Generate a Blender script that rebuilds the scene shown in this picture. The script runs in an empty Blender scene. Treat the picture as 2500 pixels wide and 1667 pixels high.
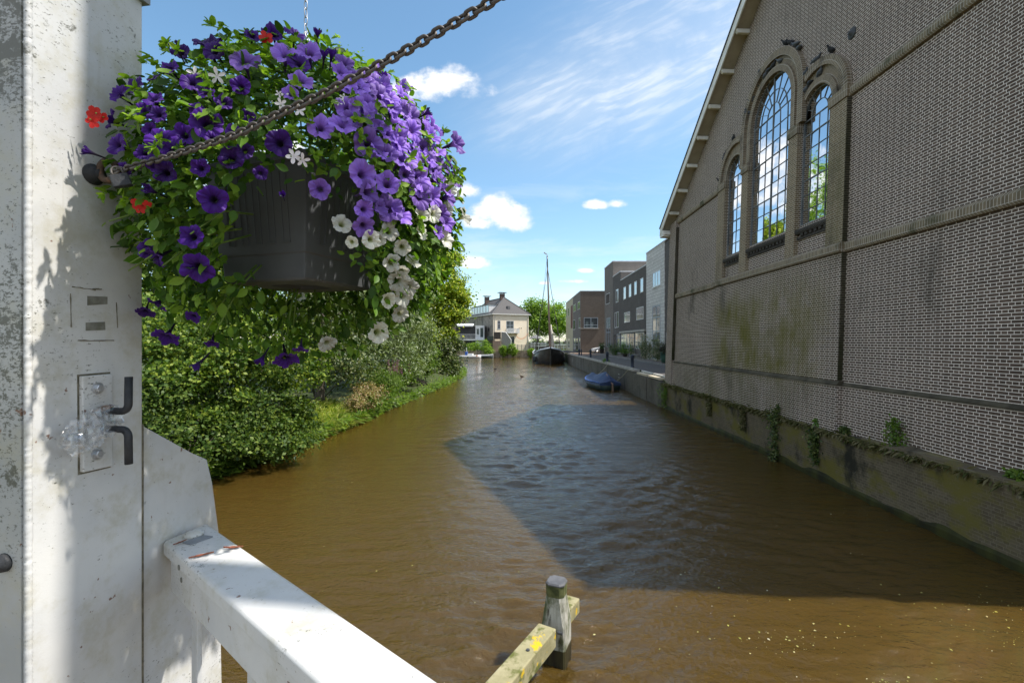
import bpy, math, random
import numpy as np
from mathutils import Vector, Matrix
from mathutils.geometry import tessellate_polygon

R = math.radians
S = bpy.context.scene
COL = S.collection
rnd = random.Random(7)

# ------------------------------------------------------------------ camera, world, sun, exposure
F, CX, CY, EZ = 1150.0, 1270.0, 834.0, 3.75      # focal length and principal point in photo pixels, eye height above water


def at(px, py, Y):
    return Vector(((px - CX) * Y / F, Y, EZ + (CY - py) * Y / F))


cam = bpy.data.cameras.new('camera')
cam.sensor_width = 36.0
cam.lens = 36.0 * F / 2500.0
cam.shift_x = -20.0 / 2500.0
cam.clip_start = 0.02
cam.clip_end = 6000
camo = bpy.data.objects.new('camera', cam)
camo.location = (0, 0, EZ)
camo.rotation_euler = (R(90), 0, 0)
COL.objects.link(camo)
S.camera = camo

SUN_EL, SUN_SLOPE = R(57.3), 0.09                # sun stands to the right (+X) and a little behind the camera
sd = Vector((math.cos(SUN_EL), 0, math.sin(SUN_EL)))
az = math.atan2(-SUN_SLOPE, 1.0)
sun_dir = Vector((math.cos(SUN_EL) * math.cos(az), math.cos(SUN_EL) * math.sin(az), math.sin(SUN_EL)))
sl = bpy.data.lights.new('sun', 'SUN')
sl.energy = 3.7
sl.angle = R(0.8)
sl.color = (1.0, 0.94, 0.86)
so = bpy.data.objects.new('sun', sl)
so.rotation_euler = sun_dir.to_track_quat('Z', 'Y').to_euler()
COL.objects.link(so)

S.view_settings.view_transform = 'Standard'
S.view_settings.look = 'None'
S.view_settings.gamma = 1.0
S.view_settings.exposure = 0.78
S.cycles.max_bounces = 6
S.cycles.diffuse_bounces = 3
S.cycles.glossy_bounces = 3
S.cycles.transmission_bounces = 4
S.cycles.transparent_max_bounces = 8
S.cycles.caustics_reflective = False
S.cycles.caustics_refractive = False
S.cycles.use_denoising = True
S.cycles.sample_clamp_indirect = 8


# ------------------------------------------------------------------ node helpers
def put(nt, sock, val):
    if isinstance(val, bpy.types.NodeSocket):
        nt.links.new(val, sock)
    elif isinstance(val, (tuple, list, Vector)):
        v = tuple(val)
        if len(v) == 3 and len(sock.default_value) == 4:
            v = v + (1.0,)
        sock.default_value = v
    else:
        sock.default_value = val


def nod(nt, typ, ins=None, **kw):
    n = nt.nodes.new(typ)
    for k, v in kw.items():
        setattr(n, k, v)
    for k, v in (ins or {}).items():
        put(nt, n.inputs[k], v)
    return n


def mth(nt, op, a, b=None, c=None):
    n = nt.nodes.new('ShaderNodeMath')
    n.operation = op
    put(nt, n.inputs[0], a)
    if b is not None:
        put(nt, n.inputs[1], b)
    if c is not None:
        put(nt, n.inputs[2], c)
    return n.outputs[0]


def sstep(nt, x, lo, hi, o0=0.0, o1=1.0):
    n = nod(nt, 'ShaderNodeMapRange', {0: x, 1: lo, 2: hi, 3: o0, 4: o1}, interpolation_type='SMOOTHSTEP')
    return n.outputs[0]


def noise(nt, vec, scale, detail=5, rough=0.55, dist=0.0):
    n = nod(nt, 'ShaderNodeTexNoise', {'Scale': scale, 'Detail': detail, 'Roughness': rough, 'Distortion': dist})
    if vec is not None:
        nt.links.new(vec, n.inputs['Vector'])
    return n.outputs[0]


def mix(nt, fac, a, b, blend='MIX'):
    n = nt.nodes.new('ShaderNodeMix')
    n.data_type = 'RGBA'
    n.blend_type = blend
    put(nt, n.inputs[0], fac)
    put(nt, n.inputs[6], a)
    put(nt, n.inputs[7], b)
    return n.outputs[2]


def comb(nt, x, y, z=0.0):
    n = nt.nodes.new('ShaderNodeCombineXYZ')
    put(nt, n.inputs[0], x)
    put(nt, n.inputs[1], y)
    put(nt, n.inputs[2], z)
    return n.outputs[0]


def sepx(nt, v):
    n = nt.nodes.new('ShaderNodeSeparateXYZ')
    nt.links.new(v, n.inputs[0])
    return n.outputs[0], n.outputs[1], n.outputs[2]


# ------------------------------------------------------------------ sky with clouds (all by world direction)
W = bpy.data.worlds.new('World')
S.world = W
W.use_nodes = True
nt = W.node_tree
nt.nodes.clear()
sky = nod(nt, 'ShaderNodeTexSky', sky_type='NISHITA', sun_disc=False, sun_elevation=SUN_EL, sun_rotation=R(95),
          altitude=0, air_density=1.0, dust_density=0.6, ozone_density=2.2)
tc = nod(nt, 'ShaderNodeTexCoord')
dx, dy, dz = sepx(nt, tc.outputs['Generated'])
yy = mth(nt, 'MAXIMUM', dy, 0.05)
gx = mth(nt, 'DIVIDE', dx, yy)
gz = mth(nt, 'DIVIDE', dz, yy)
front = sstep(nt, dy, 0.1, 0.3)
gv = comb(nt, gx, mth(nt, 'MULTIPLY', gz, 1.25))
fb = noise(nt, gv, 11.0, 8, 0.62, 0.15)
fb2 = noise(nt, gv, 26.0, 6, 0.6)
blobs = [(1075, 216, 135, 56), (1010, 212, 60, 34), (1215, 523, 80, 62), (1252, 545, 62, 38), (1172, 545, 50, 26), (1135, 468, 52, 34),
         (1460, 502, 42, 17), (1508, 500, 38, 16), (1150, 645, 62, 20), (1330, 692, 20, 7), (1395, 688, 50, 8), (1430, 662, 26, 8),
         (1000, 742, 90, 24), (1110, 735, 70, 20),
         (650, 385, 130, 85), (730, 440, 110, 60), (560, 440, 110, 60)]
best = None
for (bx, by, sx, sy) in blobs:
    ux = mth(nt, 'DIVIDE', mth(nt, 'SUBTRACT', gx, (bx - CX) / F), sx / F)
    uz = mth(nt, 'DIVIDE', mth(nt, 'SUBTRACT', gz, (CY - by) / F), sy / F)
    uz = mth(nt, 'MAXIMUM', uz, mth(nt, 'MULTIPLY', uz, -1.5))
    q = mth(nt, 'ADD', mth(nt, 'MULTIPLY', ux, ux), mth(nt, 'MULTIPLY', uz, uz))
    f_ = mth(nt, 'SUBTRACT', 1.0, q)
    best = f_ if best is None else mth(nt, 'SMOOTH_MAX', best, f_, 0.5)
best = mth(nt, 'MAXIMUM', best, -3.0)
best = mth(nt, 'ADD', best, mth(nt, 'MULTIPLY', mth(nt, 'SUBTRACT', fb, 0.47), 3.6))
cum = mth(nt, 'MULTIPLY', sstep(nt, best, 0.1, 1.15), front)
# thin high cloud: a rippled band rising to the right, and faint streaks lower down
ca, sa = math.cos(R(24)), math.sin(R(24))
ox, oz = (1500 - CX) / F, (CY - 195) / F
rx = mth(nt, 'SUBTRACT', gx, ox)
rz = mth(nt, 'SUBTRACT', gz, oz)
al = mth(nt, 'ADD', mth(nt, 'MULTIPLY', rx, ca), mth(nt, 'MULTIPLY', rz, sa))
ac = mth(nt, 'SUBTRACT', mth(nt, 'MULTIPLY', rz, ca), mth(nt, 'MULTIPLY', rx, sa))
wisp = noise(nt, comb(nt, mth(nt, 'MULTIPLY', al, 2.4), mth(nt, 'MULTIPLY', ac, 4.2)), 1.7, 8, 0.6, 0.35)
wob = noise(nt, comb(nt, al, ac, 2.0), 6.0, 3)
rip = noise(nt, comb(nt, mth(nt, 'ADD', mth(nt, 'MULTIPLY', al, 9.0), wob), mth(nt, 'ADD', mth(nt, 'MULTIPLY', ac, 60.0), mth(nt, 'MULTIPLY', wob, 2.0))), 1.0, 3, 0.5)
bandw = mth(nt, 'ADD', 0.10, mth(nt, 'MULTIPLY', sstep(nt, al, -0.3, 0.35), 0.07))
bb = mth(nt, 'DIVIDE', ac, bandw)
band = mth(nt, 'EXPONENT', mth(nt, 'MULTIPLY', mth(nt, 'MULTIPLY', bb, bb), -1.0))
band = mth(nt, 'MULTIPLY', band, sstep(nt, al, -0.42, -0.05))
cir = mth(nt, 'MULTIPLY', band, mth(nt, 'ADD', sstep(nt, wisp, 0.25, 0.8, 0.16, 0.46), mth(nt, 'MULTIPLY', sstep(nt, wisp, 0.35, 0.6), sstep(nt, rip, 0.40, 0.66, 0.0, 0.34))))
str_ = noise(nt, comb(nt, mth(nt, 'MULTIPLY', gx, 2.2), mth(nt, 'MULTIPLY', gz, 11.0), 5.0), 1.7, 7, 0.6, 0.4)
low = mth(nt, 'MULTIPLY', sstep(nt, str_, 0.45, 0.75, 0.0, 0.34), sstep(nt, gz, 0.5, 0.12))
cir = mth(nt, 'MULTIPLY', mth(nt, 'MAXIMUM', cir, low), front)
# unseen broken cloud added over the rest of the sky to brighten reflections
gen = noise(nt, tc.outputs['Generated'], 2.6, 7, 0.6, 0.3)
back = mth(nt, 'MULTIPLY', sstep(nt, gen, 0.42, 0.60), mth(nt, 'SUBTRACT', 1.0, mth(nt, 'MULTIPLY', sstep(nt, dy, 0.0, 0.35), sstep(nt, gz, 0.98, 0.76))))
back = mth(nt, 'MULTIPLY', back, sstep(nt, dz, 0.02, 0.2))
CL = 5.2
shade = sstep(nt, mth(nt, 'ADD', best, mth(nt, 'MULTIPLY', fb2, 0.9)), 0.5, 1.9)
ccol = mix(nt, shade, (CL * 0.80, CL * 0.85, CL * 0.93), (CL * 1.12, CL * 1.1, CL * 1.08))
hs = nod(nt, 'ShaderNodeHueSaturation', {'Hue': 0.487, 'Saturation': 1.06, 'Value': 1.0, 'Color': sky.outputs[0]})
c0 = hs.outputs[0]
c1 = mix(nt, cir, c0, (CL * 0.95, CL * 0.98, CL * 1.0))
c2 = mix(nt, back, c1, (CL * 0.9, CL * 0.9, CL * 0.92))
c3 = mix(nt, cum, c2, ccol)
bg = nod(nt, 'ShaderNodeBackground', {'Color': c3, 'Strength': 0.132})
wo = nod(nt, 'ShaderNodeOutputWorld', {'Surface': bg.outputs[0]})


# ------------------------------------------------------------------ materials
def newmat(name):
    m = bpy.data.materials.new(name)
    m.use_nodes = True
    t = m.node_tree
    b = t.nodes['Principled BSDF']
    return m, t, b


def ocoord(t):
    return nod(t, 'ShaderNodeTexCoord').outputs['Object']


def stretchv(t, v, s):
    n = nod(t, 'ShaderNodeMapping', {'Scale': s})
    t.links.new(v, n.inputs['Vector'])
    return n.outputs[0]


def addbump(t, b, h, strength=0.4, dist=0.01):
    n = nod(t, 'ShaderNodeBump', {'Strength': strength, 'Distance': dist, 'Height': h})
    t.links.new(n.outputs[0], b.inputs['Normal'])


def pm(name, c1, c2, scale=4.0, rough=0.7, bump=0.0, bscale=None, detail=6, spec=0.3, stretch=(1, 1, 1), metal=0.0, stains=(), lo=0.32, hi=0.68, bdist=0.01):
    m, t, b = newmat(name)
    v = stretchv(t, ocoord(t), stretch)
    n = noise(t, v, scale, detail)
    col = mix(t, sstep(t, n, lo, hi), c1, c2)
    for (sc, ssc, slo, shi, sstr) in stains:
        sv = stretchv(t, ocoord(t), sstr)
        col = mix(t, sstep(t, noise(t, sv, ssc, 7, 0.65), slo, shi), col, sc)
    t.links.new(col, b.inputs['Base Color'])
    b.inputs['Roughness'].default_value = rough
    b.inputs['Specular IOR Level'].default_value = spec
    b.inputs['Metallic'].default_value = metal
    if bump:
        addbump(t, b, noise(t, v, bscale or scale * 6, 6, 0.6), bump, bdist)
    return m


def leafmat(name, cols, trans=0.4, rough=0.45, spec=0.35):
    m, t, b = newmat(name)
    g = nod(t, 'ShaderNodeNewGeometry')
    cr = nod(t, 'ShaderNodeValToRGB')
    cr.color_ramp.interpolation = 'LINEAR'
    els = cr.color_ramp.elements
    while len(els) < len(cols):
        els.new(0.5)
    for i, c in enumerate(cols):
        els[i].position = i / max(1, len(cols) - 1)
        els[i].color = (*c, 1)
    t.links.new(g.outputs['Random Per Island'], cr.inputs[0])
    n = noise(t, ocoord(t), 0.9, 3)
    col = mix(t, 1.0, cr.outputs[0], mix(t, n, (0.72, 0.72, 0.72), (1.3, 1.3, 1.25)), 'MULTIPLY')
    t.links.new(col, b.inputs['Base Color'])
    b.inputs['Roughness'].default_value = rough
    b.inputs['Specular IOR Level'].default_value = spec
    tr = nod(t, 'ShaderNodeBsdfTranslucent', {'Color': mix(t, 1.0, col, (1.5, 1.65, 0.55), 'MULTIPLY')})
    ms = nod(t, 'ShaderNodeMixShader', {0: trans, 1: b.outputs[0], 2: tr.outputs[0]})
    t.links.new(ms.outputs[0], t.nodes['Material Output'].inputs[0])
    return m


def brickmat(name, c1, c2, mortar, bw=0.22, rh=0.062, ms=0.0075, squash=0.5, sf=2, off=0.5, of=2, vert=False, moss=None, rough=0.85, polar=None, var=0.5, bump=0.5, dirt=None):
    m, t, b = newmat(name)
    oc = ocoord(t)
    x, y, z = sepx(t, oc)
    if polar:
        yc, zc, rm = polar
        dy_ = mth(t, 'SUBTRACT', y, yc)
        dz_ = mth(t, 'SUBTRACT', z, zc)
        ang = mth(t, 'MULTIPLY', mth(t, 'ARCTAN2', dz_, dy_), rm)
        rad = mth(t, 'SQRT', mth(t, 'ADD', mth(t, 'MULTIPLY', dy_, dy_), mth(t, 'MULTIPLY', dz_, dz_)))
        above = mth(t, 'GREATER_THAN', z, zc)
        u = mth(t, 'ADD', mth(t, 'MULTIPLY', above, ang), mth(t, 'MULTIPLY', mth(t, 'SUBTRACT', 1.0, above), z))
        vv = mth(t, 'ADD', mth(t, 'MULTIPLY', above, rad), mth(t, 'MULTIPLY', mth(t, 'SUBTRACT', 1.0, above), mth(t, 'ABSOLUTE', dy_)))
        vec = comb(t, u, mth(t, 'ADD', vv, x))
    else:
        xy = mth(t, 'ADD', x, y)
        w1 = noise(t, oc, 5.0, 2)
        vec = comb(t, mth(t, 'ADD', xy, mth(t, 'MULTIPLY', w1, 0.006)), mth(t, 'ADD', z, mth(t, 'MULTIPLY', w1, 0.004)))
    br = nod(t, 'ShaderNodeTexBrick', {'Vector': vec, 'Color1': c1, 'Color2': c2, 'Mortar': mortar, 'Scale': 1.0, 'Mortar Size': ms,
                                       'Mortar Smooth': 0.15, 'Bias': 0.0, 'Brick Width': bw, 'Row Height': rh},
             offset=off, offset_frequency=of, squash=squash, squash_frequency=sf)
    n1 = noise(t, oc, 0.7, 6, 0.6)
    n2 = noise(t, oc, 14.0, 4, 0.6)
    k = mth(t, 'ADD', mth(t, 'MULTIPLY', n1, var), mth(t, 'MULTIPLY', n2, 0.5))
    gain = mth(t, 'ADD', 1.0 - 0.5 * var - 0.25, k)
    col = mix(t, 1.0, br.outputs[0], comb(t, gain, gain, gain), 'MULTIPLY')
    for (mc, yl, yh, zl, zh, amt) in (moss or ()):
        mm = mth(t, 'MULTIPLY', mth(t, 'MULTIPLY', sstep(t, y, yl, yl + 0.28 * (yh - yl)), sstep(t, y, yh, yh - 0.28 * (yh - yl))),
                 mth(t, 'MULTIPLY', sstep(t, z, zl, zl + 0.25 * (zh - zl)), sstep(t, z, zh, zh - 0.4 * (zh - zl))))
        mn = noise(t, stretchv(t, oc, (1, 1.0, 0.7)), 0.9, 9, 0.72)
        fac = mth(t, 'MULTIPLY', mth(t, 'MULTIPLY', mm, sstep(t, mn, 0.28, 0.68)), amt)
        col = mix(t, fac, col, mix(t, br.outputs[1], mc, (mc[0] * 1.9, mc[1] * 1.8, mc[2] * 1.9)))
    for (dc, dsc, dlo, dhi, dstr) in (dirt or ()):
        col = mix(t, sstep(t, noise(t, stretchv(t, oc, dstr), dsc, 8, 0.65), dlo, dhi), col, dc)
    t.links.new(col, b.inputs['Base Color'])
    b.inputs['Roughness'].default_value = rough
    b.inputs['Specular IOR Level'].default_value = 0.2
    hgt = mth(t, 'SUBTRACT', mth(t, 'MULTIPLY', n2, 0.35), br.outputs[1])
    addbump(t, b, hgt, bump, 0.006)
    return m


def glassmat(name, col=(0.55, 0.62, 0.68), metal=0.85, rough=0.04, wav=0.15, wsc=1.2):
    m, t, b = newmat(name)
    n = noise(t, ocoord(t), 3.0, 5)
    c = mix(t, n, (col[0] * 0.85, col[1] * 0.85, col[2] * 0.85), col)
    t.links.new(c, b.inputs['Base Color'])
    b.inputs['Metallic'].default_value = metal
    b.inputs['Roughness'].default_value = rough
    addbump(t, b, noise(t, ocoord(t), wsc, 2), wav, 0.02)
    return m


# ------------------------------------------------------------------ mesh builder
class MB:
    def __init__(s):
        s.v, s.f = [], []

    def add(s, vs, fs):
        o = len(s.v)
        s.v += [tuple(v) for v in vs]
        s.f += [tuple(i + o for i in f) for f in fs]
        return s

    def box(s, c, d, rz=0.0, m=None):
        hx, hy, hz = d[0] / 2, d[1] / 2, d[2] / 2
        vs = [Vector((x, y, z)) for x in (-hx, hx) for y in (-hy, hy) for z in (-hz, hz)]
        M = m if m is not None else Matrix.Rotation(rz, 3, 'Z')
        vs = [M @ v + Vector(c) for v in vs]
        return s.add(vs, [(0, 1, 3, 2), (4, 6, 7, 5), (0, 4, 5, 1), (2, 3, 7, 6), (0, 2, 6, 4), (1, 5, 7, 3)])

    def b2(s, lo, hi):
        return s.box([(a + b) / 2 for a, b in zip(lo, hi)], [abs(b - a) for a, b in zip(lo, hi)])

    def quad(s, *p):
        return s.add(p, [tuple(range(len(p)))])

    def prism(s, poly, fn, d0, d1, caps=True):
        n = len(poly)
        vs = [fn(a, b, d0) for a, b in poly] + [fn(a, b, d1) for a, b in poly]
        fs = [(i, (i + 1) % n, (i + 1) % n + n, i + n) for i in range(n)]
        if caps:
            fs += [tuple(range(n))[::-1], tuple(range(n, 2 * n))]
        return s.add(vs, fs)

    def tube(s, path, r, seg=8, closed=False, cap=True, up=None):
        P = [Vector(p) for p in path]
        n = len(P)
        rs = r if isinstance(r, (list, tuple)) else [r] * n
        T = []
        for i in range(n):
            a = P[(i - 1) % n] if closed else P[max(0, i - 1)]
            b = P[(i + 1) % n] if closed else P[min(n - 1, i + 1)]
            T.append((b - a).normalized())
        u0 = Vector(up) if up else (Vector((0, 0, 1)) if abs(T[0].z) < 0.9 else Vector((1, 0, 0)))
        u = (u0 - T[0] * u0.dot(T[0])).normalized()
        vs = []
        for i in range(n):
            u = (u - T[i] * u.dot(T[i])).normalized()
            w = T[i].cross(u)
            for k in range(seg):
                a = 2 * math.pi * k / seg
                vs.append(P[i] + (u * math.cos(a) + w * math.sin(a)) * rs[i])
        fs = []
        for i in range(n if closed else n - 1):
            j = (i + 1) % n
            for k in range(seg):
                l = (k + 1) % seg
                fs.append((i * seg + k, i * seg + l, j * seg + l, j * seg + k))
        if cap and not closed:
            fs.append(tuple(range(seg))[::-1])
            fs.append(tuple(range((n - 1) * seg, n * seg)))
        return s.add(vs, fs)

    def lathe(s, prof, c=(0, 0, 0), seg=20, m=None, caps=True):
        vs, fs = [], []
        M = m if m is not None else Matrix.Identity(3)
        for (r, z) in prof:
            for k in range(seg):
                a = 2 * math.pi * k / seg
                vs.append(M @ Vector((r * math.cos(a), r * math.sin(a), z)) + Vector(c))
        for i in range(len(prof) - 1):
            for k in range(seg):
                l = (k + 1) % seg
                fs.append((i * seg + k, i * seg + l, (i + 1) * seg + l, (i + 1) * seg + k))
        if caps:
            fs.append(tuple(range(seg))[::-1])
            fs.append(tuple(range((len(prof) - 1) * seg, len(prof) * seg)))
        return s.add(vs, fs)

    def loft(s, rings, cap=True):
        n = len(rings[0])
        vs = [v for r in rings for v in r]
        fs = []
        for i in range(len(rings) - 1):
            for k in range(n):
                l = (k + 1) % n
                fs.append((i * n + k, i * n + l, (i + 1) * n + l, (i + 1) * n + k))
        if cap:
            fs += [tuple(range(n))[::-1], tuple(range((len(rings) - 1) * n, len(rings) * n))]
        return s.add(vs, fs)

    def build(s, name, mat, parent=None, smooth=False, bevel=0.0, off=None):
        me = bpy.data.meshes.new(name)
        o3 = Vector((0, 0, 0)) if off is None else Vector(off)
        me.from_pydata([tuple(Vector(v) - o3) for v in s.v], [], s.f)
        me.materials.append(mat)
        if smooth:
            me.polygons.foreach_set('use_smooth', [True] * len(me.polygons))
        me.update()
        ob = bpy.data.objects.new(name, me)
        COL.objects.link(ob)
        if parent is not None:
            ob.parent = parent
        if bevel:
            bm_ = ob.modifiers.new('bevel', 'BEVEL')
            bm_.width = bevel
            bm_.segments = 2
            bm_.limit_method = 'ANGLE'
        return ob


def rawmesh(name, V, faces_flat, k, mat, parent=None, smooth=False, off=None):
    """numpy mesh of k-gons"""
    V = np.asarray(V, dtype=np.float32)
    if off is not None:
        V = V - np.asarray(off, dtype=np.float32)
    Fc = np.asarray(faces_flat, dtype=np.int32).reshape(-1, k)
    me = bpy.data.meshes.new(name)
    me.vertices.add(len(V))
    me.vertices.foreach_set('co', V.ravel())
    me.loops.add(Fc.size)
    me.loops.foreach_set('vertex_index', Fc.ravel())
    me.polygons.add(len(Fc))
    me.polygons.foreach_set('loop_start', np.arange(len(Fc), dtype=np.int32) * k)
    me.polygons.foreach_set('loop_total', np.full(len(Fc), k, dtype=np.int32))
    me.materials.append(mat)
    if smooth:
        me.polygons.foreach_set('use_smooth', np.ones(len(Fc), dtype=bool))
    me.update(calc_edges=True)
    ob = bpy.data.objects.new(name, me)
    COL.objects.link(ob)
    if parent is not None:
        ob.parent = parent
    return ob


def thing(name, label, cat, loc=(0, 0, 0), group=None, rz=0.0):
    o = bpy.data.objects.new(name, None)
    o.empty_display_size = 0.2
    COL.objects.link(o)
    o.location = loc
    o.rotation_euler = (0, 0, rz)
    o['label'], o['category'] = label, cat
    if group:
        o['group'] = group
    return o


def tag(o, label, cat, group=None, kind=None):
    o['label'], o['category'] = label, cat
    if group:
        o['group'] = group
    if kind:
        o['kind'] = kind
    return o


def struct(o):
    o['kind'] = 'structure'
    return o


def copy_tree(o, parent=None):
    c = o.copy()
    COL.objects.link(c)
    if parent is not None:
        c.parent = parent
        c.matrix_parent_inverse = o.matrix_parent_inverse
    for ch in list(o.children):
        copy_tree(ch, c)
    return c


# ------------------------------------------------------------------ leaves
LEAF4 = (np.array([(0, 0, 0), (0.5, 0.33, 0.10), (1, 0, -0.08), (0.5, -0.33, 0.10)], float), [0, 1, 2, 3], 4)
LEAFN = (np.array([(0, 0, 0), (0.5, 0.13, 0.04), (1, 0, -0.10), (0.5, -0.13, 0.04)], float), [0, 1, 2, 3], 4)
_st = [(0.14, 0.15), (0.34, 0.265), (0.56, 0.27), (0.77, 0.185), (0.92, 0.085)]
_v = [(0, 0, 0)] + [(t_, w_, 0.09 - 0.06 * t_) for t_, w_ in _st] + [(1, 0, -0.12)] + [(t_, -w_, 0.09 - 0.06 * t_) for t_, w_ in _st[::-1]] + [(t_, 0, -0.02 - 0.04 * t_) for t_, w_ in _st]
_f = [0, 12, 1, 0, 11, 12, 16, 6, 5, 16, 7, 6]
for _i in range(4):
    _f += [1 + _i, 12 + _i, 13 + _i, 1 + _i, 13 + _i, 2 + _i, 12 + _i, 11 - _i, 10 - _i, 12 + _i, 10 - _i, 13 + _i]
LEAF8 = (np.array(_v, float), _f, 3)


def leaves(pos, size, nrm, rng, tmpl, droop=0.0, tdir=None):
    T0, fl, k = tmpl
    N = len(pos)
    nrm = nrm / (np.linalg.norm(nrm, axis=1, keepdims=True) + 1e-9)
    r = rng.normal(size=(N, 3)) if tdir is None else tdir + 0.35 * rng.normal(size=(N, 3))
    r[:, 2] -= droop
    t = r - nrm * np.sum(r * nrm, 1, keepdims=True)
    t /= (np.linalg.norm(t, axis=1, keepdims=True) + 1e-9)
    b = np.cross(nrm, t)
    sz = np.asarray(size).reshape(-1, 1, 1)
    V = pos[:, None, :] + sz * (T0[None, :, 0:1] * t[:, None, :] + T0[None, :, 1:2] * b[:, None, :] + T0[None, :, 2:3] * nrm[:, None, :])
    m = len(T0)
    fl = np.array(fl)
    Fc = (np.arange(N)[:, None] * m + fl[None, :]).ravel()
    return V.reshape(-1, 3), Fc


def clump_points(ells, nclump, nleaf, cr, rng, shell=0.5, flat=0.7):
    vol = np.array([e[1][0] * e[1][1] * e[1][2] for e in ells]) ** 0.75
    idx = rng.choice(len(ells), nclump, p=vol / vol.sum())
    C = np.array([tuple(e[0]) for e in ells])[idx]
    Rr = np.array([tuple(e[1]) for e in ells])[idx]
    d = rng.normal(size=(nclump, 3))
    d /= np.linalg.norm(d, axis=1, keepdims=True)
    rho = shell + (1 - shell) * rng.random((nclump, 1)) ** 0.6
    rho *= 0.85 + 0.3 * rng.random((nclump, 1))
    cc = C + Rr * d * rho
    csz = cr * (0.5 + rng.random((nclump, 1)))
    off = rng.normal(size=(nclump, nleaf, 3)) * csz[:, None, :]
    off[:, :, 2] *= flat
    P = (cc[:, None, :] + off).reshape(-1, 3)
    O = np.repeat(d, nleaf, 0)
    return P, O, cc


def quadmesh(name, V, Fc, k, mat, parent, off=None):
    Fc = np.asarray(Fc).reshape(-1, k)
    return rawmesh(name, V, Fc, k, mat, parent, off=off)


def crown(name, ells, nclump, nleaf, size, cr, mat, parent, seed, tmpl=LEAF4, droop=0.0, up=0.5, shell=0.5, flat=0.7, off=None, zmin=None):
    rng = np.random.default_rng(seed)
    P, O, cc = clump_points(ells, nclump, nleaf, cr, rng, shell, flat)
    if zmin is not None:
        keep = P[:, 2] > zmin
        P, O = P[keep], O[keep]
    N = len(P)
    nr = O * 0.6 + np.array([0, 0, up]) + rng.normal(size=(N, 3)) * 0.55
    V, Fc = leaves(P, size * (0.6 + 0.7 * rng.random(N)), nr, rng, tmpl, droop)
    ob = quadmesh(name, V, Fc, tmpl[2], mat, parent, off)
    return ob, cc


def limbs(base, top, r0, targets, rng, mb=None):
    """a tapered trunk from base to top and limbs to the target points"""
    mb = mb or MB()
    base, top = Vector(base), Vector(top)
    n = 9
    path = []
    for i in range(n):
        t = i / (n - 1)
        w = Vector((rng.normal() * 0.06, rng.normal() * 0.06, 0)) * (top - base).length * 0.12 * (1 if 0 < i else 0)
        path.append(base.lerp(top, t) + w)
    mb.tube(path, [r0 * (1.25 if i == 0 else 1 - 0.75 * i / (n - 1)) for i in range(n)], 9)
    for tg in targets:
        tg = Vector(tg)
        t = min(0.95, max(0.2, (tg.z - base.z) / max(0.1, (top.z - base.z)) * 0.75))
        i = t * (n - 1)
        a = path[int(i)].lerp(path[min(n - 1, int(i) + 1)], i - int(i))
        mid = a.lerp(tg, 0.5) + Vector((rng.normal() * 0.08, rng.normal() * 0.08, 0.12)) * (tg - a).length
        rr = r0 * (1 - 0.75 * t) * 0.6
        mb.tube([a, mid, tg], [rr, rr * 0.6, rr * 0.2], 6)
    return mb


def tree(name, label, cat, base, ells, nclump, nleaf, size, cr, mat, bark, seed, r0=0.15, nl=10, group=None, **kw):
    t = thing(name, label, cat, base, group)
    ob, cc = crown('crown', ells, nclump, nleaf, size, cr, mat, t, seed, off=base, **kw)
    rng = np.random.default_rng(seed + 1)
    top = Vector(max((Vector(e[0]) for e in ells), key=lambda v: v.z))
    tg = [cc[i] for i in rng.choice(len(cc), min(nl, len(cc)), replace=False)]
    limbs(base, top, r0, tg, rng).build('trunk', bark, t, True, off=base)
    return t


def bush(name, label, cat, base, ells, nclump, nleaf, size, cr, mat, bark, seed, ns=6, group=None, **kw):
    t = thing(name, label, cat, base, group)
    ob, cc = crown('foliage', ells, nclump, nleaf, size, cr, mat, t, seed, off=base, **kw)
    rng = np.random.default_rng(seed + 1)
    mb = MB()
    for i in rng.choice(len(cc), min(ns, len(cc)), replace=False):
        tg = Vector(cc[i])
        b0 = Vector(base) + Vector((rng.normal() * 0.15, rng.normal() * 0.15, 0))
        mb.tube([b0, b0.lerp(tg, 0.5) + Vector((0, 0, 0.1)), tg], [0.035, 0.022, 0.008], 5)
    mb.build('stem', bark, t, True, off=base)
    return t


# ================================================================== SETTING
# water: real ripples on a grid that is finer near the bridge, a little bump for the smallest ones
m, t, b = newmat('canal_water')
oc = ocoord(t)
b.inputs['Roughness'].default_value = 0.03
b.inputs['IOR'].default_value = 1.48
nb = noise(t, oc, 0.12, 3)
t.links.new(mix(t, nb, (0.062, 0.037, 0.0065), (0.077, 0.047, 0.010)), b.inputs['Base Color'])
addbump(t, b, noise(t, stretchv(t, oc, (0.8, 1.2, 1.0)), 13.0, 4, 0.55, 0.3), 0.8, 0.03)
b.inputs['Subsurface Weight'].default_value = 0.6
b.inputs['Subsurface Radius'].default_value = (1.0, 0.75, 0.45)
b.inputs['Subsurface Scale'].default_value = 0.8
M_WATER = m
ny_, nx_ = 900, 300
gy = 3.2 * np.exp(np.linspace(0, math.log(110.4 / 3.2), ny_))
gxs = np.linspace(-16, 9.0, nx_)
GX, GY = np.meshgrid(gxs, gy)
GX = np.where(GY > 60, GX * (1 + (GY - 60) * 0.03) + (GY - 60) * 0.18, GX)
rng = np.random.default_rng(17)
H = np.zeros_like(GX)
cell = GY * math.log(110.4 / 3.2) / ny_
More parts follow.
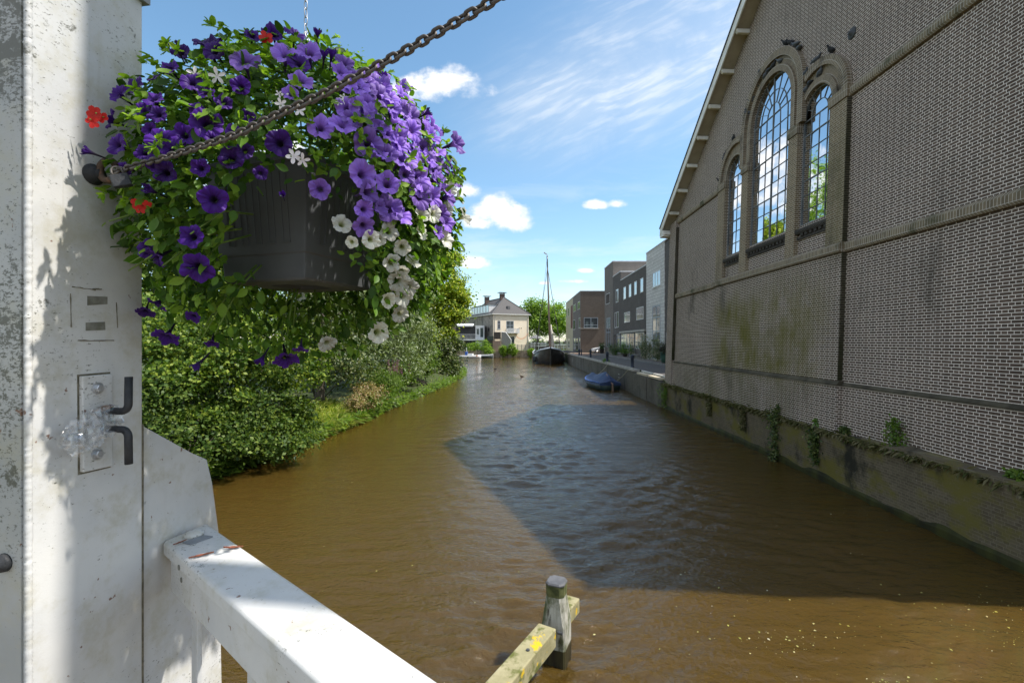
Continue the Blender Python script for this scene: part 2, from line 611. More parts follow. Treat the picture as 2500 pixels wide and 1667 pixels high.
for k in range(110):
    lam = 0.085 * (1.1 / 0.085) ** (rng.random() ** 1.25)
    th = rng.normal() * 0.55 + 0.12
    kx, ky = math.sin(th) * 2 * math.pi / lam, math.cos(th) * 2 * math.pi / lam
    am = 0.063 * lam / (2 * math.pi)
    fade = np.clip((lam / cell - 2.5) / 3.0, 0, 1)
    ph = rng.random() * 6.28
    warp = 0.6 * np.sin(GX * 0.9 + k) + 0.5 * np.sin(GY * 0.6 + 2 * k)
    mod = 0.55 + 0.45 * np.sin(GX * rng.uniform(0.3, 1.1) + GY * rng.uniform(-0.5, 0.5) + ph * 3)
    s_ = np.sin(kx * GX + ky * GY + ph + warp)
    H += am * fade * mod * (s_ + 0.25 * np.cos(2 * (kx * GX + ky * GY + ph + warp)))
patch = 0.70 + 0.50 * np.sin(GX * 0.55 + 0.3 * GY) * np.sin(GY * 0.23 + 1.0) + 0.25 * np.sin(GX * 1.3 - GY * 0.8)
patch = np.clip(patch, 0.25, 1.6)
lee = np.clip((GX + 4.6) / 5.0, 0.16, 1.0)
wall_ = np.clip((8.3 - GX) / 2.5, 0.55, 1.0)
H *= patch * lee * wall_
V = np.stack([GX, GY, H], 2).reshape(-1, 3)
ii = (np.arange(ny_ - 1)[:, None] * nx_ + np.arange(nx_ - 1)[None, :]).ravel()
Fq = np.stack([ii, ii + 1, ii + nx_ + 1, ii + nx_], 1)
base = len(V)
V = np.concatenate([V, [(-90, -60, 0), (60, -60, 0), (60, 3.19, 0), (-90, 3.19, 0), (-90, 3.2, 0), (-16.01, 3.2, 0), (-16.01, 110, 0), (-90, 110, 0)]])
Fq = np.concatenate([Fq, [(base, base + 1, base + 2, base + 3), (base + 4, base + 5, base + 6, base + 7)]])
o = rawmesh('water', V, Fq, 4, M_WATER, smooth=True)
struct(o)
M_MUD = pm('canal_mud', (0.05, 0.035, 0.02), (0.08, 0.06, 0.035), 2)
o = MB().quad((-4000, -400, -1.6), (4000, -400, -1.6), (4000, 5000, -1.6), (-4000, 5000, -1.6)).build('ground', M_MUD)
struct(o)

M_SOIL = pm('bank_soil', (0.04, 0.05, 0.018), (0.065, 0.075, 0.025), 1.2, 0.95, 0.5, stains=[((0.05, 0.075, 0.02), 0.8, 0.42, 0.6, (1, 1, 1))])
M_GRASS0 = pm('turf', (0.05, 0.085, 0.018), (0.10, 0.135, 0.03), 1.5, 0.95, 0.6)
M_ROAD = brickmat('road_brick', (0.135, 0.125, 0.115), (0.105, 0.098, 0.092), (0.07, 0.066, 0.06), bw=0.2, rh=0.1, ms=0.004, squash=1, sf=1, var=0.4)
M_PAVE = pm('pavement_clinker', (0.15, 0.13, 0.115), (0.2, 0.175, 0.15), 3, 0.9, 0.3)

# left bank: a strip of land with a sloping edge
edge = [(-9.6, -20), (-9.4, 6), (-8.7, 11.5), (-8.35, 13.5), (-7.9, 17), (-7.55, 21), (-7.1, 28), (-6.6, 36), (-6.2, 43), (-6.3, 52), (-7.4, 62), (-11, 70), (-22, 75), (-70, 76)]
mb = MB()
rows = []
for (ex, ey) in edge:
    rows.append([Vector((ex + 0.25, ey, -0.3)), Vector((ex, ey, 0.08)), Vector((ex - 0.5, ey - (0.3 if ey > 60 else 0), 0.38)), Vector((ex - 1.6, ey - (1.2 if ey > 60 else 0), 0.72)), Vector((ex - 5, ey - (4 if ey > 60 else 0), 0.95)), Vector((-75, min(ey, 70) - 0.01 * ex, 1.05))])
for i in range(len(rows) - 1):
    for k in range(5):
        mb.quad(rows[i][k], rows[i][k + 1], rows[i + 1][k + 1], rows[i + 1][k])
struct(mb.build('left_bank', M_SOIL, smooth=True))

# far land beyond the end of the canal and to the right
QX = 8.05                     # face of the quay on the right
mb = MB()
mb.b2((-4000, 110.5, -1.6), (4000, 5000, 1.62))
struct(mb.build('far_ground', M_GRASS0))
mb = MB()
mb.b2((QX + 0.45, 27.3, -1.5), (90, 110.4, 1.70))
struct(mb.build('quay_ground', M_SOIL))
mb = MB()
mb.quad((QX + 0.42, 27.3, 1.74), (12.1, 27.3, 1.74), (12.1, 110, 1.74), (QX + 0.42, 110, 1.74))
mb.quad((12.1, 62, 1.741), (70, 62, 1.741), (70, 82.9, 1.741), (12.1, 82.9, 1.741)) if False else None
struct(mb.build('road', M_ROAD))
mb = MB()
mb.b2((12.1, 27.3, 1.60), (14.05, 78.6, 1.84))
struct(mb.build('pavement', M_PAVE))
M_KERB = pm('kerb_stone', (0.16, 0.155, 0.15), (0.24, 0.235, 0.225), 3, 0.85, 0.2)
mb = MB()
for i in range(58):
    y0 = 27.3 + i * 0.9
    if y0 < 78:
        mb.b2((11.98, y0 + 0.006, 1.6), (12.097, y0 + 0.894, 1.855))
struct(mb.build('kerb', M_KERB))
M_SANDPAVE = pm('sand_clinker', (0.30, 0.19, 0.13), (0.38, 0.26, 0.18), 2, 0.9, 0.2)  # paler, warmer clinker colour for the side street
mb = MB()
mb.quad((QX + 0.5, 70, 1.746), (30, 70, 1.746), (30, 82.5, 1.746), (QX + 0.5, 82.5, 1.746))
struct(mb.build('side_street', M_SANDPAVE))

# ================================================================== CHURCH
LEAN = 0.035
CW = 8.47
CO = Vector((CW, 0, EZ))
church = thing('brick_church', 'huge dark brick church gable with three arched windows rising beside the canal', 'church', CO)
church.rotation_euler = (0, math.atan(LEAN), 0)
YC = 16.37
Y0, Y1 = 6.62, 26.74
ZT = lambda y: 17.12 - 0.654 * abs(y - YC)
MOSS = [((0.115, 0.105, 0.022), 11.9, 21.6, 2.0, 6.4, 1.0), ((0.085, 0.08, 0.03), 11.5, 27, 0.9, 3.0, 0.6), ((0.10, 0.095, 0.04), 12.2, 13.4, 5.4, 10.2, 0.7)]
BR = dict(mortar=(0.82, 0.73, 0.65), ms=0.007, moss=MOSS, dirt=[((0.07, 0.062, 0.05), 0.5, 0.56, 0.78, (1, 1, 0.5))])
# object coordinates of the church parts are relative to CO: shift the moss boxes in z
BR['moss'] = [(c, a, b_, zl - EZ, zh - EZ, k) for (c, a, b_, zl, zh, k) in MOSS]
M_BRICK = brickmat('church_brick', (0.142, 0.099, 0.075), (0.094, 0.068, 0.053), **BR)
M_BRICKY = brickmat('yellow_pier_brick', (0.25, 0.185, 0.108), (0.175, 0.13, 0.078), **{**BR, 'mortar': (0.50, 0.45, 0.37), 'ms': 0.007})
M_SOLDIER = brickmat('soldier_course', (0.27, 0.215, 0.14), (0.17, 0.135, 0.09), (0.52, 0.48, 0.42), bw=0.065, rh=0.6, ms=0.006, squash=1, sf=1, off=0, of=1,
                     dirt=[((0.07, 0.075, 0.04), 1.1, 0.5, 0.7, (1, 1, 1))])
M_SILL = brickmat('sill_brick', (0.06, 0.052, 0.045), (0.045, 0.04, 0.035), (0.16, 0.155, 0.14), bw=0.065, rh=0.6, ms=0.005, squash=1, sf=1, off=0, of=1)
M_WHITE = pm('white_board', (0.78, 0.76, 0.70), (0.85, 0.83, 0.78), 3, 0.6, 0.1, stains=[((0.42, 0.40, 0.34), 2.2, 0.55, 0.75, (1, 1, 1))])
M_SOFFIT = pm('soffit_board', (0.42, 0.37, 0.29), (0.50, 0.45, 0.36), 2, 0.8, 0.1)
M_ROOF = pm('church_roof_tile', (0.06, 0.06, 0.065), (0.09, 0.09, 0.095), 4, 0.8, 0.3)
M_BAR = pm('glazing_bar', (0.16, 0.18, 0.19), (0.24, 0.26, 0.27), 6, 0.6)
M_CGLASS = glassmat('church_glass', (0.92, 0.94, 0.96), 1.0, 0.02, 0.16, 1.3)


def fw(y, z, d):            # wall coordinates: d metres out of the wall towards the canal
    return Vector((CW - d, y, z))


def arch(yc, r, zs, z0, n=28):
    p = [(yc - r, z0)]
    for i in range(n + 1):
        a = math.pi - math.pi * i / n
        p.append((yc + r * math.cos(a), zs + r * math.sin(a)))
    p.append((yc + r, z0))
    return p


WINS = [(YC, 1.33, 11.62, 7.3), (13.78, 0.75, 10.46, 7.28), (18.96, 0.75, 10.46, 7.28)]
outer = [(Y0, -1.0), (Y1, -1.0), (Y1, ZT(Y1)), (YC, ZT(YC)), (Y0, ZT(Y0))]
polys = [[Vector((a, c, 0)) for a, c in outer]] + [[Vector((a, c, 0)) for a, c in arch(*w)] for w in WINS]
tris = tessellate_polygon(polys)
flat = [v for p in polys for v in p]
mb = MB()
mb.add([fw(v.x, v.y, 0) for v in flat], tris)
for w in WINS:                                      # reveals of the openings
    p = arch(*w)
    for i in range(len(p)):
        a, c = p[i], p[(i + 1) % len(p)]
        mb.quad(fw(*a, 0), fw(*c, 0), fw(*c, -0.30), fw(*a, -0.30))
# side walls and back, so that the building is whole
mb.b2((CW + 0.01, Y0 + 0.003, -1.0), (26, Y0 + 0.4, ZT(Y0) - 0.05))
mb.b2((CW + 0.01, Y1 - 0.4, -1.0), (26, Y1 - 0.003, ZT(Y1) - 0.05))
mb.prism(outer, lambda a, c, d: Vector((26 + d, a, c)), 0, 0.4)
mb.build('wall', M_BRICK, church, off=CO)
# dark room behind the glass
M_DARK = pm('dark_interior', (0.02, 0.02, 0.02), (0.03, 0.03, 0.03), 2)

# lower projecting zone, plinth and corner pilasters
mb = MB()
mb.b2((CW - 0.13, 12.34, -1.0), (CW - 0.0, 20.40, 6.085))
mb.build('projecting_wall', M_BRICK, church, off=CO)
mb = MB()
mb.b2((CW - 0.19, 12.26, -1.0), (CW, 20.48, 2.58))
mb.b2((CW - 0.06, Y0, -1.0), (CW, 12.259, 2.58))
mb.b2((CW - 0.06, 20.481, -1.0), (CW, 25.749, 2.58))
mb.build('plinth', M_BRICK, church, off=CO)
mb = MB()
lf = lambda d, z, y: Vector((CW - d, y, z))
mb.prism([(0.02, 2.582), (0.215, 2.582), (0.215, 2.62), (0.125, 2.72), (0.02, 2.72)], lf, 12.25, 20.49)
mb.prism([(-0.02, 2.582), (0.08, 2.582), (0.08, 2.62), (-0.02, 2.70)], lf, Y0, 12.248)
mb.prism([(-0.02, 2.582), (0.08, 2.582), (0.08, 2.62), (-0.02, 2.70)], lf, 20.492, 25.749)
M_LEDGEB = pm('mossy_ledge', (0.05, 0.043, 0.03), (0.10, 0.088, 0.06), 3, 0.95, 0.5)
mb.build('plinth_ledge', M_LEDGEB, church, off=CO)
for (a, c) in ((25.75, Y1 + 0.08), (Y0 - 0.08, 7.35)):
    mb = MB()
    mb.b2((CW - 0.16, a, -1.0), (CW + 0.0, c, 10.36))
    mb.build('corner_pilaster', M_BRICK, church, off=CO)
# piers between the windows
for (a, c) in ((12.34, 13.03), (14.53, 15.04), (17.70, 18.21), (19.71, 20.40)):
    mb = MB()
    mb.b2((CW - 0.13, a, 6.36), (CW - 0.0, c, 10.16))
    p = mb.build('pier', M_BRICKY, church, off=CO)
    mb = MB()
    mb.b2((CW - 0.17, a - 0.03, 10.163), (CW, c + 0.03, 10.455))
    mb.build('impost', M_SOLDIER, p, off=CO)
# darker brick strips laid on the returns of projecting zone and corner pilaster
M_RETURNB = brickmat('dark_return_brick', (0.05, 0.042, 0.028), (0.036, 0.031, 0.022), (0.20, 0.18, 0.13), ms=0.005, squash=1, sf=1, dirt=[((0.03, 0.03, 0.012), 1.5, 0.45, 0.65, (1, 1, 0.3))])
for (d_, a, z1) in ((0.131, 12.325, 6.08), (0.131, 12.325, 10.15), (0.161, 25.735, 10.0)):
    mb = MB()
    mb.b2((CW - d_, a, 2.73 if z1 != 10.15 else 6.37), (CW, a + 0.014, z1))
    mb.build('pilaster_return', M_RETURNB, church, off=CO)
# string courses
def band(y0, y1, z0, z1, d, name='string_course'):
    mb = MB()
    mb.prism([(0, z0), (d, z0), (d + 0.03, z0 + 0.05), (d + 0.03, z1 - 0.07), (d - 0.02, z1), (0, z1)], lambda dd, z, y: Vector((CW - dd, y, z)), y0, y1)
    return mb.build(name, M_SOLDIER, church, off=CO)


band(Y0, 12.31, 6.09, 6.36, 0.07)
band(12.31, 20.43, 6.09, 6.355, 0.19)
band(20.43, Y1, 6.09, 6.36, 0.07)
band(Y0, 12.31, 10.18, 10.44, 0.07)
band(20.43, Y1, 10.18, 10.44, 0.07)
# arch rings
def ring(yc, r0, r1, zs, z0, d, skip=None, n=40):
    mb = MB()
    def seg(p):
        cy = sum(q[0] for q in p) / 4
        cz = sum(q[1] for q in p) / 4
        if skip and skip(cy, cz):
            return
        mb.prism(p, fw, 0.001, d)
    for i in range(n):
        a0, a1 = math.pi * i / n, math.pi * (i + 1) / n
        seg([(yc + r0 * math.cos(a0), zs + r0 * math.sin(a0)), (yc + r1 * math.cos(a0), zs + r1 * math.sin(a0)),
             (yc + r1 * math.cos(a1), zs + r1 * math.sin(a1)), (yc + r0 * math.cos(a1), zs + r0 * math.sin(a1))])
    if zs > z0 + 0.05:
        k = 4
        for s_ in (-1, 1):
            for j in range(k):
                za, zb = z0 + (zs - z0) * j / k, z0 + (zs - z0) * (j + 1) / k
                seg([(yc + s_ * r0, za), (yc + s_ * r1, za), (yc + s_ * r1, zb), (yc + s_ * r0, zb)])
    return mb


def inbig(cy, cz):
    if cz > 11.62:
        return math.hypot(cy - YC, cz - 11.62) < 2.06
    return abs(cy - YC) < 2.06


for wi, (yc, r, zs, z0) in enumerate(WINS):
    mat_ = brickmat('arch_brick', (0.25, 0.195, 0.13), (0.165, 0.13, 0.088), (0.52, 0.48, 0.42), bw=0.068, rh=0.235, ms=0.006, squash=1, sf=1, off=0, of=1,
                    polar=(yc, zs - EZ, r + 0.35), dirt=[((0.06, 0.055, 0.045), 0.9, 0.52, 0.72, (1, 1, 1))])
    sk = None if wi == 0 else inbig
    ring(yc, r, r + 0.21, zs, 10.46, 0.10 - 0.01 * (wi > 0), sk).build('arch_ring', mat_, church, off=CO)
    ring(yc, r + 0.21, r + 0.46, zs, 10.46, 0.035 - 0.005 * (wi > 0), sk).build('arch_band', mat_, church, off=CO)
    ring(yc, r + 0.46, r + 0.70, zs, 10.46, 0.15 - 0.015 * (wi > 0), sk).build('arch_hood', mat_, church, off=CO)
    # sill
    mb = MB()
    mb.prism([(-0.2, z0 - 0.02), (-0.2, z0 - 0.26), (0.10, z0 - 0.26), (0.13, z0 - 0.20), (0.13, z0 - 0.12)], lambda d, z, y: Vector((CW - d, y, z)), yc - r + 0.003, yc + r - 0.003)
    k = int(2 * r / 0.22)
    for j in range(k):
        mb.b2((CW - 0.09, yc - r + 0.06 + j * 0.22, z0 - 0.34), (CW - 0.0, yc - r + 0.17 + j * 0.22, z0 - 0.262))
    mb.b2((CW - 0.05, yc - r + 0.003, z0 - 0.42), (CW - 0.0, yc + r - 0.003, z0 - 0.343))
    mb.build('sill', M_SILL, church, off=CO)
    # window: frame of glazing bars with the pane as its sub-part
    D = -0.07
    mb = MB()
    bw = 0.016
    def bar(p, q, w_=bw, dd=0.0):
        p, q = Vector((p[0], p[1])), Vector((q[0], q[1]))
        L = (q - p).length
        if L < 0.02:
            return
        n_ = Vector((-(q - p).y, (q - p).x)) / L * w_ / 2
        mb.prism([tuple(p + n_), tuple(q + n_), tuple(q - n_), tuple(p - n_)], fw, D + 0.004, D + 0.018 + dd)
    out = arch(yc, r - 0.02, zs, z0 + 0.02)
    for i in range(len(out)):
        bar(out[i], out[(i + 1) % len(out)], 0.035, 0.012)
    cols = 6 if wi == 0 else 4
    rows_ = 9 if wi == 0 else 7
    for i in range(1, cols):
        yb = yc - r + 2 * r * i / cols
        bar((yb, z0), (yb, zs), 0.045 if (wi == 0 and i == 3) else bw, 0.008 if (wi == 0 and i == 3) else 0)
    for j in range(1, rows_ + 1):
        zb = z0 + (zs - z0) * j / rows_
        bar((yc - r, zb), (yc + r, zb), 0.032 if j in (3, 6, rows_) else bw, 0.003)
    if wi == 0:
        bar((yc, zs), (yc, zs + r), 0.04, 0.007)
    rr = [0.3, 0.62] if wi == 0 else [0.5]
    for q in rr:
        for i in range(16):
            a0, a1 = math.pi * i / 16, math.pi * (i + 1) / 16
            bar((yc + q * r * math.cos(a0), zs + q * r * math.sin(a0)), (yc + q * r * math.cos(a1), zs + q * r * math.sin(a1)), bw, 0.002)
    nrad = 8 if wi == 0 else 6
    for i in range(1, nrad):
        a0 = math.pi * i / nrad
        bar((yc + rr[0] * r * math.cos(a0), zs + rr[0] * r * math.sin(a0)), (yc + r * math.cos(a0), zs + r * math.sin(a0)), bw, 0.001)
    wf = mb.build('window', M_BAR, church, off=CO)
    # each light of glass hangs a hair differently, so build it as many small panes in one mesh
    mb = MB()
    rng = random.Random(40 + wi)
    pts = arch(yc, r - 0.03, zs, z0 + 0.03)
    yl = [yc - r + 2 * r * i / cols for i in range(cols + 1)]
    zl = [z0 + (zs - z0) * j / rows_ for j in range(rows_ + 1)]
    for i in range(cols):
        for j in range(rows_):
            e = [rng.uniform(-0.0035, 0.0035) for _ in range(3)]
            mb.quad(*[fw(yy_, zz_, D + e[0] + e[1] * sy + e[2] * sz) for (yy_, zz_, sy, sz) in ((yl[i], zl[j], -1, -1), (yl[i + 1], zl[j], 1, -1), (yl[i + 1], zl[j + 1], 1, 1), (yl[i], zl[j + 1], -1, 1))])
    fan = [fw(yc, zs, D)]
    for i in range(25):
        a0 = math.pi * i / 24
        fan.append(fw(yc + (r - 0.01) * math.cos(a0), zs + (r - 0.01) * math.sin(a0), D))
    mb.add(fan, [(0, i, i + 1) for i in range(1, 25)])
    mb.build('pane', M_CGLASS, wf, off=CO)
    mb = MB()
    mb.b2((CW + 0.31, yc - r - 0.2, z0 - 0.5), (CW + 0.34, yc + r + 0.2, zs + r + 0.3))
    mb.build('backing', M_DARK, wf, off=CO)

# roof, soffit, barge boards, purlin ends, eave boxes
XB = 7.90
def rk(y, dz=0.0):
    return ZT(y) + dz
YA, YB = YC - 9.85, 27.39
roofpoly = [(YA, rk(YA, 0.06)), (YC, rk(YC, 0.06)), (YB, rk(YB, 0.06)), (YB, rk(YB, 0.40)), (YC, rk(YC, 0.40)), (YA, rk(YA, 0.40))]
mb = MB()
mb.prism(roofpoly, lambda a, c, d: Vector((d, a, c)), XB + 0.052, 26.6)
mb.build('roof', M_ROOF, church, off=CO)
mb = MB()
mb.prism([(YA + .02, rk(YA + .02, 0.02)), (YC, rk(YC, 0.02)), (YB - .02, rk(YB - .02, 0.02)), (YB - .02, rk(YB - .02, 0.058)), (YC, rk(YC, 0.058)), (YA + .02, rk(YA + .02, 0.058))],
         lambda a, c, d: Vector((d, a, c)), XB + 0.053, CW + 0.3)
mb.build('soffit', M_SOFFIT, church, off=CO)
for (ya, yb) in ((YC + 0.002, YB + 0.03), (YA - 0.03, YC - 0.002)):
    mb = MB()
    mb.prism([(ya, rk(ya, -0.06)), (yb, rk(yb, -0.06)), (yb, rk(yb, 0.36)), (ya, rk(ya, 0.36))], lambda a, c, d: Vector((d, a, c)), XB, XB + 0.05)
    p = mb.build('barge_board', M_WHITE, church, off=CO)
    mb = MB()
    mb.prism([(ya, rk(ya, 0.361)), (yb, rk(yb, 0.361)), (yb, rk(yb, 0.43)), (ya, rk(ya, 0.43))], lambda a, c, d: Vector((d, a, c)), XB - 0.04, XB + 0.06)
    mb.build('verge_strip', M_ROOF, p, off=CO)
for k in range(-7, 8):
    yy_ = 17.03 + 1.27 * k
    if yy_ > 26.3 or yy_ < 7.2:
        continue
    mb = MB()
    z_ = rk(yy_)
    mb.prism([(XB + 0.06, z_ - 0.01), (XB + 0.06, z_ - 0.10), (XB + 0.12, z_ - 0.17), (CW + 0.02, z_ - 0.17), (CW + 0.02, z_ - 0.01)], lambda a, c, d: Vector((a, yy_ + d, c)), -0.07, 0.07)
    mb.build('purlin_end', M_WHITE, church, off=CO, bevel=0.01)
mb = MB()
mb.b2((XB + 0.01, Y1 + 0.12, 9.72), (CW - 0.08, Y1 + 0.62, 10.06))
mb.b2((XB + 0.06, Y1 + 0.02, 9.80), (26, Y1 + 0.55, 9.95))
mb.build('eave_box', M_WHITE, church, off=CO, bevel=0.01)
# wall anchor: an iron disc with a boss, high on the gable
M_IRON = pm('dark_iron', (0.035, 0.04, 0.045), (0.07, 0.075, 0.08), 20, 0.6, 0.2, spec=0.5)
mx = Matrix.Rotation(R(-90), 3, 'Y')
def onwall(px, py, d=0.0):
    """point on the leaning wall seen at a photo pixel"""
    rx_, rz_ = (px - CX) / F, (CY - py) / F
    Y = (CW - d) / (rx_ - LEAN * rz_)
    return Vector((CW - d, Y, EZ + rz_ * Y))
c = onwall(2081, 82)
mb = MB().lathe([(0.15, 0.0), (0.15, 0.02), (0.11, 0.035), (0.06, 0.05), (0.045, 0.10), (0.0, 0.11)], c, 20, mx)
mb.build('wall_anchor', M_IRON, church, True, off=CO)

# ------------------------------------------------------------------ walls along the water
M_RETAIN = brickmat('retaining_brick', (0.15, 0.122, 0.082), (0.11, 0.09, 0.06), (0.20, 0.175, 0.125), ms=0.005, var=0.8,
                    dirt=[((0.15, 0.13, 0.035), 0.9, 0.45, 0.64, (1, 1, 1.6)), ((0.028, 0.027, 0.02), 0.75, 0.52, 0.68, (1, 1, 0.7)), ((0.32, 0.29, 0.26), 9.0, 0.66, 0.74, (1, 1, 1))])
t_ = thing('retaining_wall', 'low mossy brick retaining wall in the water at the foot of the church', 'wall', (8.1, 16, 0))
rng = np.random.default_rng(5)
mb = MB()
ys = np.arange(3.0, 26.9, 0.5)
rings = []
for y in ys:
    j = rng.normal() * 0.012
    zt = 1.36 + 0.05 * math.sin(y * 1.3) + rng.normal() * 0.02 + (0.12 if y < 10.5 else 0)
    rings.append([Vector((8.16 + j * 0.5, y, -1.5)), Vector((8.12 + j, y, 0.2)), Vector((8.08 + j, y, zt - 0.25)), Vector((8.09 + j, y, zt)), Vector((8.30, y, zt + 0.03)), Vector((CW - 0.05, y, zt + 0.06)), Vector((CW - 0.05, y, -1.5))])
mb.loft(rings)
mb.build('wall', M_RETAIN, t_, off=(8.1, 16, 0))
M_ALGAE = pm('waterline_algae', (0.018, 0.017, 0.008), (0.05, 0.052, 0.012), 2.2, 0.6, 0.4, stretch=(1, 1, 0.3))
mb = MB()
rings = []
for y in ys:
    k = 0.16 + 0.09 * rng.random()
    rings.append([Vector((8.10, y, -0.2)), Vector((8.095, y, k * 0.6)), Vector((8.115, y, k))])
for a, c in zip(rings[:-1], rings[1:]):
    mb.quad(a[0], c[0], c[1], a[1])
    mb.quad(a[1], c[1], c[2], a[2])
mb.build('algae_band', M_ALGAE, t_, off=(8.1, 16, 0))

M_QUAY = brickmat('quay_brick', (0.15, 0.14, 0.12), (0.11, 0.10, 0.085), (0.16, 0.15, 0.135), ms=0.005, var=0.9,
                  dirt=[((0.05, 0.047, 0.038), 0.5, 0.5, 0.72, (1, 1, 0.35)), ((0.22, 0.20, 0.18), 3.0, 0.62, 0.75, (1, 1, 0.5))])
M_COPE = pm('coping_stone', (0.34, 0.32, 0.29), (0.46, 0.44, 0.40), 2.5, 0.85, 0.2)
t_ = thing('quay_wall', 'grey brick quay wall with pale coping between the moored ship and the church', 'wall', (QX, 50, 0))
mb = MB()
mb.prism([(0.10, -1.5), (0.0, 1.62), (0.44, 1.62), (0.44, -1.5)], lambda a, c, d: Vector((QX + a, d, c)), 33.2, 80)
mb.b2((QX - 0.06, 29.9, -1.5), (QX + 0.44, 33.19, 1.5))
mb.b2((QX - 0.02, 26.95, -1.5), (QX + 0.44, 29.89, 1.45))
mb.build('wall', M_QUAY, t_, off=(QX, 50, 0))
mb = MB()
y = 33.3
while y < 79:
    mb.b2((QX - 0.04, y, 1.622), (QX + 0.40, y + 0.985, 1.76))
    y += 1.0
mb.build('coping', M_COPE, t_, off=(QX, 50, 0), bevel=0.01)
mb = MB()
mb.tube([(QX + 0.06, 33.5, 1.84), (QX + 0.06, 79, 1.84)], 0.03, 6)
for k in range(46):
    mb.tube([(QX + 0.06, 33.8 + k, 1.75), (QX + 0.06, 33.8 + k, 1.84)], 0.022, 6)
mb.build('edge_rail', M_COPE, t_, off=(QX, 50, 0))
mb = MB()
for (y, z) in ((72, 1.1), (72, 0.9), (72, 0.7), (38, 1.1), (38, 0.85)):
    mb.tube([(QX - 0.02, y - 0.2, z), (QX - 0.1, y - 0.2, z), (QX - 0.1, y + 0.2, z), (QX - 0.02, y + 0.2, z)], 0.02, 6)
mb.build('ladder_rung', M_COPE, t_, off=(QX, 50, 0))
M_PLANK = pm('pale_plank', (0.55, 0.47, 0.34), (0.66, 0.58, 0.44), 3, 0.8, 0.2, stretch=(1, 0.15, 1))
M_LID = pm('white_beam', (0.60, 0.59, 0.56), (0.68, 0.67, 0.64), 3, 0.7)
for (y, lab) in ((30.1, 'pale timber fender beam on the quay top nearer the covered blue boat'), (27.2, 'pale timber fender beam on the quay top right beside the church corner')):
    t_ = thing('timber_beam', lab, 'beam', (QX + 0.2, y, 1.5), 'timber beams on the quay top')
    MB().box((0.0, 1.3, 0.07), (0.36, 2.5, 0.12)).build('plank', M_PLANK, t_, bevel=0.01)
    MB().box((0.2, 1.25, 0.21), (0.09, 2.7, 0.09)).build('guard_rail', M_LID, t_, bevel=0.01)
    for k in (0.3, 2.2):
        MB().box((0.2, k, 0.147), (0.06, 0.06, 0.035)).build('bracket', M_LID, t_)


# ================================================================== FOREGROUND: portal post, railing, chain
A0 = Vector((-1.045, 1.0, 0))
E_ = Vector((0.14, 0.99, 0)).normalized()
N_ = Vector((0.99, -0.14, 0)).normalized()


def PF(s, z, d=0.0):
    v = A0 + E_ * s + N_ * d
    return Vector((v.x, v.y, z))


def onface(px, py, d=0.0):
    ray = Vector(((px - CX) / F, 1.0, (CY - py) / F))
    k = ((A0 + N_ * d).dot(N_)) / ray.dot(N_)
    return Vector((0, 0, EZ)) + ray * k


def whitepaint(name, grime=0.5, speck=0.62, c1=(0.55, 0.56, 0.56), c2=(0.65, 0.65, 0.63)):
    m, t, b = newmat(name)
    v = ocoord(t)
    col = mix(t, sstep(t, noise(t, v, 3.0, 4), 0.35, 0.65), c1, c2)
    big = noise(t, stretchv(t, v, (1, 1, 0.6)), 2.4, 5, 0.6)
    yel = noise(t, v, 9.0, 6, 0.7)
    col = mix(t, mth(t, 'MULTIPLY', sstep(t, yel, 0.45, 0.70), 0.65), col, (0.44, 0.42, 0.32))
    sp = noise(t, stretchv(t, v, (1.0, 1.0, 1.9)), 85.0, 5, 0.75)
    sp2 = noise(t, v, 21.0, 7, 0.75)
    lim = mth(t, 'SUBTRACT', speck + 0.09, mth(t, 'MULTIPLY', sstep(t, big, 0.32, 0.68), 0.30 * grime))
    f1 = sstep(t, mth(t, 'SUBTRACT', sp, lim), 0.0, 0.05)
    f2 = sstep(t, mth(t, 'SUBTRACT', sp2, mth(t, 'ADD', lim, 0.01)), 0.0, 0.08)
    col = mix(t, mth(t, 'MULTIPLY', mth(t, 'MAXIMUM', f1, f2), 0.85), col, (0.085, 0.085, 0.06))
    chip = sstep(t, mth(t, 'ADD', noise(t, v, 33.0, 3, 0.5), mth(t, 'MULTIPLY', noise(t, v, 3.3, 2), 0.35)), 0.885, 0.91)
    col = mix(t, mth(t, 'MULTIPLY', chip, 0.85), col, (0.17, 0.075, 0.035))
    drip = sstep(t, noise(t, stretchv(t, v, (1, 1, 0.035)), 34.0, 4, 0.6), 0.60, 0.78)
    col = mix(t, mth(t, 'MULTIPLY', drip, 0.45), col, (0.36, 0.33, 0.25))
    t.links.new(col, b.inputs['Base Color'])
    b.inputs['Roughness'].default_value = 0.42
    b.inputs['Specular IOR Level'].default_value = 0.4
    addbump(t, b, mth(t, 'ADD', noise(t, v, 40.0, 4), mth(t, 'MULTIPLY', sp, 0.8)), 0.25, 0.002)
    return m


M_POST = whitepaint('post_paint', 0.45, 0.605)
M_RAIL = whitepaint('rail_paint', 0.5, 0.585, (0.56, 0.57, 0.57), (0.66, 0.66, 0.64))
M_SIDE = whitepaint('shaded_mossy_paint', 0.75, 0.575, (0.36, 0.375, 0.37), (0.46, 0.465, 0.45))
M_STEEL = pm('galvanised_bolt', (0.45, 0.47, 0.49), (0.62, 0.63, 0.64), 30, 0.4, 0.1, metal=0.7)
M_HOOK = pm('black_hook', (0.022, 0.024, 0.027), (0.04, 0.042, 0.045), 40, 0.55, 0.2)
M_RUST = pm('rusty_iron', (0.045, 0.035, 0.03), (0.105, 0.07, 0.048), 45, 0.75, 0.5, stains=[((0.22, 0.11, 0.06), 30, 0.56, 0.7, (1, 1, 1))], bdist=0.002)
M_CHAIN = pm('weathered_chain', (0.06, 0.054, 0.05), (0.135, 0.12, 0.108), 60, 0.55, 0.3, spec=0.5, metal=0.35, bdist=0.001)
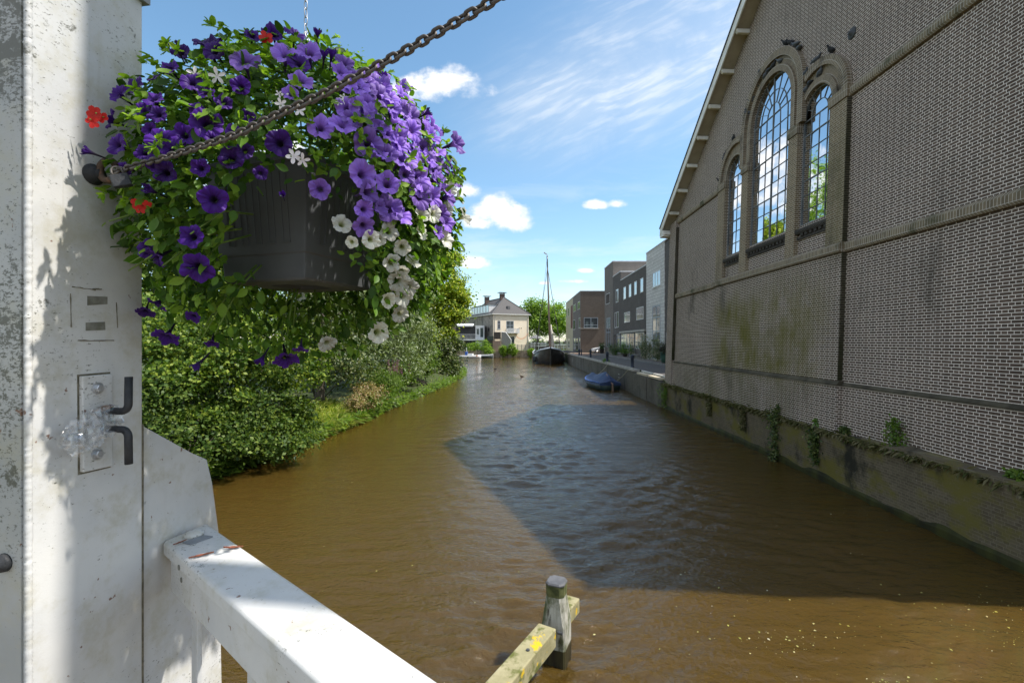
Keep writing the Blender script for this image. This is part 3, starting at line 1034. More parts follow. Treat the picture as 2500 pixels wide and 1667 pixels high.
M_GREYTAG = pm('grey_plate', (0.20, 0.22, 0.24), (0.27, 0.29, 0.31), 12, 0.5)
M_SLOT = pm('slot_grey', (0.15, 0.15, 0.12), (0.24, 0.24, 0.21), 40, 0.8, 0.3)  # darker grey for the thin slot plates and the rivets
M_DIRT = pm('seam_dirt', (0.10, 0.09, 0.06), (0.2, 0.18, 0.13), 60, 0.9, 0.3)

post = thing('bridge_portal_post', 'tall white painted steel drawbridge post with a hook plate and weathered paint', 'post', (-1.1, 1.15, 2.1))
PO = post.location.copy()
mb = MB()
c = [PF(0, 0, 0), PF(0.26, 0, 0), PF(0.26, 0, -0.24), PF(0, 0, -0.24)]
mb.loft([[Vector((p.x, p.y, z)) for p in c] for z in (1.9, 3.0, 4.0, 5.2, 6.75)])
mb.build('column', M_POST, post, off=PO, bevel=0.003)
# side plate: shade of this face put into a darker base, plus algae
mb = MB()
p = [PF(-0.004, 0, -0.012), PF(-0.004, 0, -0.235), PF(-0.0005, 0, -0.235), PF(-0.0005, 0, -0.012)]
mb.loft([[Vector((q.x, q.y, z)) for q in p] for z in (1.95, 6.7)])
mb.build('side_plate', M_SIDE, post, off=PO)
# weld bead on the corner
mb = MB()
pth, rr = [], []
rng = np.random.default_rng(3)
z = 2.3
while z < 6.6:
    pth.append(PF(0.003 + rng.normal() * 0.0003, z, -0.003))
    rr.append(0.0068 + 0.0007 * math.sin(z * 750) + rng.normal() * 0.0004)
    z += 0.0042
mb.tube(pth, rr, 10)
mb.build('weld_bead', M_POST, post, True, off=PO)
mb = MB()
for (a, b_, c_, d_) in ((-0.012, 0.272, -0.252, 0.012),):
    q = [PF(a, 0, d_), PF(b_, 0, d_), PF(b_, 0, c_), PF(a, 0, c_)]
    mb.loft([[Vector((v.x, v.y, z)) for v in q] for z in (4.653, 4.673)])
mb.build('flange', M_GREYTAG, post, off=PO)
# gusset plate that runs on to the railing
gp = [(0.262, 2.0), (0.262, EZ - 0.222), (0.425, EZ - 0.335), (0.483, EZ - 0.37), (0.505, EZ - 0.45), (0.532, EZ - 0.62), (0.56, 2.0)]
mb = MB().prism(gp, lambda a, c, d: PF(a, c, d), -0.016, -0.006)
mb.build('gusset_plate', M_RAIL, post, off=PO, bevel=0.003)
mb = MB().tube([PF(0.2615, 2.2, -0.002), PF(0.2615, 3.0, -0.002), PF(0.2615, EZ - 0.222, -0.002)], 0.0035, 6)
mb.build('seam', M_DIRT, post, off=PO)


def facebox(pxs, d0, d1, name, mat, parent, bevel=0.0):
    """plate on the post face given by photo corner pixels"""
    P0 = [onface(px, py, d0) for px, py in pxs]
    P1 = [p + N_ * (d1 - d0) for p in P0]
    n = len(pxs)
    mb = MB().add(P0 + P1, [(i, (i + 1) % n, (i + 1) % n + n, i + n) for i in range(n)] + [tuple(range(n))[::-1], tuple(range(n, 2 * n))])
    return mb.build(name, mat, parent, off=PO, bevel=bevel)


facebox([(187, 915), (268, 908), (269, 1141), (189, 1160)], -0.001, 0.0006, 'seam', M_DIRT, post)
pl = facebox([(192, 919), (266, 913), (267, 1137), (194, 1153)], 0.0, 0.011, 'hook_plate', M_RAIL, post, 0.002)
mxn = N_.to_track_quat('Z', 'Y').to_matrix()
for (px, py) in ((238, 948), (237, 1108)):
    c = onface(px, py, 0.011)
    MB().lathe([(0.014, 0), (0.014, 0.002), (0.0, 0.002)], c, 20, mxn).lathe([(0.0095, 0.002), (0.0095, 0.009), (0.008, 0.010), (0, 0.010)], c, 6, mxn).build('bolt', M_STEEL, pl, off=PO)
for (px, py, up) in ((252, 1003, 1), (252, 1047, -1)):
    c = onface(px, py, 0.011)
    pth = [c - N_ * 0.005, c + N_ * 0.052]
    for k in range(1, 7):
        a = k / 6 * math.pi / 2
        pth.append(c + N_ * (0.052 + 0.018 * math.sin(a)) + Vector((0, 0, up * 0.018 * (1 - math.cos(a)))))
    pth.append(c + N_ * 0.071 + Vector((0, 0, up * 0.083)))
    MB().tube(pth, 0.0085, 12).build('hook', M_HOOK, pl, True, off=PO)
# remains of an old name plate: two slots and a broken outline
for q in ([(212, 723), (261, 725), (261, 743), (212, 746)], [(208, 788), (255, 786), (256, 806), (208, 808)]):
    facebox(q, -0.001, 0.0008, 'slot', M_SLOT, post)
out = MB()
for (a, b_) in (((176, 700), (233, 708)), ((172, 716), (174, 800)), ((284, 738), (287, 800)), ((190, 832), (278, 832)), ((225, 706), (248, 707))):
    p, q = onface(*a, 0.0004), onface(*b_, 0.0004)
    out.tube([p.lerp(q, k / 6) + Vector((0, 0, rnd.uniform(-.001, .001))) for k in range(7)], [rnd.uniform(0.0007, 0.002) for _ in range(7)], 5)
out.build('old_plate_outline', M_DIRT, post, off=PO)
# eye bolt
ec = onface(226, 427, 0.0)
MB().lathe([(0.024, -0.001), (0.025, 0.004), (0.019, 0.006), (0.0175, 0.02), (0.0, 0.02)], ec, 20, mxn).build('eye_bolt', M_HOOK, post, True, off=PO)
eb = post.children[-1]
rc = ec + N_ * 0.043 + Vector((0, 0, 0.008))
mb = MB().tube([rc + (N_ * math.cos(a) * 0.0225 + Vector((0, 0, 1)) * math.sin(a) * 0.0245) for a in [2 * math.pi * k / 28 for k in range(28)]], 0.0078, 12, closed=True, up=tuple(E_))
mb.build('eye_ring', M_RUST, eb, True, off=PO)
MB().tube([ec, ec + N_ * 0.026], 0.012, 12).build('shank', M_HOOK, eb, True, off=PO)
# black bolt at the left side face and overhead beam that throws the stripe of shade
pb = PF(-0.004, EZ - 0.47, -0.053)
MB().lathe([(0.02, 0), (0.018, 0.01), (0, 0.012)], pb, 16, (-E_).to_track_quat('Z', 'Y').to_matrix()).build('side_bolt', M_HOOK, post, True, off=PO)
bd = Vector((1, -0.137, 0)).normalized()
b0 = Vector((-1.05, 1.26, 6.62))
mb = MB().box(b0 + bd * 2.3, (4.6, 0.165, 0.30), math.atan2(bd.y, bd.x))
mb.build('overhead_beam', M_RAIL, post, off=PO)

# crumpled plastic film tucked behind the hooks
m, t, b = newmat('plastic_film')
b.inputs['Base Color'].default_value = (0.85, 0.88, 0.9, 1)
b.inputs['Roughness'].default_value = 0.12
tr = nod(t, 'ShaderNodeBsdfTransparent', {'Color': (0.96, 0.97, 0.98)})
gl = nod(t, 'ShaderNodeBsdfGlossy', {'Color': (1, 1, 1), 'Roughness': 0.12})
fr = nod(t, 'ShaderNodeLayerWeight', {'Blend': 0.45})
k1 = nod(t, 'ShaderNodeMixShader', {0: mth(t, 'ADD', mth(t, 'MULTIPLY', fr.outputs[1], 0.45), 0.06), 1: tr.outputs[0], 2: gl.outputs[0]})
k2 = nod(t, 'ShaderNodeMixShader', {0: 0.05, 1: k1.outputs[0], 2: b.outputs[0]})
t.links.new(k2.outputs[0], t.nodes['Material Output'].inputs[0])
rng = np.random.default_rng(11)
pc = onface(218, 1046, 0.02)
film = MB()
for lay in range(3):
    nu, nv = 16, 13
    vs = []
    for i in range(nu):
        for j in range(nv):
            u, v = i / (nu - 1) * 2 - 1, j / (nv - 1) * 2 - 1
            k = 1 - 0.25 * v * v
            s_ = u * 0.062 * k * (1 + 0.1 * rng.normal()) - 0.006
            z_ = v * 0.045 * (1 - 0.3 * u * u) + 0.018 * u + rng.normal() * 0.004
            vs.append(pc + E_ * s_ + Vector((0, 0, z_)) + N_ * (0.004 + lay * 0.006 + abs(rng.normal()) * 0.009))
    film.add(vs, [(i * nv + j, (i + 1) * nv + j, (i + 1) * nv + j + 1, i * nv + j + 1) for i in range(nu - 1) for j in range(nv - 1)])
fo = film.build('plastic_wrap', m, off=pc)
fo.location = pc
tag(fo, 'crumpled clear plastic film stuck behind the black hooks on the white post', 'plastic wrap')
M_DRY = pm('dry_leaf', (0.20, 0.06, 0.035), (0.30, 0.13, 0.07), 60, 0.7)
M_DRYP = pm('pale_dry_leaf', (0.42, 0.24, 0.16), (0.55, 0.36, 0.26), 60, 0.7)


def dryleaf(loc, ex, ey, L, w, mat, label, curl=0.25):
    mb = MB()
    ex, ey = Vector(ex).normalized(), Vector(ey).normalized()
    n_ = ex.cross(ey).normalized()
    if n_.z < -0.2:
        n_ = -n_
    rows = []
    for i in range(9):
        t = i / 8
        ww = w * math.sin(math.pi * min(1, t * 1.02)) * (0.8 + 0.25 * math.sin(i * 2.3))
        for s_ in (-1, 0, 1):
            rows.append(ex * (t - 0.5) * L + ey * ww * s_ + n_ * (0.002 + curl * L * ((t - 0.5) ** 2) * 0.8 + abs(s_) * w * 0.5))
    fs = []
    for i in range(8):
        for s_ in (0, 1):
            a = i * 3 + s_
            fs.append((a, a + 1, a + 4, a + 3))
    mb.add(rows, fs)
    ob = mb.build('dry_leaf', mat)
    ob.location = loc
    tag(ob, label, 'leaf')
    return ob


dryleaf(onface(252, 996, 0.026), E_ + Vector((0, 0, 0.15)), Vector((0, 0, 1)), 0.05, 0.008, M_DRYP, 'pale brown dry leaf lying on the plastic film at the upper hook')

# railing
RZ = EZ - 0.56
rd = Vector((0.776, -0.631, 0)).normalized()
rp = Vector((0.631, 0.776, 0)).normalized()
i0 = Vector((-1.0, 1.32, 0))
o0 = Vector((-0.968, 1.457, 0))
wid = (o0 - i0).dot(rp)
rail = thing('bridge_railing', 'white steel bridge railing with a flat top running down to the lower edge', 'railing', (-0.6, 1.05, 2.1))
RO = rail.location.copy()


def RP(t_, w_, z):
    v = i0 + rd * t_ + rp * w_
    return Vector((v.x, v.y, z))


mb = MB()
prof = [(0.0, -0.036), (0.0, -0.007), (0.004, -0.002), (0.010, 0.0), (wid - 0.010, 0.0), (wid - 0.004, -0.002), (wid, -0.007), (wid, -0.036)]
rings = []
for (ta, tb) in ((0.0, None), (3.4, 3.4)):
    rr = []
    for (w_, z) in prof:
        t0 = ta if tb is not None else -0.058 * (w_ / wid) - 0.0
        rr.append(RP(t0, w_, RZ + z))
    rings.append(rr)
mb.loft(rings)
top = mb.build('top_rail', M_RAIL, rail, off=RO, bevel=0.002)
mb = MB()
mb.loft([[RP(0.02, w_, RZ + z) for (w_, z) in ((0.012, -0.037), (0.024, -0.037), (0.024, -0.135), (0.012, -0.135))], [RP(3.4, w_, RZ + z) for (w_, z) in ((0.012, -0.037), (0.024, -0.037), (0.024, -0.135), (0.012, -0.135))]])
mb.build('side_rail', M_RAIL, rail, off=RO, bevel=0.002)
for k in range(9):
    t0 = 0.165 + 0.36 * k
    mb = MB()
    mb.loft([[RP(t0 + a, w_, z) for (a, w_) in ((-0.022, 0.026), (0.022, 0.026), (0.022, 0.038), (-0.022, 0.038))] for z in (2.05, RZ - 0.04)])
    mb.build('baluster', M_RAIL, rail, off=RO, bevel=0.002)
mb = MB()
for z in (2.25,):
    mb.loft([[RP(t0, w_, z + dz) for (w_, dz) in ((0.02, 0), (0.045, 0), (0.045, 0.06), (0.02, 0.06))] for t0 in (0.0, 3.4)])
mb.build('bottom_rail', M_RAIL, rail, off=RO)
mb = MB()
p = [RP(a, w_, RZ + 0.0005) for (a, w_) in ((0.055, 0.03), (0.045, 0.085), (0.075, 0.098), (0.088, 0.04))]
q = [v + Vector((0, 0, 0.003)) for v in p]
mb.add(p + q, [(0, 1, 5, 4), (1, 2, 6, 5), (2, 3, 7, 6), (3, 0, 4, 7), (4, 5, 6, 7)])
mb.build('grey_tag', M_GREYTAG, rail, off=RO)
mb = MB().lathe([(0.026, 0.0), (0.026, 0.004), (0.022, 0.010), (0.012, 0.014), (0.0, 0.015)], RP(0.018, 0.068, RZ), 20)
mb.build('domed_bolt', M_RAIL, rail, True, off=RO)
mb = MB()
for (a, z) in ((0.14, -0.03), (0.115, -0.075)):
    mb.lathe([(0.007, 0), (0.007, 0.002), (0, 0.0025)], RP(a, 0.012 if z < -0.036 else 0.0, RZ + z), 10, (-rp).to_track_quat('Z', 'Y').to_matrix())
mb.build('rivet', M_SLOT, rail, off=RO)
dryleaf(RP(0.19, 0.035, RZ), rd * 0.2 + rp, rd, 0.055, 0.007, M_DRY, 'dark red dry leaf on the white rail nearer the inner edge', 0.1)
dryleaf(RP(0.205, 0.105, RZ), rp + rd * 0.9, rd - rp, 0.05, 0.008, M_DRY, 'brown twisted dry leaf on the white rail at its water side', 0.3)
dryleaf(RP(0.052, 0.025, RZ), rp - rd * 0.3, rd, 0.036, 0.005, M_DRY, 'small brown dry leaf beside the grey tag on the rail', 0.2)
# bridge deck (below the picture)
M_DECK = pm('deck_plank', (0.16, 0.13, 0.10), (0.24, 0.20, 0.16), 3, 0.9, 0.3, stretch=(1, 6, 1))
mb = MB()
mb.loft([[RP(a, w_, z) for (a, w_) in ((-1.2, 0.04), (9, 0.04), (9, -4.2), (-1.2, -4.2))] for z in (1.8, 2.09)])
dk = mb.build('bridge_deck', M_DECK, off=(0, 0, 2.1))
dk.location = (0, 0, 2.1)
tag(dk, 'plank deck of the white drawbridge behind the railing', 'bridge deck')

# ------------------------------------------------------------------ rusty chain with padlock
pxs = [(262, 427), (285, 419), (340, 403), (404, 385), (506, 353), (583, 327), (651, 293), (714, 264), (778, 236), (846, 200), (918, 164), (991, 125), (1067, 81), (1148, 36), (1195, 8), (1260, -32), (1340, -84)]


def chain_pt(px, py):
    u = (px - CX) / F
    k = (u * 1.08 + 0.965) / (0.8 + 0.33 * u)
    return at(px, py, 1.08 - 0.33 * k)


pts = [chain_pt(*p) for p in pxs]
pts[0] = rc + N_ * 0.018 + Vector((0, -0.002, -0.01))


def resample(pts, step):
    out, acc = [pts[0]], 0.0
    for a, b_ in zip(pts[:-1], pts[1:]):
        L = (b_ - a).length
        d = step - acc
        while d <= L:
            out.append(a.lerp(b_, d / L))
            d += step
        acc = L - (d - step)
    return out


def linkmesh(name, L, wd, r, mat, seg=8, n=10):
    path = []
    R_ = wd / 2 - r
    hl = L / 2 - wd / 2
    for i in range(n):
        a = -math.pi / 2 + math.pi * i / (n - 1)
        path.append((hl + R_ * math.cos(a), R_ * math.sin(a), 0))
    for i in range(n):
        a = math.pi / 2 + math.pi * i / (n - 1)
        path.append((-hl + R_ * math.cos(a), R_ * math.sin(a), 0))
    mb = MB().tube(path, r, seg, closed=True, up=(0, 0, 1))
    ob = mb.build(name, mat, None, True)
    return ob


ch = thing('chain', 'rusty iron chain stretched from the post eye across the flower basket', 'chain', pts[0])
lk = linkmesh('link', 0.0250, 0.0172, 0.00285, M_CHAIN)
cp = resample(pts, 0.0148)
for i in range(len(cp) - 1):
    o = lk if i == 0 else lk.copy()
    if i:
        COL.objects.link(o)
    o.parent = ch
    mid = (cp[i] + cp[i + 1]) / 2
    xd = (cp[min(i + 2, len(cp) - 1)] - cp[max(0, i - 1)]).normalized()
    zd = Vector((0, -0.4, 1))
    zd = (zd - xd * zd.dot(xd)).normalized()
    yd = zd.cross(xd)
    M = Matrix((xd, yd, zd)).transposed()
    tw = R(50 + rnd.uniform(-7, 7)) + (math.pi / 2 if i % 2 else 0)
    M = M @ Matrix.Rotation(tw, 3, 'X')
    o.matrix_local = Matrix.Translation(mid - pts[0]) @ M.to_4x4()

lc = chain_pt(307, 447) + Vector((0, -0.012, 0))
pd = thing('padlock', 'small dark padlock hanging on the chain beside the post eye', 'padlock', lc)
tilt = Matrix.Rotation(R(14), 3, 'Y') @ Matrix.Rotation(R(-35), 3, 'Z') @ Matrix.Rotation(R(0), 3, 'X')
tilt = Matrix.Rotation(R(-24), 3, 'Y') @ Matrix.Rotation(R(30), 3, 'Z')
MB().box((0, 0, 0), (0.034, 0.013, 0.028), m=tilt).build('body', M_HOOK, pd, bevel=0.002)
sh = [Vector((-0.010, 0, 0.013))] + [Vector((0.010 * math.cos(a), 0, 0.022 + 0.012 * math.sin(a))) for a in [math.pi - math.pi * k / 8 for k in range(9)]] + [Vector((0.010, 0, 0.013))]
MB().tube([tilt @ p for p in sh], 0.0022, 8).build('shackle', M_CHAIN, pd, True)

# ================================================================== HANGING FLOWER BASKET
BC = Vector((-0.66, 1.45, 4.16))
BR_ = Vector((0.455, 0.455, 0.455))
PC = Vector((-0.683, 1.475, 3.92))
basket = thing('hanging_flower_basket', 'dark plastic hanging pot overflowing with purple, violet and white petunias', 'flower basket', PC)
M_POT = pm('dark_plastic', (0.085, 0.091, 0.097), (0.105, 0.112, 0.119), 8, 0.5, 0.12, spec=0.4, bscale=300, bdist=0.0006)
e1 = Vector((0.275, -0.09, 0)).normalized()
e2 = Vector((0.09, 0.275, 0)).normalized()


def sq(h, z, rad=0.009, n=2):
    out = []
    for (sx, sy, a0) in ((1, 1, 0), (-1, 1, 90), (-1, -1, 180), (1, -1, 270)):
        for k in range(n + 1):
            a = R(a0 + 90 * k / n)
            q = e1 * (sx * (h - rad) + rad * math.cos(a)) + e2 * (sy * (h - rad) + rad * math.sin(a))
            out.append(Vector((q.x, q.y, z)))
    return out


H0, H1, HT = 0.148, 0.180, 0.335
mb = MB()
mb.loft([sq(0.03, 0.012, 0.01), sq(0.065, 0.012, 0.03), sq(0.07, 0.0, 0.03), sq(0.143, 0.0), sq(0.148, 0.006), sq(0.1525, 0.072), sq(0.1575, 0.076), sq(H1, HT - 0.02), sq(H1 + 0.012, HT - 0.018), sq(H1 + 0.012, HT), sq(H1 - 0.006, HT), sq(H1 - 0.012, HT - 0.05)], cap=True)
pot = mb.build('pot', M_POT, basket, True)
pot.modifiers.new('e', 'EDGE_SPLIT').split_angle = R(35)
mb = MB()
for d_, n_ in ((e1, e2), (e2, e1), (e1, -e2), (e2, -e1)):
    for k in range(5):
        s0 = (-0.098 + 0.049 * k)
        def gp_(s_, z, o):
            h = 0.1575 + (H1 - 0.1575) * (z - 0.076) / (HT - 0.096)
            return d_ * s_ + n_ * (h + o) + Vector((0, 0, z))
        for (sa, sb) in ((-0.0125, -0.009), (0.009, 0.0125)):
            mb.loft([[gp_(s0 + sa, z, -0.002), gp_(s0 + sb, z, -0.002), gp_(s0 + sb, z, 0.0028), gp_(s0 + sa, z, 0.0028)] for z in (0.105, 0.30)])
        mb.loft([[gp_(s0 - 0.0125, z, -0.002), gp_(s0 + 0.0125, z, -0.002), gp_(s0 + 0.0125, z, 0.0027), gp_(s0 - 0.0125, z, 0.0027)] for z in (0.101, 0.105)])
mb.build('rib', M_POT, pot)
M_SOILP = pm('potting_soil', (0.02, 0.015, 0.01), (0.04, 0.03, 0.02), 20, 0.95, 0.5)
MB().loft([sq(0.165, HT - 0.05), sq(0.165, HT - 0.03)]).build('soil', M_SOILP, pot)

# hanger: chain from above dividing into three strands
M_ZINC = pm('zinc_chain', (0.40, 0.42, 0.45), (0.55, 0.57, 0.6), 40, 0.4, metal=0.7)
top = Vector((-0.66, 1.45, 4.70)) - PC
hang = MB()


def addlinks(mb, a, b_, L=0.03, wd=0.011, r=0.0015):
    n = max(2, int((b_ - a).length / (L - 4 * r)))
    d_ = (b_ - a).normalized()
    s1 = d_.cross(Vector((0.3, 1, 0.1))).normalized()
    s2 = d_.cross(s1)
    for i in range(n):
        c_ = a.lerp(b_, (i + 0.5) / n)
        y_ = s1 if i % 2 else s2
        pth = []
        for k in range(12):
            an = 2 * math.pi * k / 12
            pth.append(c_ + d_ * (math.cos(an) * L / 2) + y_ * (math.sin(an) * (wd / 2)))
        mb.tube(pth, r, 5, closed=True)


addlinks(hang, Vector((top.x, top.y, top.z + 0.9)), top)
for k in range(3):
    a = R(90 + 120 * k)
    addlinks(hang, top, Vector((0.18 * math.cos(a), 0.18 * math.sin(a), HT - 0.01)), 0.024, 0.010, 0.0013)
hang.build('hanger_chain', M_ZINC, basket, True)
hk = [Vector((top.x - 0.03 + 0.018 * math.cos(a), top.y, top.z + 0.115 + 0.018 * math.sin(a))) for a in [math.pi * 1.3 - k * 0.35 for k in range(14)]]

M_PLEAF = leafmat('petunia_leaf', [(0.028, 0.072, 0.010), (0.055, 0.125, 0.014), (0.11, 0.215, 0.022), (0.22, 0.35, 0.045)], 0.36, 0.5, 0.3)
rng = np.random.default_rng(21)
NL = 16500
d = rng.normal(size=(NL, 3))
d /= np.linalg.norm(d, axis=1, keepdims=True)
rho = 0.66 + 0.36 * rng.random((NL, 1)) ** 0.7
lump = np.sin(d[:, 0:1] * 7 + 1) * np.sin(d[:, 1:2] * 6 + 2) * np.sin(d[:, 2:3] * 8)
rho *= 1 + 0.10 * lump
VW = np.array([-0.66, 1.45, 0.0]) / math.hypot(0.66, 1.45)
SQ = np.eye(3) - 0.07 * np.outer(VW, VW)          # a little shallower than wide
P = np.array(BC) + (d * rho * np.array(BR_)) @ SQ
rel = P - np.array(BC)
fwd = rel[:, 0] * 0.25 - rel[:, 1] * 0.97
lat = rel[:, 0] * 0.97 + rel[:, 1] * 0.25
inside = (np.abs((P - np.array(PC))[:, :2] @ np.array([e1.x, e1.y])) < 0.19) & (np.abs((P - np.array(PC))[:, :2] @ np.array([e2.x, e2.y])) < 0.19) & (P[:, 2] > 3.91) & (P[:, 2] < 4.26)
edge_n = 0.02 * np.sin(P[:, 2] * 40) + 0.02 * rng.normal(size=NL)


def gapmask(P):
    rel = P - np.array(BC)
    fwd = rel[:, 0] * 0.25 - rel[:, 1] * 0.97
    lat = rel[:, 0] * 0.97 + rel[:, 1] * 0.25
    zl = 4.215 + 0.10 * np.clip((lat - 0.02) / 0.1, -1.2, 0.6) * np.where(lat < 0.02, 1.0, -0.75)
    return (fwd > 0.02) & (lat > -0.135) & (lat < 0.20) & (rel[:, 2] < zl - BC.z)


gap = gapmask(P + np.stack([edge_n, edge_n * 0, edge_n], 1))
thin = (rel[:, 2] < -0.30) & (rng.random(NL) < 0.45)
inpost = ((P - np.array(A0)) @ np.array(N_) < 0.012) & (P[:, 1] < 1.36)
keep = ~(gap | inside | thin | inpost)
P, d = P[keep], d[keep]
nr = d * 0.7 + np.array([0.12, -0.1, 0.55]) + rng.normal(size=d.shape) * 0.5
sz = 0.016 + 0.026 * rng.random(len(P)) ** 1.6
V, Fc = leaves(P, sz, nr, rng, LEAF8, 0.25, tdir=d * 0.7)
quadmesh('foliage', V, Fc, 3, M_PLEAF, basket, PC)
# bright young shoots all over the sunny side
NR = 300
d2 = rng.normal(size=(NR, 3))
d2[:, 2] = np.abs(d2[:, 2]) * 1.1 - 0.25
d2 /= np.linalg.norm(d2, axis=1, keepdims=True)
p2_ = np.array(BC) + (d2 * (0.97 + 0.12 * rng.random((NR, 1))) * np.array(BR_)) @ SQ
kp_ = ~gapmask(p2_) & ((p2_ - np.array(A0)) @ np.array(N_) > 0.04)
p2_, d2 = p2_[kp_], d2[kp_]
k7 = 7
Pp = np.repeat(p2_, k7, 0)
Dd = np.repeat(d2, k7, 0)
tdv = Dd * 0.7 + rng.normal(size=Dd.shape) * 0.75
V, Fc = leaves(Pp, 0.011 + 0.016 * rng.random(len(Pp)), Dd * 0.5 + rng.normal(size=Dd.shape) * 0.5 + np.array([0, 0, 0.4]), rng, LEAF8, 0.0, tdir=tdv)
M_YOUNG = leafmat('young_shoot', [(0.09, 0.19, 0.016), (0.16, 0.28, 0.025), (0.28, 0.42, 0.05)], 0.4, 0.5, 0.25)
quadmesh('young_shoots', V, Fc, 3, M_YOUNG, basket, PC)
# stems
M_STEM = pm('green_stem', (0.10, 0.17, 0.03), (0.17, 0.26, 0.05), 20, 0.6)
mb = MB()
for i in range(110):
    dd = rng.normal(size=3)
    dd /= np.linalg.norm(dd)
    dd = Vector(dd)
    p0 = BC + Vector((dd.x, dd.y, dd.z)) * 0.25
    p2 = BC + Vector(tuple(np.array(dd) @ SQ)) * (0.455 * (0.98 + 0.12 * rng.random())) + Vector((0, 0, -0.02))
    if gapmask(np.array([p2]))[0] or gapmask(np.array([p0.lerp(p2, 0.7)]))[0] or (p2 - A0).dot(N_) < 0.02:
        continue
    mb.tube([p0, p0.lerp(p2, 0.5) + Vector((0, 0, 0.03)), p2], [0.003, 0.0024, 0.0015], 5)
mb.build('stem', M_STEM, basket, True, off=PC)


def petal_mat(name, rim, mid, throat, sheen=0.0, trans=0.3, vein=0.5):
    m, t, b = newmat(name)
    oc = ocoord(t)
    x, y, z = sepx(t, oc)
    r_ = mth(t, 'SQRT', mth(t, 'ADD', mth(t, 'MULTIPLY', x, x), mth(t, 'MULTIPLY', y, y)))
    an = mth(t, 'ARCTAN2', y, x)
    col = mix(t, sstep(t, r_, 0.12, 0.40), throat, mid)
    col = mix(t, sstep(t, r_, 0.45, 1.0), col, rim)
    vn = mth(t, 'ABSOLUTE', mth(t, 'SINE', mth(t, 'MULTIPLY', an, 12.5)))
    vf = mth(t, 'MULTIPLY', sstep(t, vn, 0.16, 0.0), vein)
    col = mix(t, vf, col, tuple(k * 0.45 for k in mid))
    oi = nod(t, 'ShaderNodeObjectInfo')
    g = sstep(t, oi.outputs['Random'], 0.0, 1.0, 0.6, 1.2)
    col = mix(t, 1.0, col, comb(t, g, g, g), 'MULTIPLY')
    t.links.new(col, b.inputs['Base Color'])
    b.inputs['Roughness'].default_value = 0.5
    b.inputs['Specular IOR Level'].default_value = 0.25
    b.inputs['Sheen Weight'].default_value = sheen
    tr = nod(t, 'ShaderNodeBsdfTranslucent', {'Color': col})
    ms = nod(t, 'ShaderNodeMixShader', {0: trans, 1: b.outputs[0], 2: tr.outputs[0]})
    t.links.new(ms.outputs[0], t.nodes['Material Output'].inputs[0])
    return m


M_PV = petal_mat('violet_petal', (0.38, 0.215, 0.80), (0.29, 0.14, 0.68), (0.10, 0.04, 0.20), 0.2)
M_PD = petal_mat('deep_purple_petal', (0.085, 0.012, 0.30), (0.055, 0.009, 0.20), (0.010, 0.003, 0.025), 0.1, 0.3)
M_PW = petal_mat('white_petal', (0.78, 0.78, 0.72), (0.72, 0.72, 0.62), (0.38, 0.42, 0.16), 0.0, 0.35, 0.12)
M_PR = pm('red_petal', (0.42, 0.008, 0.006), (0.55, 0.018, 0.01), 10, 0.5)
M_PGW = pm('white_geranium_petal', (0.78, 0.75, 0.74), (0.72, 0.66, 0.68), 10, 0.5)


def petunia_mesh(seed, mat, open_=1.0):
    """unit flower, opening along +Z, rim radius about 1"""
    rg = np.random.default_rng(seed)
    seg = 60
    prof = [(0.07, -1.35), (0.09, -1.0), (0.13, -0.6), (0.20, -0.32), (0.34, -0.10), (0.56, 0.02), (0.80, 0.06), (1.0, 0.02)]
    ph = rg.random(6) * 6.28
    mb = MB()
    vs, fs = [], []
    tilt_ = rg.normal(size=5) * 0.10
    for i, (r, z) in enumerate(prof):
        w = (i / (len(prof) - 1)) ** 2
        for k in range(seg):
            a = 2 * math.pi * k / seg
            lobe = abs(math.cos(2.5 * a + ph[0]))
            rr = r * (1 - w * 0.20 * (1 - lobe ** 0.6)) * (1 + w * 0.04 * math.sin(3 * a + ph[1]))
            rr *= 1 - (1 - open_) * w * 0.5
            zz = z + w * (0.07 * math.sin(10 * a + ph[2]) + 0.10 * math.sin(4 * a + ph[3]) + 0.12 * (lobe - 0.6) + 0.05 * math.sin(17 * a + ph[4]))
            zz += w * (1 - open_) * 0.5
            vs.append((rr * math.cos(a), rr * math.sin(a), zz))
    for i in range(len(prof) - 1):
        for k in range(seg):
            l = (k + 1) % seg
            fs.append((i * seg + k, i * seg + l, (i + 1) * seg + l, (i + 1) * seg + k))
    mb.add(vs, fs)
    ob = mb.build('petunia', mat, None, True)
    me = ob.data
    bpy.data.objects.remove(ob)
    return me


def geranium_mesh(seed, mat, n=5, narrow=0.35):
    rg = np.random.default_rng(seed)
    mb = MB()
    for k in range(n):
        a = 2 * math.pi * k / n + rg.normal() * 0.12
        ex = Vector((math.cos(a), math.sin(a), 0.25))
        ey = Vector((-math.sin(a), math.cos(a), 0))
        rows = []
        for i in range(6):
            t = i / 5
            w = narrow * math.sin(math.pi * (0.08 + 0.82 * t) ** 1.3) + 0.02
            for s_ in (-1, 0, 1):
                rows.append(ex * t + ey * w * s_ + Vector((0, 0, -0.15 * t * t + 0.06 * abs(s_))))
        mb.add(rows, [(i * 3 + s_, i * 3 + s_ + 1, i * 3 + s_ + 4, i * 3 + s_ + 3) for i in range(5) for s_ in (0, 1)])
    ob = mb.build('geranium', mat, None, True)
    me = ob.data
    bpy.data.objects.remove(ob)
    return me


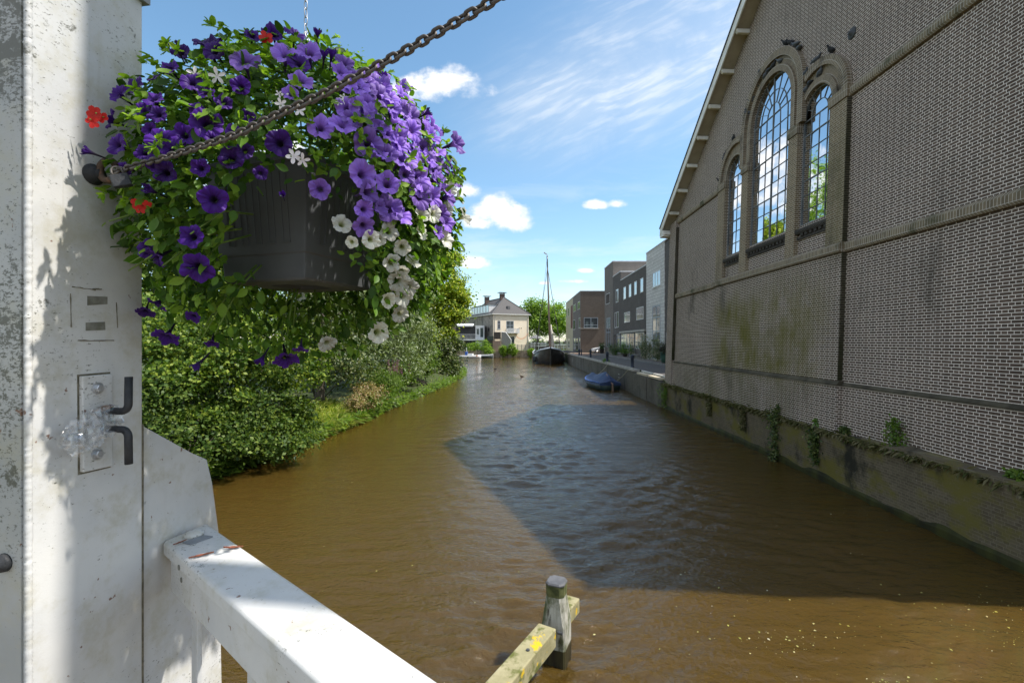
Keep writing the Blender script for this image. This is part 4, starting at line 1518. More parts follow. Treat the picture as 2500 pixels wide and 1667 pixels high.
FM = {'V': [petunia_mesh(s_, M_PV, o_) for s_, o_ in ((1, 1), (2, 1), (3, 0.85), (4, 0.7))],
      'D': [petunia_mesh(s_, M_PD, o_) for s_, o_ in ((11, 1), (12, 0.95), (13, 0.85), (14, 0.8))],
      'W': [petunia_mesh(s_, M_PW, o_) for s_, o_ in ((21, 1), (22, 0.9), (23, 0.8), (24, 0.65))],
      'b': [petunia_mesh(s_, M_PD, o_) for s_, o_ in ((31, 0.15), (32, 0.25))],
      'R': [geranium_mesh(41, M_PR, 5, 0.42), geranium_mesh(42, M_PR, 5, 0.38)],
      'g': [geranium_mesh(51, M_PGW, 5, 0.2), geranium_mesh(52, M_PGW, 5, 0.24)]}
FLOWERS = {
 'V': [(600, 161, 34), (697, 145, 34), (757, 140, 32), (710, 238, 22), (734, 208, 28), (782, 319, 31), (833, 315, 32), (906, 293, 33), (897, 353, 35), (923, 242, 32), (867, 221, 32), (829, 187, 28),
       (838, 165, 26), (957, 298, 30), (965, 340, 34), (948, 247, 30), (999, 289, 28), (1055, 310, 32), (1048, 340, 27), (1106, 353, 32), (940, 383, 30), (978, 395, 36), (880, 429, 36), (944, 455, 34),
       (1016, 438, 34), (1020, 482, 34), (889, 472, 32), (782, 463, 29), (1089, 404, 28), (1097, 438, 30), (1059, 442, 26), (948, 514, 34), (974, 530, 30), (884, 548, 28), (1029, 366, 28), (1084, 544, 26),
       (884, 512, 26), (918, 512, 26), (1037, 392, 28), (1001, 322, 27), (905, 198, 24), (985, 430, 26), (1063, 570, 18), (868, 196, 24)],
 'D': [(512, 120, 40), (340, 221, 32), (302, 240, 30), (506, 310, 42), (455, 336, 34), (400, 353, 38), (472, 213, 30), (570, 391, 34), (685, 353, 38), (413, 425, 32), (523, 489, 40), (476, 582, 36),
       (298, 361, 30), (668, 92, 30), (719, 95, 28), (730, 168, 32), (285, 300, 28), (361, 281, 26), (487, 650, 42), (394, 623, 32), (370, 612, 28), (411, 815, 34), (697, 869, 36), (391, 735, 26),
       (735, 842, 22), (478, 766, 22), (519, 829, 20), (358, 753, 24), (530, 135, 30), (386, 405, 26), (615, 100, 22), (425, 375, 28)],
 'b': [(383, 472, 22), (234, 378, 20), (808, 149, 20), (774, 98, 18), (438, 132, 20), (492, 882, 22), (644, 869, 20), (693, 485, 14), (933, 197, 16), (1034, 282, 16), (790, 150, 18)],
 'W': [(831, 553, 26), (901, 585, 26), (944, 567, 27), (1090, 462, 24), (1112, 487, 22), (1083, 513, 24), (1051, 522, 26), (1023, 530, 24), (1128, 532, 26), (1020, 567, 24), (1083, 586, 26), (981, 602, 26),
       (949, 640, 26), (1000, 647, 26), (968, 682, 32), (978, 658, 24), (940, 730, 26), (978, 722, 28), (972, 764, 24), (918, 811, 32), (996, 699, 24), (795, 833, 24), (733, 721, 18), (764, 728, 18), (720, 757, 14), (922, 585, 20), (860, 590, 18)],
 'R': [(240, 281, 17), (234, 304, 15), (252, 292, 14), (651, 100, 16), (342, 500, 16), (362, 497, 10), (352, 512, 12)],
 'g': [(478, 187, 17), (536, 191, 20), (716, 387, 19), (736, 391, 17), (731, 276, 15), (685, 259, 14), (833, 251, 10), (822, 256, 10), (845, 254, 10), (838, 244, 10), (693, 240, 10), (680, 236, 9)]}
FN = {'V': ('violet_petunia', None), 'D': ('purple_petunia', None), 'b': ('petunia_bud', None), 'W': ('white_petunia', None), 'R': ('red_geranium', None), 'g': ('white_geranium', None)}
CAMP = Vector((0, 0, EZ))
fr_ = random.Random(99)
xr = random.Random(12)
while len(FLOWERS['D']) < 50:
    px, py = xr.uniform(255, 640), xr.uniform(130, 440)
    if (px - 480) ** 2 / 230 ** 2 + (py - 320) ** 2 / 190 ** 2 < 1 and min((px - q[0]) ** 2 + (py - q[1]) ** 2 for k_ in 'VDg' for q in FLOWERS[k_]) > 33 ** 2:
        FLOWERS['D'].append((px, py, xr.uniform(19, 28)))
tries = 0
while len(FLOWERS['V']) < 76 and tries < 4000:
    tries += 1
    a_, b_ = xr.uniform(0, 1), xr.uniform(-1, 1)
    px, py = 835 + 250 * a_ + 20 * b_, 215 + 215 * a_ ** 1.2 + b_ * 130
    if py > 555 or px > 1110 or py < 185 or (px - 760) < 0.3 * (py - 200) * 0 + 40:
        continue
    if min((px - q[0]) ** 2 + (py - q[1]) ** 2 for q in FLOWERS['V']) > 19 ** 2:
        FLOWERS['V'].append((px, py, xr.uniform(22, 29)))
for kd, lst in FLOWERS.items():
    for (px, py, rp_) in lst:
        ray = Vector(((px - CX) / F, 1.0, (CY - py) / F)).normalized()
        iv = Matrix([list(r) for r in np.linalg.inv(SQ)])
        oc_ = iv @ (CAMP - BC)
        r0_ = ray.copy()
        ray = iv @ ray
        rl = ray.length
        ray = ray / rl
        Rb = 0.455 * (1.035 if kd in 'Rb' else 1.0)
        bq = ray.dot(oc_)
        disc = bq * bq - (oc_.length_squared - Rb * Rb)
        k = -bq - math.sqrt(disc) if disc > 0 else -bq
        ray = r0_
        k = k / rl
        p = CAMP + ray * k
        if kd == 'W' and (px, py) in ((733, 721), (764, 728), (720, 757)):
            p = CAMP + ray * ((-bq + math.sqrt(max(0, disc))) / rl)
        sd_ = (p - A0).dot(N_)
        if sd_ < 0.05 and p.y < 1.4:
            kk = 0.05
            rr = ray.dot(N_)
            p = p - ray * ((0.05 - sd_) / -rr if rr < 0 else 0)
        n_ = (p - BC).normalized() + (CAMP - p).normalized() * 0.55 + sun_dir * 0.3 + Vector((fr_.gauss(0, .3), fr_.gauss(0, .3), fr_.gauss(0, .3)))
        if kd == 'b':
            n_ = (p - BC).normalized() + Vector((0, 0, fr_.uniform(-0.6, 0.6)))
        if kd == 'D' and py > 700:
            n_ = n_ + Vector((0, 0, -0.7))
        if kd in 'Rg':
            n_ = n_ + (CAMP - p).normalized() * 1.3
        n_.normalize()
        ob = bpy.data.objects.new(FN[kd][0], fr_.choice(FM[kd]))
        COL.objects.link(ob)
        ob.parent = basket
        if kd in 'Rgb':
            q0 = p - PC
            q1 = q0 + (BC - p) * 0.32 + Vector((0, 0, -0.05))
            stp = [q0, q0.lerp(q1, 0.4) + Vector((0, 0, 0.02)), q1]
        s_ = rp_ * p.y / F * (1.06 if kd == 'V' else 0.92 if kd == 'D' else 0.98 if kd in 'DW' else 1.0)
        q = n_.to_track_quat('Z', 'Y').to_matrix().to_4x4()
        ob.matrix_local = Matrix.Translation(p - PC + n_ * 0.012) @ q @ Matrix.Rotation(fr_.uniform(0, 6.28), 4, 'Z') @ Matrix.Diagonal((s_, s_, s_ * (1.0 if kd != 'b' else 1.3), 1))
        if kd in 'Rgb':
            iml = ob.matrix_local.inverted()
            MB().tube([iml @ v for v in stp], [0.0012 / s_, 0.0014 / s_, 0.0018 / s_], 5, up=(0.31, 0.9, 0.2)).build('stem', M_STEM, ob, True)

# ------------------------------------------------------------------ mooring post with fender beam
M_MOOR = pm('weathered_oak', (0.34, 0.33, 0.28), (0.47, 0.46, 0.41), 5, 0.9, 0.6, stretch=(4, 4, 0.35), bscale=18, stains=[((0.085, 0.10, 0.04), 5.0, 0.42, 0.62, (1, 1, 0.5)), ((0.06, 0.05, 0.035), 9, 0.58, 0.68, (2, 2, 0.3))])
M_MOORB = pm('fender_oak', (0.25, 0.23, 0.12), (0.38, 0.345, 0.21), 4, 0.9, 0.6, bscale=25, stains=[((0.11, 0.12, 0.03), 5.0, 0.48, 0.62, (1, 1, 1)), ((0.62, 0.42, 0.02), 7.0, 0.57, 0.64, (1, 0.5, 1))])
M_WET = pm('wet_wood', (0.02, 0.017, 0.011), (0.05, 0.045, 0.02), 5, 0.5, 0.5, stretch=(3, 3, 0.4))
M_CAP = pm('lead_cap', (0.085, 0.088, 0.095), (0.13, 0.132, 0.14), 12, 0.6, 0.2)
M_CAPG = pm('mossy_cap_edge', (0.045, 0.055, 0.02), (0.12, 0.13, 0.05), 14, 0.8, 0.4)
mp = thing('mooring_post', 'weathered oak mooring post with dark cap standing in the brown water', 'mooring post', (0.43, 5.56, 0))
rot = Matrix.Rotation(R(-22), 3, 'Z')


def oct_(h, c, z, dx=0.0):
    pts = [(h, -h + c), (h, h - c), (h - c, h), (-h + c, h), (-h, h - c), (-h, -h + c), (-h + c, -h), (h - c, -h)]
    return [rot @ Vector((x + dx, y, 0)) + Vector((0, 0, z)) for x, y in pts]


MB().loft([oct_(0.143, 0.02, -1.5), oct_(0.143, 0.02, 0.2)]).build('foot', M_WET, mp)
MB().loft([oct_(0.142, 0.02, 0.201), oct_(0.142, 0.022, 0.46), oct_(0.136, 0.03, 0.52), oct_(0.106, 0.045, 0.78)]).build('shaft', M_MOOR, mp)
MB().loft([oct_(0.108, 0.045, 0.781), oct_(0.110, 0.045, 0.91)]).build('cap_skirt', M_CAPG, mp)
MB().loft([oct_(0.113, 0.045, 0.911), oct_(0.113, 0.045, 0.925), oct_(0.10, 0.04, 0.94)]).build('cap', M_CAP, mp)
MB().tube([rot @ Vector((0.12, -0.155, 0.42)), rot @ Vector((0.06, -0.15, 0.42))], 0.018, 8).build('bolt', M_IRON, mp)
bdv = Vector((0.5, 0.866, 0)).normalized()
fb_ = thing('fender_beam', 'horizontal mossy fender beam with yellow lichen notched into the mooring post', 'beam', (0.37, 5.43, 0.44))
mxb = Matrix.Rotation(math.atan2(bdv.y, bdv.x), 3, 'Z')
MB().box(bdv * -1.35, (2.45, 0.22, 0.21), m=mxb).build('near_length', M_MOORB, fb_, bevel=0.012)
MB().box(bdv * 0.41, (0.40, 0.17, 0.18), m=mxb).build('far_stub', M_MOORB, fb_, bevel=0.012)
MB().lathe([(0.02, 0.0), (0.02, 0.012), (0, 0.014)], bdv * -0.62 + Vector((0.02, 0, 0.104)), 8).build('bolt_head', M_IRON, fb_)

# floating leaves and specks on the water
M_FLOAT = leafmat('floating_leaf', [(0.22, 0.24, 0.04), (0.42, 0.42, 0.10), (0.55, 0.50, 0.30), (0.30, 0.33, 0.06), (0.62, 0.60, 0.52)], 0.0)
rng = np.random.default_rng(77)
pts_ = []
cl_ = [(rng.uniform(2.2, 7.4), 5.0 + abs(rng.normal()) * 1.6, rng.uniform(0.1, 0.6)) for _ in range(16)]
for i in range(460):
    u = rng.random()
    if u < 0.7:
        c_ = cl_[int(rng.integers(16))]
        x = min(7.8, c_[0] + rng.normal() * c_[2] * 1.6); y = c_[1] + rng.normal() * c_[2] * 0.5
    elif u < 0.85:
        x = rng.uniform(2.5, 7.6); y = rng.uniform(5, 12)
    else:
        x = rng.uniform(-5, 2.2); y = rng.uniform(5.2, 14)
    pts_.append((x, y, 0.012))
P = np.array(pts_)
V, Fc = leaves(P, 0.010 + 0.034 * rng.random(len(P)) ** 3.5, np.tile([0, 0, 1.0], (len(P), 1)) + rng.normal(size=P.shape) * 0.06, rng, LEAF4)
o = quadmesh('floating_leaves', V, Fc, 4, M_FLOAT, None)
tag(o, 'scattered yellow green leaves and specks floating on the brown water', 'floating leaves', kind='stuff')


# ================================================================== BUILDINGS BEYOND
M_GLASS = glassmat('window_glass', (0.42, 0.48, 0.52), 0.75, 0.05, 0.1, 1.5)
M_GLASSD = glassmat('dark_window_glass', (0.16, 0.19, 0.21), 0.6, 0.06, 0.1, 1.5)
M_FRAME = pm('white_frame', (0.66, 0.67, 0.68), (0.74, 0.75, 0.75), 5, 0.5)
M_FRAMEB = pm('blue_grey_frame', (0.30, 0.35, 0.41), (0.37, 0.42, 0.47), 5, 0.5)
M_DKDOOR = pm('dark_door', (0.035, 0.035, 0.04), (0.055, 0.055, 0.06), 5, 0.5)
M_GREYB = brickmat('charcoal_brick', (0.135, 0.12, 0.11), (0.105, 0.095, 0.088), (0.10, 0.097, 0.094), ms=0.005, squash=1, sf=1, var=0.7, dirt=[((0.20, 0.20, 0.20), 0.35, 0.60, 0.80, (1, 1, 0.6))])
M_BROWNB = brickmat('brown_brick', (0.175, 0.142, 0.118), (0.13, 0.108, 0.09), (0.19, 0.17, 0.15), ms=0.006, squash=1, sf=1, var=0.5)
M_GREYB2 = brickmat('grey_brown_brick', (0.21, 0.185, 0.165), (0.165, 0.147, 0.132), (0.165, 0.155, 0.145), ms=0.005, squash=1, sf=1, var=0.5)
M_CREAMP = pm('cream_panel', (0.44, 0.40, 0.28), (0.50, 0.46, 0.33), 2, 0.7)
M_TILE = brickmat('grey_tile_cladding', (0.66, 0.64, 0.62), (0.58, 0.565, 0.55), (0.22, 0.17, 0.17), bw=0.9, rh=0.34, ms=0.012, squash=1, sf=1, var=0.35, bump=0.4, dirt=[((0.22, 0.21, 0.20), 0.4, 0.58, 0.75, (1, 1, 1.4))])
M_PARAP = pm('roof_edge', (0.50, 0.51, 0.53), (0.6, 0.61, 0.63), 4, 0.6)
M_DKRED = pm('dark_red_panel', (0.12, 0.03, 0.03), (0.15, 0.04, 0.04), 4, 0.6)
M_BARK = pm('bark', (0.055, 0.045, 0.035), (0.11, 0.095, 0.075), 8, 0.95, 0.7, stretch=(1, 1, 0.3))


def window(par, o0_, u, n, w, h, frame, glass, nv=1, nh=0, off=None, ft=0.07, name='window', proud=0.03, sill=False):
    """o0_ lower left corner seen from outside, u along the wall, n outward"""
    o0_, u, n = Vector(o0_), Vector(u).normalized(), Vector(n).normalized()
    Z = Vector((0, 0, 1))
    mb = MB()

    def slab(a0, a1, z0, z1, d0, d1):
        P = [o0_ + u * a + Z * z + n * d for d in (d0, d1) for (a, z) in ((a0, z0), (a1, z0), (a1, z1), (a0, z1))]
        mb.add(P, [(0, 1, 2, 3), (4, 5, 6, 7), (0, 1, 5, 4), (1, 2, 6, 5), (2, 3, 7, 6), (3, 0, 4, 7)])
    slab(0, w, 0, ft, -0.05, proud)
    slab(0, w, h - ft, h, -0.05, proud)
    slab(0, ft, ft, h - ft, -0.05, proud - 0.002)
    slab(w - ft, w, ft, h - ft, -0.05, proud - 0.002)
    for i in range(1, nv):
        slab(w * i / nv - ft / 2, w * i / nv + ft / 2, ft, h - ft, -0.05, proud - 0.005)
    hs_ = nh if isinstance(nh, (list, tuple)) else [j / (nh + 1) for j in range(1, nh + 1)]
    for q in hs_:
        slab(ft, w - ft, h * q - ft / 2, h * q + ft / 2, -0.05, proud - 0.007)
    if sill:
        slab(-0.06, w + 0.06, -0.07, -0.002, -0.05, proud + 0.05)
    f = mb.build(name, frame, par, off=off)
    mb = MB()
    P = [o0_ + u * a + Z * z + n * 0.006 for (a, z) in ((ft * .5, ft * .5), (w - ft * .5, ft * .5), (w - ft * .5, h - ft * .5), (ft * .5, h - ft * .5))]
    mb.quad(*P)
    mb.build('pane', glass, f, off=off)
    return f


NX = (-1, 0, 0)
UX = (0, -1, 0)


def xwin(par, X, ya, yb, z0, z1, frame, glass, nv=1, nh=0, name='window', **k):
    """window in a wall facing the canal (plane x = X), between ya < yb"""
    return window(par, (X, yb, z0), UX, NX, yb - ya, z1 - z0, frame, glass, nv, nh, off=par.location, name=name, **k)


# pale tile-clad house
h = thing('tile_clad_house', 'narrow modern house clad in pale grey tiles beside the church corner', 'house', (14, 48, 1.7))
MB().b2((14.0, 45.7, 1.0), (25, 52.3, 13.45)).build('wall', M_TILE, h, off=h.location)
MB().b2((14.06, 29.2, 1.0), (25, 45.69, 13.40)).build('dark_bay', M_GREYB, h, off=h.location)
MB().b2((13.95, 29.2, 13.453), (25, 52.33, 13.56)).build('roof', M_PARAP, h, off=h.location)
xwin(h, 14.0, 47.0, 49.8, 9.4, 10.95, M_FRAME, M_GLASS, 3, 0, sill=True)
xwin(h, 14.0, 47.05, 49.8, 1.95, 7.45, M_FRAMEB, M_GLASS, 2, [0.52, 0.78], ft=0.1)
xwin(h, 14.06, 43.3, 45.3, 1.86, 4.6, M_FRAMEB, M_GLASSD, 2, [0.75], name='door', ft=0.12)
# charcoal row
h = thing('charcoal_brick_house', 'tall charcoal brick house row with a raised corner tower and small white windows', 'house', (14, 65, 1.7))
LO = h.location
mb = MB()
mb.b2((14.02, 52.31, 1.0), (25, 65.7, 12.2))
mb.b2((14.02, 65.703, 1.0), (25, 71.19, 13.45))
mb.build('wall', M_GREYB, h, off=LO)
MB().b2((14.02, 71.2, 1.0), (26, 78.3, 15.8)).build('tower', M_GREYB2, h, off=LO)
mb = MB()
mb.b2((13.97, 52.36, 12.203), (25, 65.69, 12.33))
mb.b2((13.97, 65.72, 13.453), (25, 71.18, 13.58))
mb.b2((13.97, 71.16, 15.803), (26, 78.34, 15.93))
mb.build('roof', M_PARAP, h, off=LO)
X = 14.02
for (a, c) in ((62.4, 63.9), (59.4, 60.75), (56.6, 57.9), (53.6, 54.95)):
    xwin(h, X, a, c, 9.4, 11.05, M_FRAME, M_GLASS, 1)
xwin(h, X, 60.1, 63.4, 6.25, 7.6, M_FRAME, M_GLASS, 3)
xwin(h, X, 53.5, 56.8, 6.3, 7.75, M_FRAME, M_GLASS, 1)
MB().b2((13.75, 52.4, 4.88), (14.1, 65.6, 5.12)).build('canopy', M_COPE, h, off=LO)
xwin(h, X, 60.4, 65.4, 2.9, 4.8, M_FRAME, M_GLASS, 3)
xwin(h, X, 57.9, 60.3, 1.86, 4.8, M_FRAMEB, M_GLASSD, 2, [0.78], name='door')
xwin(h, X, 53.2, 57.4, 2.9, 4.8, M_FRAME, M_GLASS, 3)
xwin(h, X, 73.6, 77.1, 9.75, 11.4, M_FRAME, M_GLASSD, 1)
xwin(h, X, 67.2, 69.0, 9.4, 11.3, M_FRAME, M_GLASS, 1)
xwin(h, X, 67.0, 69.8, 5.75, 8.0, M_FRAME, M_GLASS, 2)
xwin(h, X, 73.2, 76.6, 2.9, 7.5, M_FRAMEB, M_GLASS, 2, 1)
xwin(h, X, 68.4, 70.4, 1.86, 4.8, M_DKDOOR, M_GLASSD, 1, [0.8], name='door')
xwin(h, X, 66.2, 68.3, 1.86, 4.8, M_FRAMEB, M_GLASSD, 1, [0.8], name='door')
# brown brick building
h = thing('brown_brick_building', 'low brown brick building with a corner window at the bend of the quay', 'building', (10.7, 84, 1.7))
LO = h.location
MB().b2((10.72, 83.6, 1.0), (27, 95.6, 12.62)).build('wall', M_BROWNB, h, off=LO)
MB().b2((10.70, 83.62, 1.0), (10.717, 95.6, 12.62)).build('side_wall', M_GREYB2, h, off=LO)
MB().b2((10.70, 95.61, 1.0), (27, 110, 12.62)).build('cream_wing', M_CREAMP, h, off=LO)
MB().b2((10.64, 83.55, 12.623), (27, 110.05, 12.76)).build('roof', M_PARAP, h, off=LO)
window(h, (11.3, 83.6, 6.15), (1, 0, 0), (0, -1, 0), 2.5, 1.85, M_FRAMEB, M_GLASSD, 2, [0.28], off=LO, ft=0.1)
MB().b2((10.62, 83.42, 5.98), (14.0, 83.62, 6.12)).build('ledge', M_COPE, h, off=LO)
for (a, c, z0, z1, nv) in ((84.3, 87.9, 9.6, 11.0, 2), (90.8, 94.5, 9.6, 11.0, 2), (83.75, 86.2, 6.15, 8.0, 2), (91.8, 95.0, 6.1, 8.0, 1), (103, 105, 9.3, 11.2, 1), (107.5, 109.2, 9.3, 11.2, 1), (91, 94, 2.3, 4.4, 1), (83.9, 85.6, 2.3, 4.4, 1), (102, 104.8, 2.3, 4.4, 1), (107, 108.5, 2.3, 4.4, 1)):
    xwin(h, 10.70, a, c, z0, z1, M_FRAME, M_GLASSD, nv)
MB().b2((10.66, 96.2, 6.5), (10.70, 99.3, 11.2)).build('red_panel', M_DKRED, h, off=LO)
xwin(h, 10.70, 87.3, 90.0, 1.76, 4.4, M_DKDOOR, M_GLASSD, 1, [0.8], name='door')

# cream house at the end of the canal
M_CREAM = pm('cream_render', (0.82, 0.70, 0.54), (0.87, 0.77, 0.62), 0.6, 0.85, 0.1)
M_SHADEDSIDE = pm('shaded_side_render', (0.22, 0.20, 0.17), (0.33, 0.30, 0.26), 1.5, 0.9, 0.3, stains=[((0.10, 0.09, 0.08), 0.6, 0.5, 0.7, (1, 1, 1))])  # shade of the house's left side is put into this grey colour
m, t, b = newmat('roof_tile')
oc = ocoord(t)
x, y, z = sepx(t, oc)
wv_ = nod(t, 'ShaderNodeTexWave', {'Vector': comb(t, 0, 0, z), 'Scale': 1.6, 'Distortion': 0.3, 'Detail': 2.0}, bands_direction='Z')
cr_ = mix(t, noise(t, oc, 6, 4), (0.075, 0.072, 0.072), (0.12, 0.115, 0.112))
t.links.new(mix(t, sstep(t, wv_.outputs[1], 0.0, 0.35), (0.06, 0.055, 0.055), cr_), b.inputs['Base Color'])
b.inputs['Roughness'].default_value = 0.8
M_RTILE = m
M_CHIM = brickmat('chimney_brick', (0.13, 0.09, 0.075), (0.10, 0.07, 0.06), (0.14, 0.12, 0.11), squash=1, sf=1)
M_SLATE = pm('slate_slab', (0.10, 0.10, 0.105), (0.15, 0.15, 0.155), 5, 0.8)
HB = Vector((-6.38, 112, 1.62))
house = thing('cream_house', 'cream rendered house with hipped tile roof and two slab-topped chimneys at the canal end', 'house', HB, rz=math.atan2(0.42, 0.91))
WL, DL, HE = 9.3, 20.5, 8.75
MB().b2((0.02, 0, -0.5), (WL, 0.25, HE)).build('front_wall', M_CREAM, house)
MB().b2((0, 0.252, -0.5), (WL, DL, HE)).build('side_wall', M_SHADEDSIDE, house)
ov = 0.35
zr = 13.1
ev = [Vector((-ov, -ov, HE)), Vector((WL + ov, -ov, HE)), Vector((WL + ov, DL + ov, HE)), Vector((-ov, DL + ov, HE))]
r1, r2 = Vector((WL / 2, 4.4, zr)), Vector((WL / 2, DL - 4, zr))
dn = Vector((0, 0, -0.22))
mb = MB()
mb.add(ev + [r1, r2] + [v + dn for v in ev], [(0, 1, 4), (1, 2, 5, 4), (2, 3, 5), (3, 0, 4, 5), (0, 1, 7, 6), (1, 2, 8, 7), (2, 3, 9, 8), (3, 0, 6, 9), (6, 7, 8, 9)])
roof = mb.build('roof', M_RTILE, house)
M_GUT = pm('gutter', (0.55, 0.54, 0.5), (0.62, 0.61, 0.57), 4, 0.6)
mb = MB()
mb.b2((-ov - 0.06, -ov - 0.08, HE - 0.24), (WL + ov + 0.06, -ov - 0.005, HE + 0.02))
mb.b2((-ov - 0.08, -ov + 0.01, HE - 0.24), (-ov - 0.005, DL + ov, HE + 0.02))
mb.build('gutter', M_GUT, house)
mb = MB()
for a, c in ((ev[0], r1), (ev[1], r1), (r1, r2)):
    mb.tube([a + Vector((0, 0, 0.05)), c + Vector((0, 0, 0.05))], 0.11, 6)
mb.build('ridge_tile', M_SLATE, roof)
for (cx, cy, zt) in ((WL / 2 - 0.3, 5.0, 14.1), (WL / 2 - 0.8, 14.5, 14.0)):
    mb = MB().b2((cx - 0.55, cy - 0.45, zr - 1.2), (cx + 0.55, cy + 0.45, zt))
    c_ = mb.build('chimney', M_CHIM, roof)
    mb = MB()
    for sx in (-0.5, 0.5):
        for sy in (-0.4, 0.4):
            mb.b2((cx + sx - .05, cy + sy - .05, zt), (cx + sx + .05, cy + sy + .05, zt + 0.22))
    mb.b2((cx - 1.0, cy - 0.8, zt + 0.221), (cx + 1.0, cy + 0.8, zt + 0.33))
    mb.build('chimney_slab', M_SLATE, c_)
mb = MB().b2((4.1, 0.9, 9.85), (4.75, 1.9, 10.75))
sk_ = mb.build('skylight', M_SLATE, roof)
mb = MB().b2((0.15, 3.2, HE + 0.25), (3.6, 16.5, 11.15))
dm = mb.build('dormer', M_FRAME, house)
MB().b2((0.0, 3.05, 11.152), (3.7, 16.65, 11.3)).build('dormer_roof', M_SLATE, dm)
for k in range(6):
    window(house, (0.15, 15.8 - 2.1 * k, HE + 0.55), (0, -1, 0), (-1, 0, 0), 1.7, 1.75, M_FRAMEB, M_GLASS, 1, ft=0.08)
window(house, (1.05, 0, 5.15), (1, 0, 0), (0, -1, 0), 0.75, 1.95, M_FRAMEB, M_GLASS, 1, [0.58], sill=True)
window(house, (3.35, 0, 4.35), (1, 0, 0), (0, -1, 0), 1.95, 2.75, M_FRAMEB, M_GLASSD, 2, [0.3, 0.6], name='balcony_door', ft=0.09)
window(house, (4.55, 0, 0.7), (1, 0, 0), (0, -1, 0), 0.9, 2.6, M_DKDOOR, M_GLASSD, 1, [0.5], name='door')
bal = MB()
bal.b2((3.3, -1.0, 4.12), (6.4, 0, 4.26))
b_ = bal.build('balcony', M_PARAP, house)
bal = MB()
for k in range(26):
    bal.b2((3.32 + k * 0.121, -0.99, 4.263), (3.37 + k * 0.121, -0.95, 5.2))
for k in range(8):
    for x0 in (3.32, 6.34):
        bal.b2((x0, -0.93 + k * 0.12, 4.263), (x0 + 0.04, -0.89 + k * 0.12, 5.2))
bal.b2((3.28, -1.02, 5.203), (6.42, -0.92, 5.28))
bal.b2((3.28, -0.918, 5.203), (3.38, 0, 5.28))
bal.b2((6.32, -0.918, 5.203), (6.42, 0, 5.28))
bal.build('railing', M_FRAME, b_)
for xx_ in (6.75, 7.3):
    MB().lathe([(0.13, 0), (0.13, 0.02), (0, 0.02)], (xx_, 0, 5.35), 12, Vector((0, -1, 0)).to_track_quat('Z', 'Y').to_matrix()).build('vent', M_DKDOOR, house)
for xx_ in (0.35, 9.05):
    MB().tube([(xx_, -0.08, -0.3), (xx_, -0.08, HE - 0.2)], 0.06, 8).build('downpipe', M_GUT, house)
for k in range(2):
    MB().lathe([(0.5, 0), (0.5, 0.02), (0, 0.02)], (-0.001, 5.2 - 2.2 * k, 5.0), 14, Vector((-1, 0, 0)).to_track_quat('Z', 'Y').to_matrix()).build('vent_stain', M_DKDOOR, house)
# orange paper garland on the front
M_ORANGE = pm('orange_paper', (0.75, 0.20, 0.06), (0.80, 0.35, 0.16), 6, 0.7)
mb = MB()
for (xa, za, xb, zb, sag) in ((5.4, 4.0, 8.9, 4.1, 1.2),):
    for k in range(26):
        t0 = k / 25
        p = Vector((xa + (xb - xa) * t0, -0.25, za + (zb - za) * t0 - sag * 4 * t0 * (1 - t0)))
        mb.add([p, p + Vector((0.16, 0, 0)), p + Vector((0.08, 0.02, -0.22))], [(0, 1, 2)])
g = mb.build('garland', M_ORANGE)
g.location = HB
g.rotation_euler = house.rotation_euler
tag(g, 'garland of small orange paper flags hung across the cream house front', 'garland')

# things around the cream house
M_GREYW = pm('grey_weathered_wood', (0.26, 0.25, 0.235), (0.36, 0.35, 0.33), 4, 0.85, 0.3, stretch=(6, 6, 0.4))
M_DARKW = pm('dark_wood', (0.05, 0.045, 0.04), (0.09, 0.08, 0.07), 4, 0.85)
M_OLDBRICK = brickmat('old_red_brick', (0.33, 0.22, 0.17), (0.26, 0.18, 0.14), (0.34, 0.29, 0.25), squash=1, sf=1, var=0.7)
s = thing('wooden_screen', 'grey board privacy screen with sloping pipe in front of the cream house', 'screen', (-3.3, 110.9, 1.62))
p0, p1 = at(1224, 855, 110.9), at(1247, 855, 110.9)
MB().prism([(p0.x, 1.2), (p1.x, 1.2), (p1.x, 4.2), (p1.x - 1.2, 5.85), (p0.x, 6.0)], lambda a, c, d: Vector((a, d, c)), 110.9, 111.1).build('boards', M_GREYW, s, off=s.location)
MB().tube([(p0.x, 110.85, 6.0), (p1.x - 1.15, 110.85, 5.85), (p1.x + 0.05, 110.85, 4.15), (p1.x + 0.05, 110.85, 1.4)], 0.1, 8).build('pipe', M_FRAME, s, off=s.location)
s = thing('roof_terrace', 'dark raised terrace with a glass balustrade left of the grey board screen', 'terrace', (-5.5, 111, 1.62))
a, c = at(1190, 855, 110.8), at(1223, 855, 110.8)
MB().b2((c.x - 1.7, 110.7, 4.3), (c.x - 0.05, 111.6, 5.95)).build('bulkhead', M_DARKW, s, off=s.location)
MB().b2((a.x, 110.4, 3.9), (c.x - 1.72, 113, 4.1)).build('deck', M_DARKW, s, off=s.location)
MB().b2((a.x, 110.38, 4.1), (c.x - 1.72, 110.42, 5.0)).build('glass_panel', M_GLASSD, s, off=s.location)
MB().b2((c.x - 1.9, 110.3, 0.3), (c.x - 0.02, 111.0, 3.88)).build('pier', M_OLDBRICK, s, off=s.location)
for xx_ in (a.x + 0.15, a.x + 1.2):
    MB().b2((xx_ - 0.07, 110.5, 0.6), (xx_ + 0.07, 110.64, 3.89)).build('post', M_DARKW, s, off=s.location)
s = thing('awning_porch', 'low house porch with a white awning roof and white framed door behind the hedge', 'porch', (-12, 113.5, 1.62))
a, c = at(1112, 795, 113), at(1182, 795, 113)
